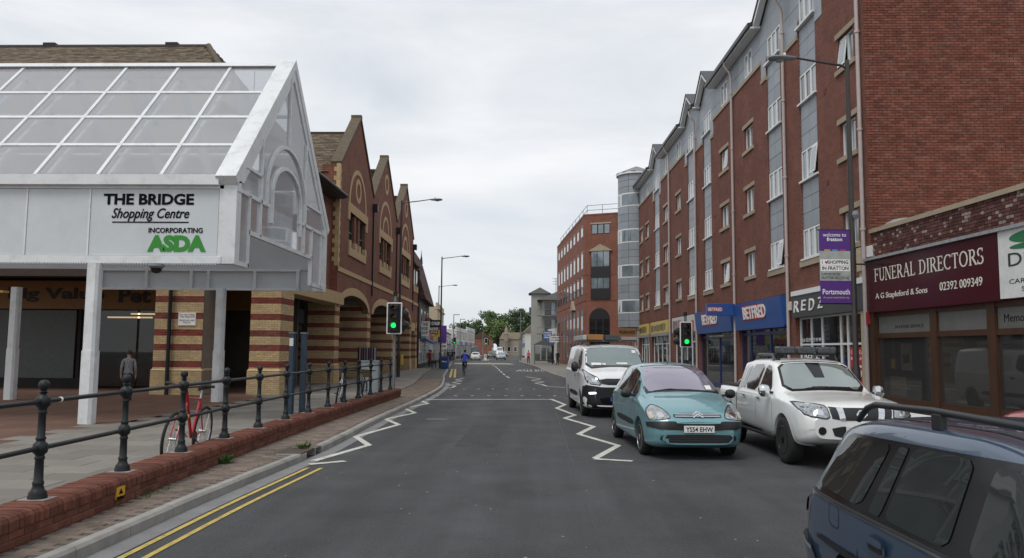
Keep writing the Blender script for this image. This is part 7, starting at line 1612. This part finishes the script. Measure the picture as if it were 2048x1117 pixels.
# ================================================================== bicycles
def bicycle(label, p_front, p_rear, paint, lean=0.0, tyre_wall=None, basket=False, group='bicycles locked along the railing', upright=False):
    t = thing('bicycle', label, 'bicycle', (0, 0, 0), group); R = .335
    def put(name, b, m, parent=None, smooth=True): o = D.objects.new(name, b.mesh(name, m, smooth)); COL.objects.link(o); o.parent = parent or t; return o
    rub = mat('bike_tyre', (.015, .015, .015), .8)
    for y in (0, 1.05):
        ring = [(0, y + R * math.cos(a * math.pi / 16), R + R * math.sin(a * math.pi / 16)) for a in range(33)]
        w = put('wheel', MB().tube(ring, .021, 8), rub)
        ring = [(0, y + R * .93 * math.cos(a * math.pi / 16), R + R * .93 * math.sin(a * math.pi / 16)) for a in range(33)]
        put('rim', MB().tube(ring, .011, 6), alloy, w); put('hub', MB().cyl((-.045, y, R), (.045, y, R), .022), alloy, w)
        sp = MB()
        for i in range(14): a = i * math.pi / 7; sp.cyl(((-1) ** i * .03, y, R), (0, y + R * .92 * math.cos(a), R + R * .92 * math.sin(a)), .0022, n=4)
        o = put('spokes', sp, alloy, w, False); o['kind'] = 'stuff'
    hd, hd2, st_, bb2 = (0, .33, .80), (0, .26, .93), (0, .80, .80), (0, .63, .29)
    fr = MB()
    for a, b, r in ((hd2, hd, .022), (hd, bb2, .021), ((0, .31, .84), st_, .018), (st_, bb2, .019), (st_, (0, 1.05, R), .010), (bb2, (0, 1.05, R), .011)): fr.cyl(a, b, r, n=10)
    put('frame', fr, paint)
    fk = MB(); fk.tube([(.04, 0, R), (.045, .12, .6), (.0, .33, .78)], .012, 6); fk.tube([(-.04, 0, R), (-.045, .12, .6), (.0, .33, .78)], .012, 6); put('fork', fk, paint)
    put('handlebar', MB().tube([(-.30, .34, 1.02), (-.2, .25, 1.02), (0, .22, .99), (.2, .25, 1.02), (.30, .34, 1.02)], .013, 8), blackp)
    for sd in (-1, 1): put('grip', MB().cyl((sd * .22, .27, 1.02), (sd * .32, .36, 1.02), .018), rub)
    put('stem', MB().cyl(hd2, (0, .22, .99), .016), blackp); put('seat_post', MB().cyl(st_, (0, .84, .93), .014), alloy)
    sd_ = MB(); secs = [(.70, .02, .94), (.76, .035, .955), (.86, .07, .955), (.95, .085, .965), (.985, .05, .96)]; n = 10
    sd_.add([(w * math.cos(2 * math.pi * k / n), y, z + .025 * math.sin(2 * math.pi * k / n)) for y, w, z in secs for k in range(n)], [(i * n + k, i * n + (k + 1) % n, (i + 1) * n + (k + 1) % n, (i + 1) * n + k) for i in range(4) for k in range(n)] + [list(range(n)), list(range(4 * n, 5 * n))]); put('saddle', sd_, blackp)
    put('chainring', MB().lathe([(.085, 0), (.09, .006), (.02, .008), (.0, .008)], (.045, .63, .29), 18, 'X'), mat('chain_grey', (.12, .12, .12), .4, metal=.8))
    for s_ in (-1, 1): put('crank', MB().cyl((s_ * .06, .63, .29), (s_ * .08, .63 + s_ * .12, .29 - s_ * .11), .01), alloy); put('pedal', MB().box(s_ * .12 - .045, s_ * .12 + .045, .59 + s_ * .12, .67 + s_ * .12, .17 - s_ * .11 + .1, .19 - s_ * .11 + .1), blackp, None, False)
    if basket:
        q = MB(); q.add([(x * k, .05 + y * k2, z) for z, k, k2 in ((.78, .8, .8), (1.02, 1, 1)) for x, y in ((-.17, -.13), (.17, -.13), (.17, .13), (-.17, .13))], [(0, 1, 2, 3), (0, 1, 5, 4), (1, 2, 6, 5), (2, 3, 7, 6), (3, 0, 4, 7)]); put('basket', q, mat('wicker', (.22, .12, .05), .9, var=.4, scale=30, bump=.6, bscale=50), None, False)
    a = Vector(p_front); b = Vector(p_rear); d = (b - a); t.location = (a.x, a.y, a.z if len(p_front) > 2 else 0); t.rotation_euler = (0, math.radians(lean), math.atan2(-d.x, d.y)); return t
bicycle('red bicycle with white walled tyres leaning behind the black railing', (-5.24, 11.35, Z_PL), (-5.3, 12.4, Z_PL), mat('bike_red', (.40, .012, .018), .35, coat=.6), 5).scale = (1.12, 1.12, 1.12)
bicycle('silver white bicycle leaning near the end of the railing', (-5.42, 21.6, Z_PL), (-5.55, 22.65, Z_PL), mat('bike_silver', (.6, .61, .62), .35, metal=.2), 6).scale = (1.1, 1.1, 1.1)
bicycle('dark bicycle with brown basket by the grey cabinet', (-5.55, 25.6, Z_PL), (-5.5, 24.55, Z_PL), mat('bike_dark', (.04, .04, .045), .4), -5, basket=True)
# ================================================================== people
PEOPLE = []
def person(label, x, y, yaw, top, legs, hair, skin=(.45, .28, .2), pose='walk', h=1.70, ph=0.0, coat=False, z=None, name='person'):
    t = thing(name, label, 'person', (x, y, Z_P if z is None else z))
    V = []; E_ = []; Rr = []
    def v(p, r, par=None):
        V.append(p); Rr.append(r if isinstance(r, tuple) else (r, r)); i = len(V) - 1
        if par is not None: E_.append((par, i))
        return i
    ride = pose == 'ride'; st = {'walk': .26, 'stand': .04, 'ride': 0}[pose]
    lean = .30 if ride else .03
    pel = v((0, 0, .93), (.15, .115)); bel = v((0, -lean * .35, 1.08), (.135, .10), pel); ch = v((0, -lean * .8, 1.28), (.165, .115), bel); up = v((0, -lean, 1.42), (.11, .085), ch)
    nk = v((0, -lean * 1.05 - .01, 1.50), .05, up); h1 = v((0, -lean * 1.12 - .025, 1.57), (.068, .082), nk); h2 = v((0, -lean * 1.12 - .02, 1.65), (.078, .095), h1); h3 = v((0, -lean * 1.12 - .01, 1.73), (.05, .06), h2)
    hands = []
    for sd in (-1, 1):
        sw = math.sin(ph) * sd * .2 if pose == 'walk' else 0
        sh = v((sd * .175, -lean, 1.405), .062, up)
        if ride: el = v((sd * .25, -lean - .2, 1.2), .045, sh); wr = v((sd * .27, -lean - .42, 1.06), .033, el); hd = v((sd * .27, -lean - .49, 1.03), (.022, .04), wr)
        else: el = v((sd * .225, .03 + sw * .4, 1.14), .047, sh); wr = v((sd * .23, -.05 + sw, .90), .034, el); hd = v((sd * .228, -.065 + sw * 1.1, .82), (.018, .04), wr)
        hands.append(V[hd]); b = V[hd]
        for k in range(4): f1 = v((b[0] - sd * .004, b[1] - .028 + .019 * k, b[2] - (.055, .065, .06, .045)[k]), .009, hd); v((b[0] - sd * .014, b[1] - .028 + .019 * k, b[2] - (.085, .1, .095, .075)[k]), .0075, f1)
        th = v((b[0] - sd * .01, b[1] - .055, b[2] - .02), .010, hd); v((b[0] - sd * .016, b[1] - .066, b[2] - .05), .0085, th)
        s2 = sd * math.cos(ph) if pose == 'walk' else sd
        hp = v((sd * .085, 0, .88), .092, pel)
        if ride: kn = v((sd * .11, -.36, .78 - .12 * sd), .068, hp); an = v((sd * .11, -.22, .42 - .14 * sd), .045, kn); to = v((sd * .11, -.36, .37 - .14 * sd), (.04, .03), an)
        else: kn = v((sd * .095, -st * .5 * s2 - .02, .49), .066, hp); an = v((sd * .095, -st * s2 + (.08 if s2 < 0 else 0), .085 + (.04 if s2 < 0 and pose == 'walk' else 0)), .045, kn); to = v((sd * .105, -st * s2 - .13 + (.08 if s2 < 0 else 0), .035), (.04, .032), an)
    me = D.meshes.new('body'); me.from_pydata(V, E_, []); o = D.objects.new('body', me); COL.objects.link(o)
    sk = o.modifiers.new('skin', 'SKIN'); sk.use_smooth_shade = True; ss = o.modifiers.new('sub', 'SUBSURF'); ss.levels = ss.render_levels = 1
    for i, q in enumerate(me.skin_vertices[0].data): q.radius = Rr[i]; q.use_root = (i == 0)
    PEOPLE.append((t, o, hands, top, legs, hair, skin, coat, ride, (V[h2], V[h3]), h / 1.80, yaw, label))
    return t
def finish_people():
    dg = bpy.context.evaluated_depsgraph_get()
    for n, (t, o, hands, top, legs, hair, skin, coat, ride, hd, k, yaw, label) in enumerate(PEOPLE):
        me = D.meshes.new_from_object(o.evaluated_get(dg)); me.name = 'body'; old = o.data
        me.materials.clear()
        for nm, c in (('top', top), ('trousers', legs), ('skin', skin), ('shoes', (.02, .02, .022))):
            me.materials.append(mat('%s_%.3f_%.3f_%.3f' % (nm, *c[:3]), c[:3], .85, var=c[3] if len(c) > 3 else .12, scale=c[4] if len(c) > 4 else 10))
        for p in me.polygons:
            c = p.center; i = 0
            hip = .95 if not coat else .72
            if c.z < hip and abs(c.x) < .2 and not (ride and c.z > .9): i = 1
            if ride and c.z < .98 and c.y < -.1 and abs(c.x) < .2: i = 1
            if any((c - Vector(q)).length < .125 for q in hands) and (abs(c.x) > .19): i = 2
            if c.z > 1.50: i = 2
            if c.z < .085 or (ride and (c - Vector((.11, -.34, .24))).length < .1): i = 3
            p.material_index = i; p.use_smooth = True
        b = D.objects.new('body', me); COL.objects.link(b); b.parent = t; D.objects.remove(o)
        hb = MB(); hc = Vector(hd[0]) + Vector((0, .015, .02)); r1 = []
        for j in range(7):
            a = -.5 + (math.pi / 2 + .5) * j / 6; cut = .62 if j < 3 else 0
            for q in range(12):
                ph_ = 2 * math.pi * q / 12; rr_ = math.cos(a); yy = math.sin(ph_) * rr_ * .112
                if yy < -.045 and j < 4: yy = -.045 + (j * .004)
                r1.append((hc.x + math.cos(ph_) * rr_ * .092, hc.y + yy, hc.z + math.sin(a) * .108))
        hb.add(r1, [(j * 12 + q, j * 12 + (q + 1) % 12, (j + 1) * 12 + (q + 1) % 12, (j + 1) * 12 + q) for j in range(6) for q in range(12)] + [list(range(12)), list(range(72, 84))])
        ho = D.objects.new('hair', hb.mesh('hair', mat('hair_%.2f%.2f' % (hair[0], hair[2]), hair, .8), True, 80)); COL.objects.link(ho); ho.parent = t
        hx, hy, hz = hd[0]
        for sd in (-1, 1):
            eo = D.objects.new('eye', MB().lathe([(0, 0), (.011, .003), (.0, .006)], (hx + sd * .03, hy - .098, hz), 8, 'Y').mesh('eye', letter_k)); COL.objects.link(eo); eo.parent = t
        no = D.objects.new('nose', MB().add([(hx - .014, hy - .09, hz - .04), (hx + .014, hy - .09, hz - .04), (hx, hy - .118, hz - .035), (hx, hy - .09, hz + .005)], [(0, 1, 2), (0, 2, 3), (1, 3, 2), (0, 3, 1)]).mesh('nose', MATS['skin_%.3f_%.3f_%.3f' % skin[:3]])); COL.objects.link(no); no.parent = t
        t.scale = (k, k, k); t.rotation_euler = (0, 0, math.radians(yaw))
person('person in a speckled grey top and dark trousers at the pet shop door', -12.8, 24.6, 205, (.24, .24, .25, .9, 40), (.015, .016, .02), (.05, .035, .025), pose='stand', h=1.62, z=Z_PL)
person('person in a red coat walking away past the record shop', -9.75, 73.5, 182, (.30, .025, .03), (.02, .02, .025), (.03, .02, .015), h=1.66, ph=.4, coat=True)
person('person in a grey hooded coat walking away past the bin', -9.2, 71.8, 178, (.30, .29, .27), (.02, .02, .022), (.32, .30, .27), h=1.74, ph=2.2, coat=True)
person('person in a pale blue jacket walking away past the bin', -8.75, 73.0, 176, (.22, .36, .55), (.03, .03, .04), (.40, .38, .36), h=1.66, ph=.9)
for lb, x, y, c, a_ in (('person in a black coat further along the left pavement', -11.6, 104, (.02, .02, .025), .3), ('person in a grey jacket in the far group on the left pavement', -12.0, 110, (.2, .2, .21), 1.6), ('person in a dark top nearest the kerb in the far group', -12.2, 116, (.03, .03, .05), 2.6), ('person in a pale top in the far group on the left pavement', -12.6, 118, (.45, .44, .42), .7)): person(lb, x, y, 180, c, (.02, .02, .025), (.03, .02, .015), h=1.7, ph=a_)
for lb, x, y, c, lg, a_, yw in (('person in a white top walking towards the arcade on the left pavement', -9.6, 80.5, (.5, .5, .48), (.05, .06, .1), 1.1, 4), ('person in a dark green jacket behind the walkers by the bin', -10.3, 76.5, (.05, .08, .05), (.03, .03, .03), .2, 180), ('person in a maroon top by the tiled shop', -10.6, 88, (.2, .03, .05), (.02, .02, .03), 2.0, 178), ('person in a tan coat outside the cream parapet building', -11.0, 96, (.32, .24, .14), (.02, .02, .025), 2.9, 182)): person(lb, x, y, yw, c, lg, (.04, .03, .02), h=1.69, ph=a_)
person('person in a pink top walking by the bus shelter', -.9, 101, 185, (.62, .12, .16), (.015, .015, .018), (.02, .015, .012), h=1.72, ph=1.2)
person('person in dark clothes standing at the brick office arches', 2.5, 90.5, 30, (.02, .022, .03), (.015, .016, .02), (.02, .015, .012), pose='stand', h=1.72)
cyx, cyy = -5.05, 56.2
person('cyclist in a bright blue jacket riding away along the road', cyx, cyy, 180, (.012, .055, .42), (.015, .015, .018), (.02, .02, .02), pose='ride', h=1.80, z=.06)
finish_people()
bicycle('dark bicycle ridden by the person in blue', (cyx, cyy + .62, 0.0), (cyx, cyy - .43, 0.0), mat('bike_black', (.02, .02, .022), .4), 0, group=None)
t = thing('dog', 'small brown dog on a lead beside the walkers at the bin', 'dog', (0, 0, 0))
def dogmesh():
    V = [(0, 0, .32), (0, .22, .33), (0, -.2, .31), (0, .34, .40), (0, .40, .47), (0, .50, .45), (0, -.26, .36), (0, -.36, .46)]; E_ = [(0, 1), (0, 2), (1, 3), (3, 4), (4, 5), (2, 6), (6, 7)]; R_ = [.085, .10, .085, .06, .06, .03, .03, .015]
    for sx in (-1, 1):
        for y0_, bk in ((.22, 0), (-.2, 1)):
            b = len(V); V += [(sx * .06, y0_, .24), (sx * .065, y0_ + (.04 if bk else -.01), .15), (sx * .065, y0_ - (.03 if bk else 0), .08), (sx * .065, y0_ + .02, .015)]; E_ += [(1 if y0_ > 0 else 2, b), (b, b + 1), (b + 1, b + 2), (b + 2, b + 3)]; R_ += [.045, .03, .02, .022]
        b = len(V); V.append((sx * .045, .385, .545)); E_.append((4, b)); R_.append(.018)
    me = D.meshes.new('body'); me.from_pydata(V, E_, []); o = D.objects.new('body', me); COL.objects.link(o)
    o.modifiers.new('skin', 'SKIN'); s_ = o.modifiers.new('sub', 'SUBSURF'); s_.levels = s_.render_levels = 1
    for i, q in enumerate(me.skin_vertices[0].data): q.radius = (R_[i], R_[i]); q.use_root = (i == 0)
    m2 = D.meshes.new_from_object(o.evaluated_get(bpy.context.evaluated_depsgraph_get())); D.objects.remove(o); m2.materials.clear(); m2.materials.append(mat('dog_coat', (.14, .08, .045), .9, var=.3)); m2.polygons.foreach_set('use_smooth', [True] * len(m2.polygons)); return m2
o = D.objects.new('body', dogmesh()); COL.objects.link(o); o.parent = t
t.location = (-8.3, 72.0, Z_P)
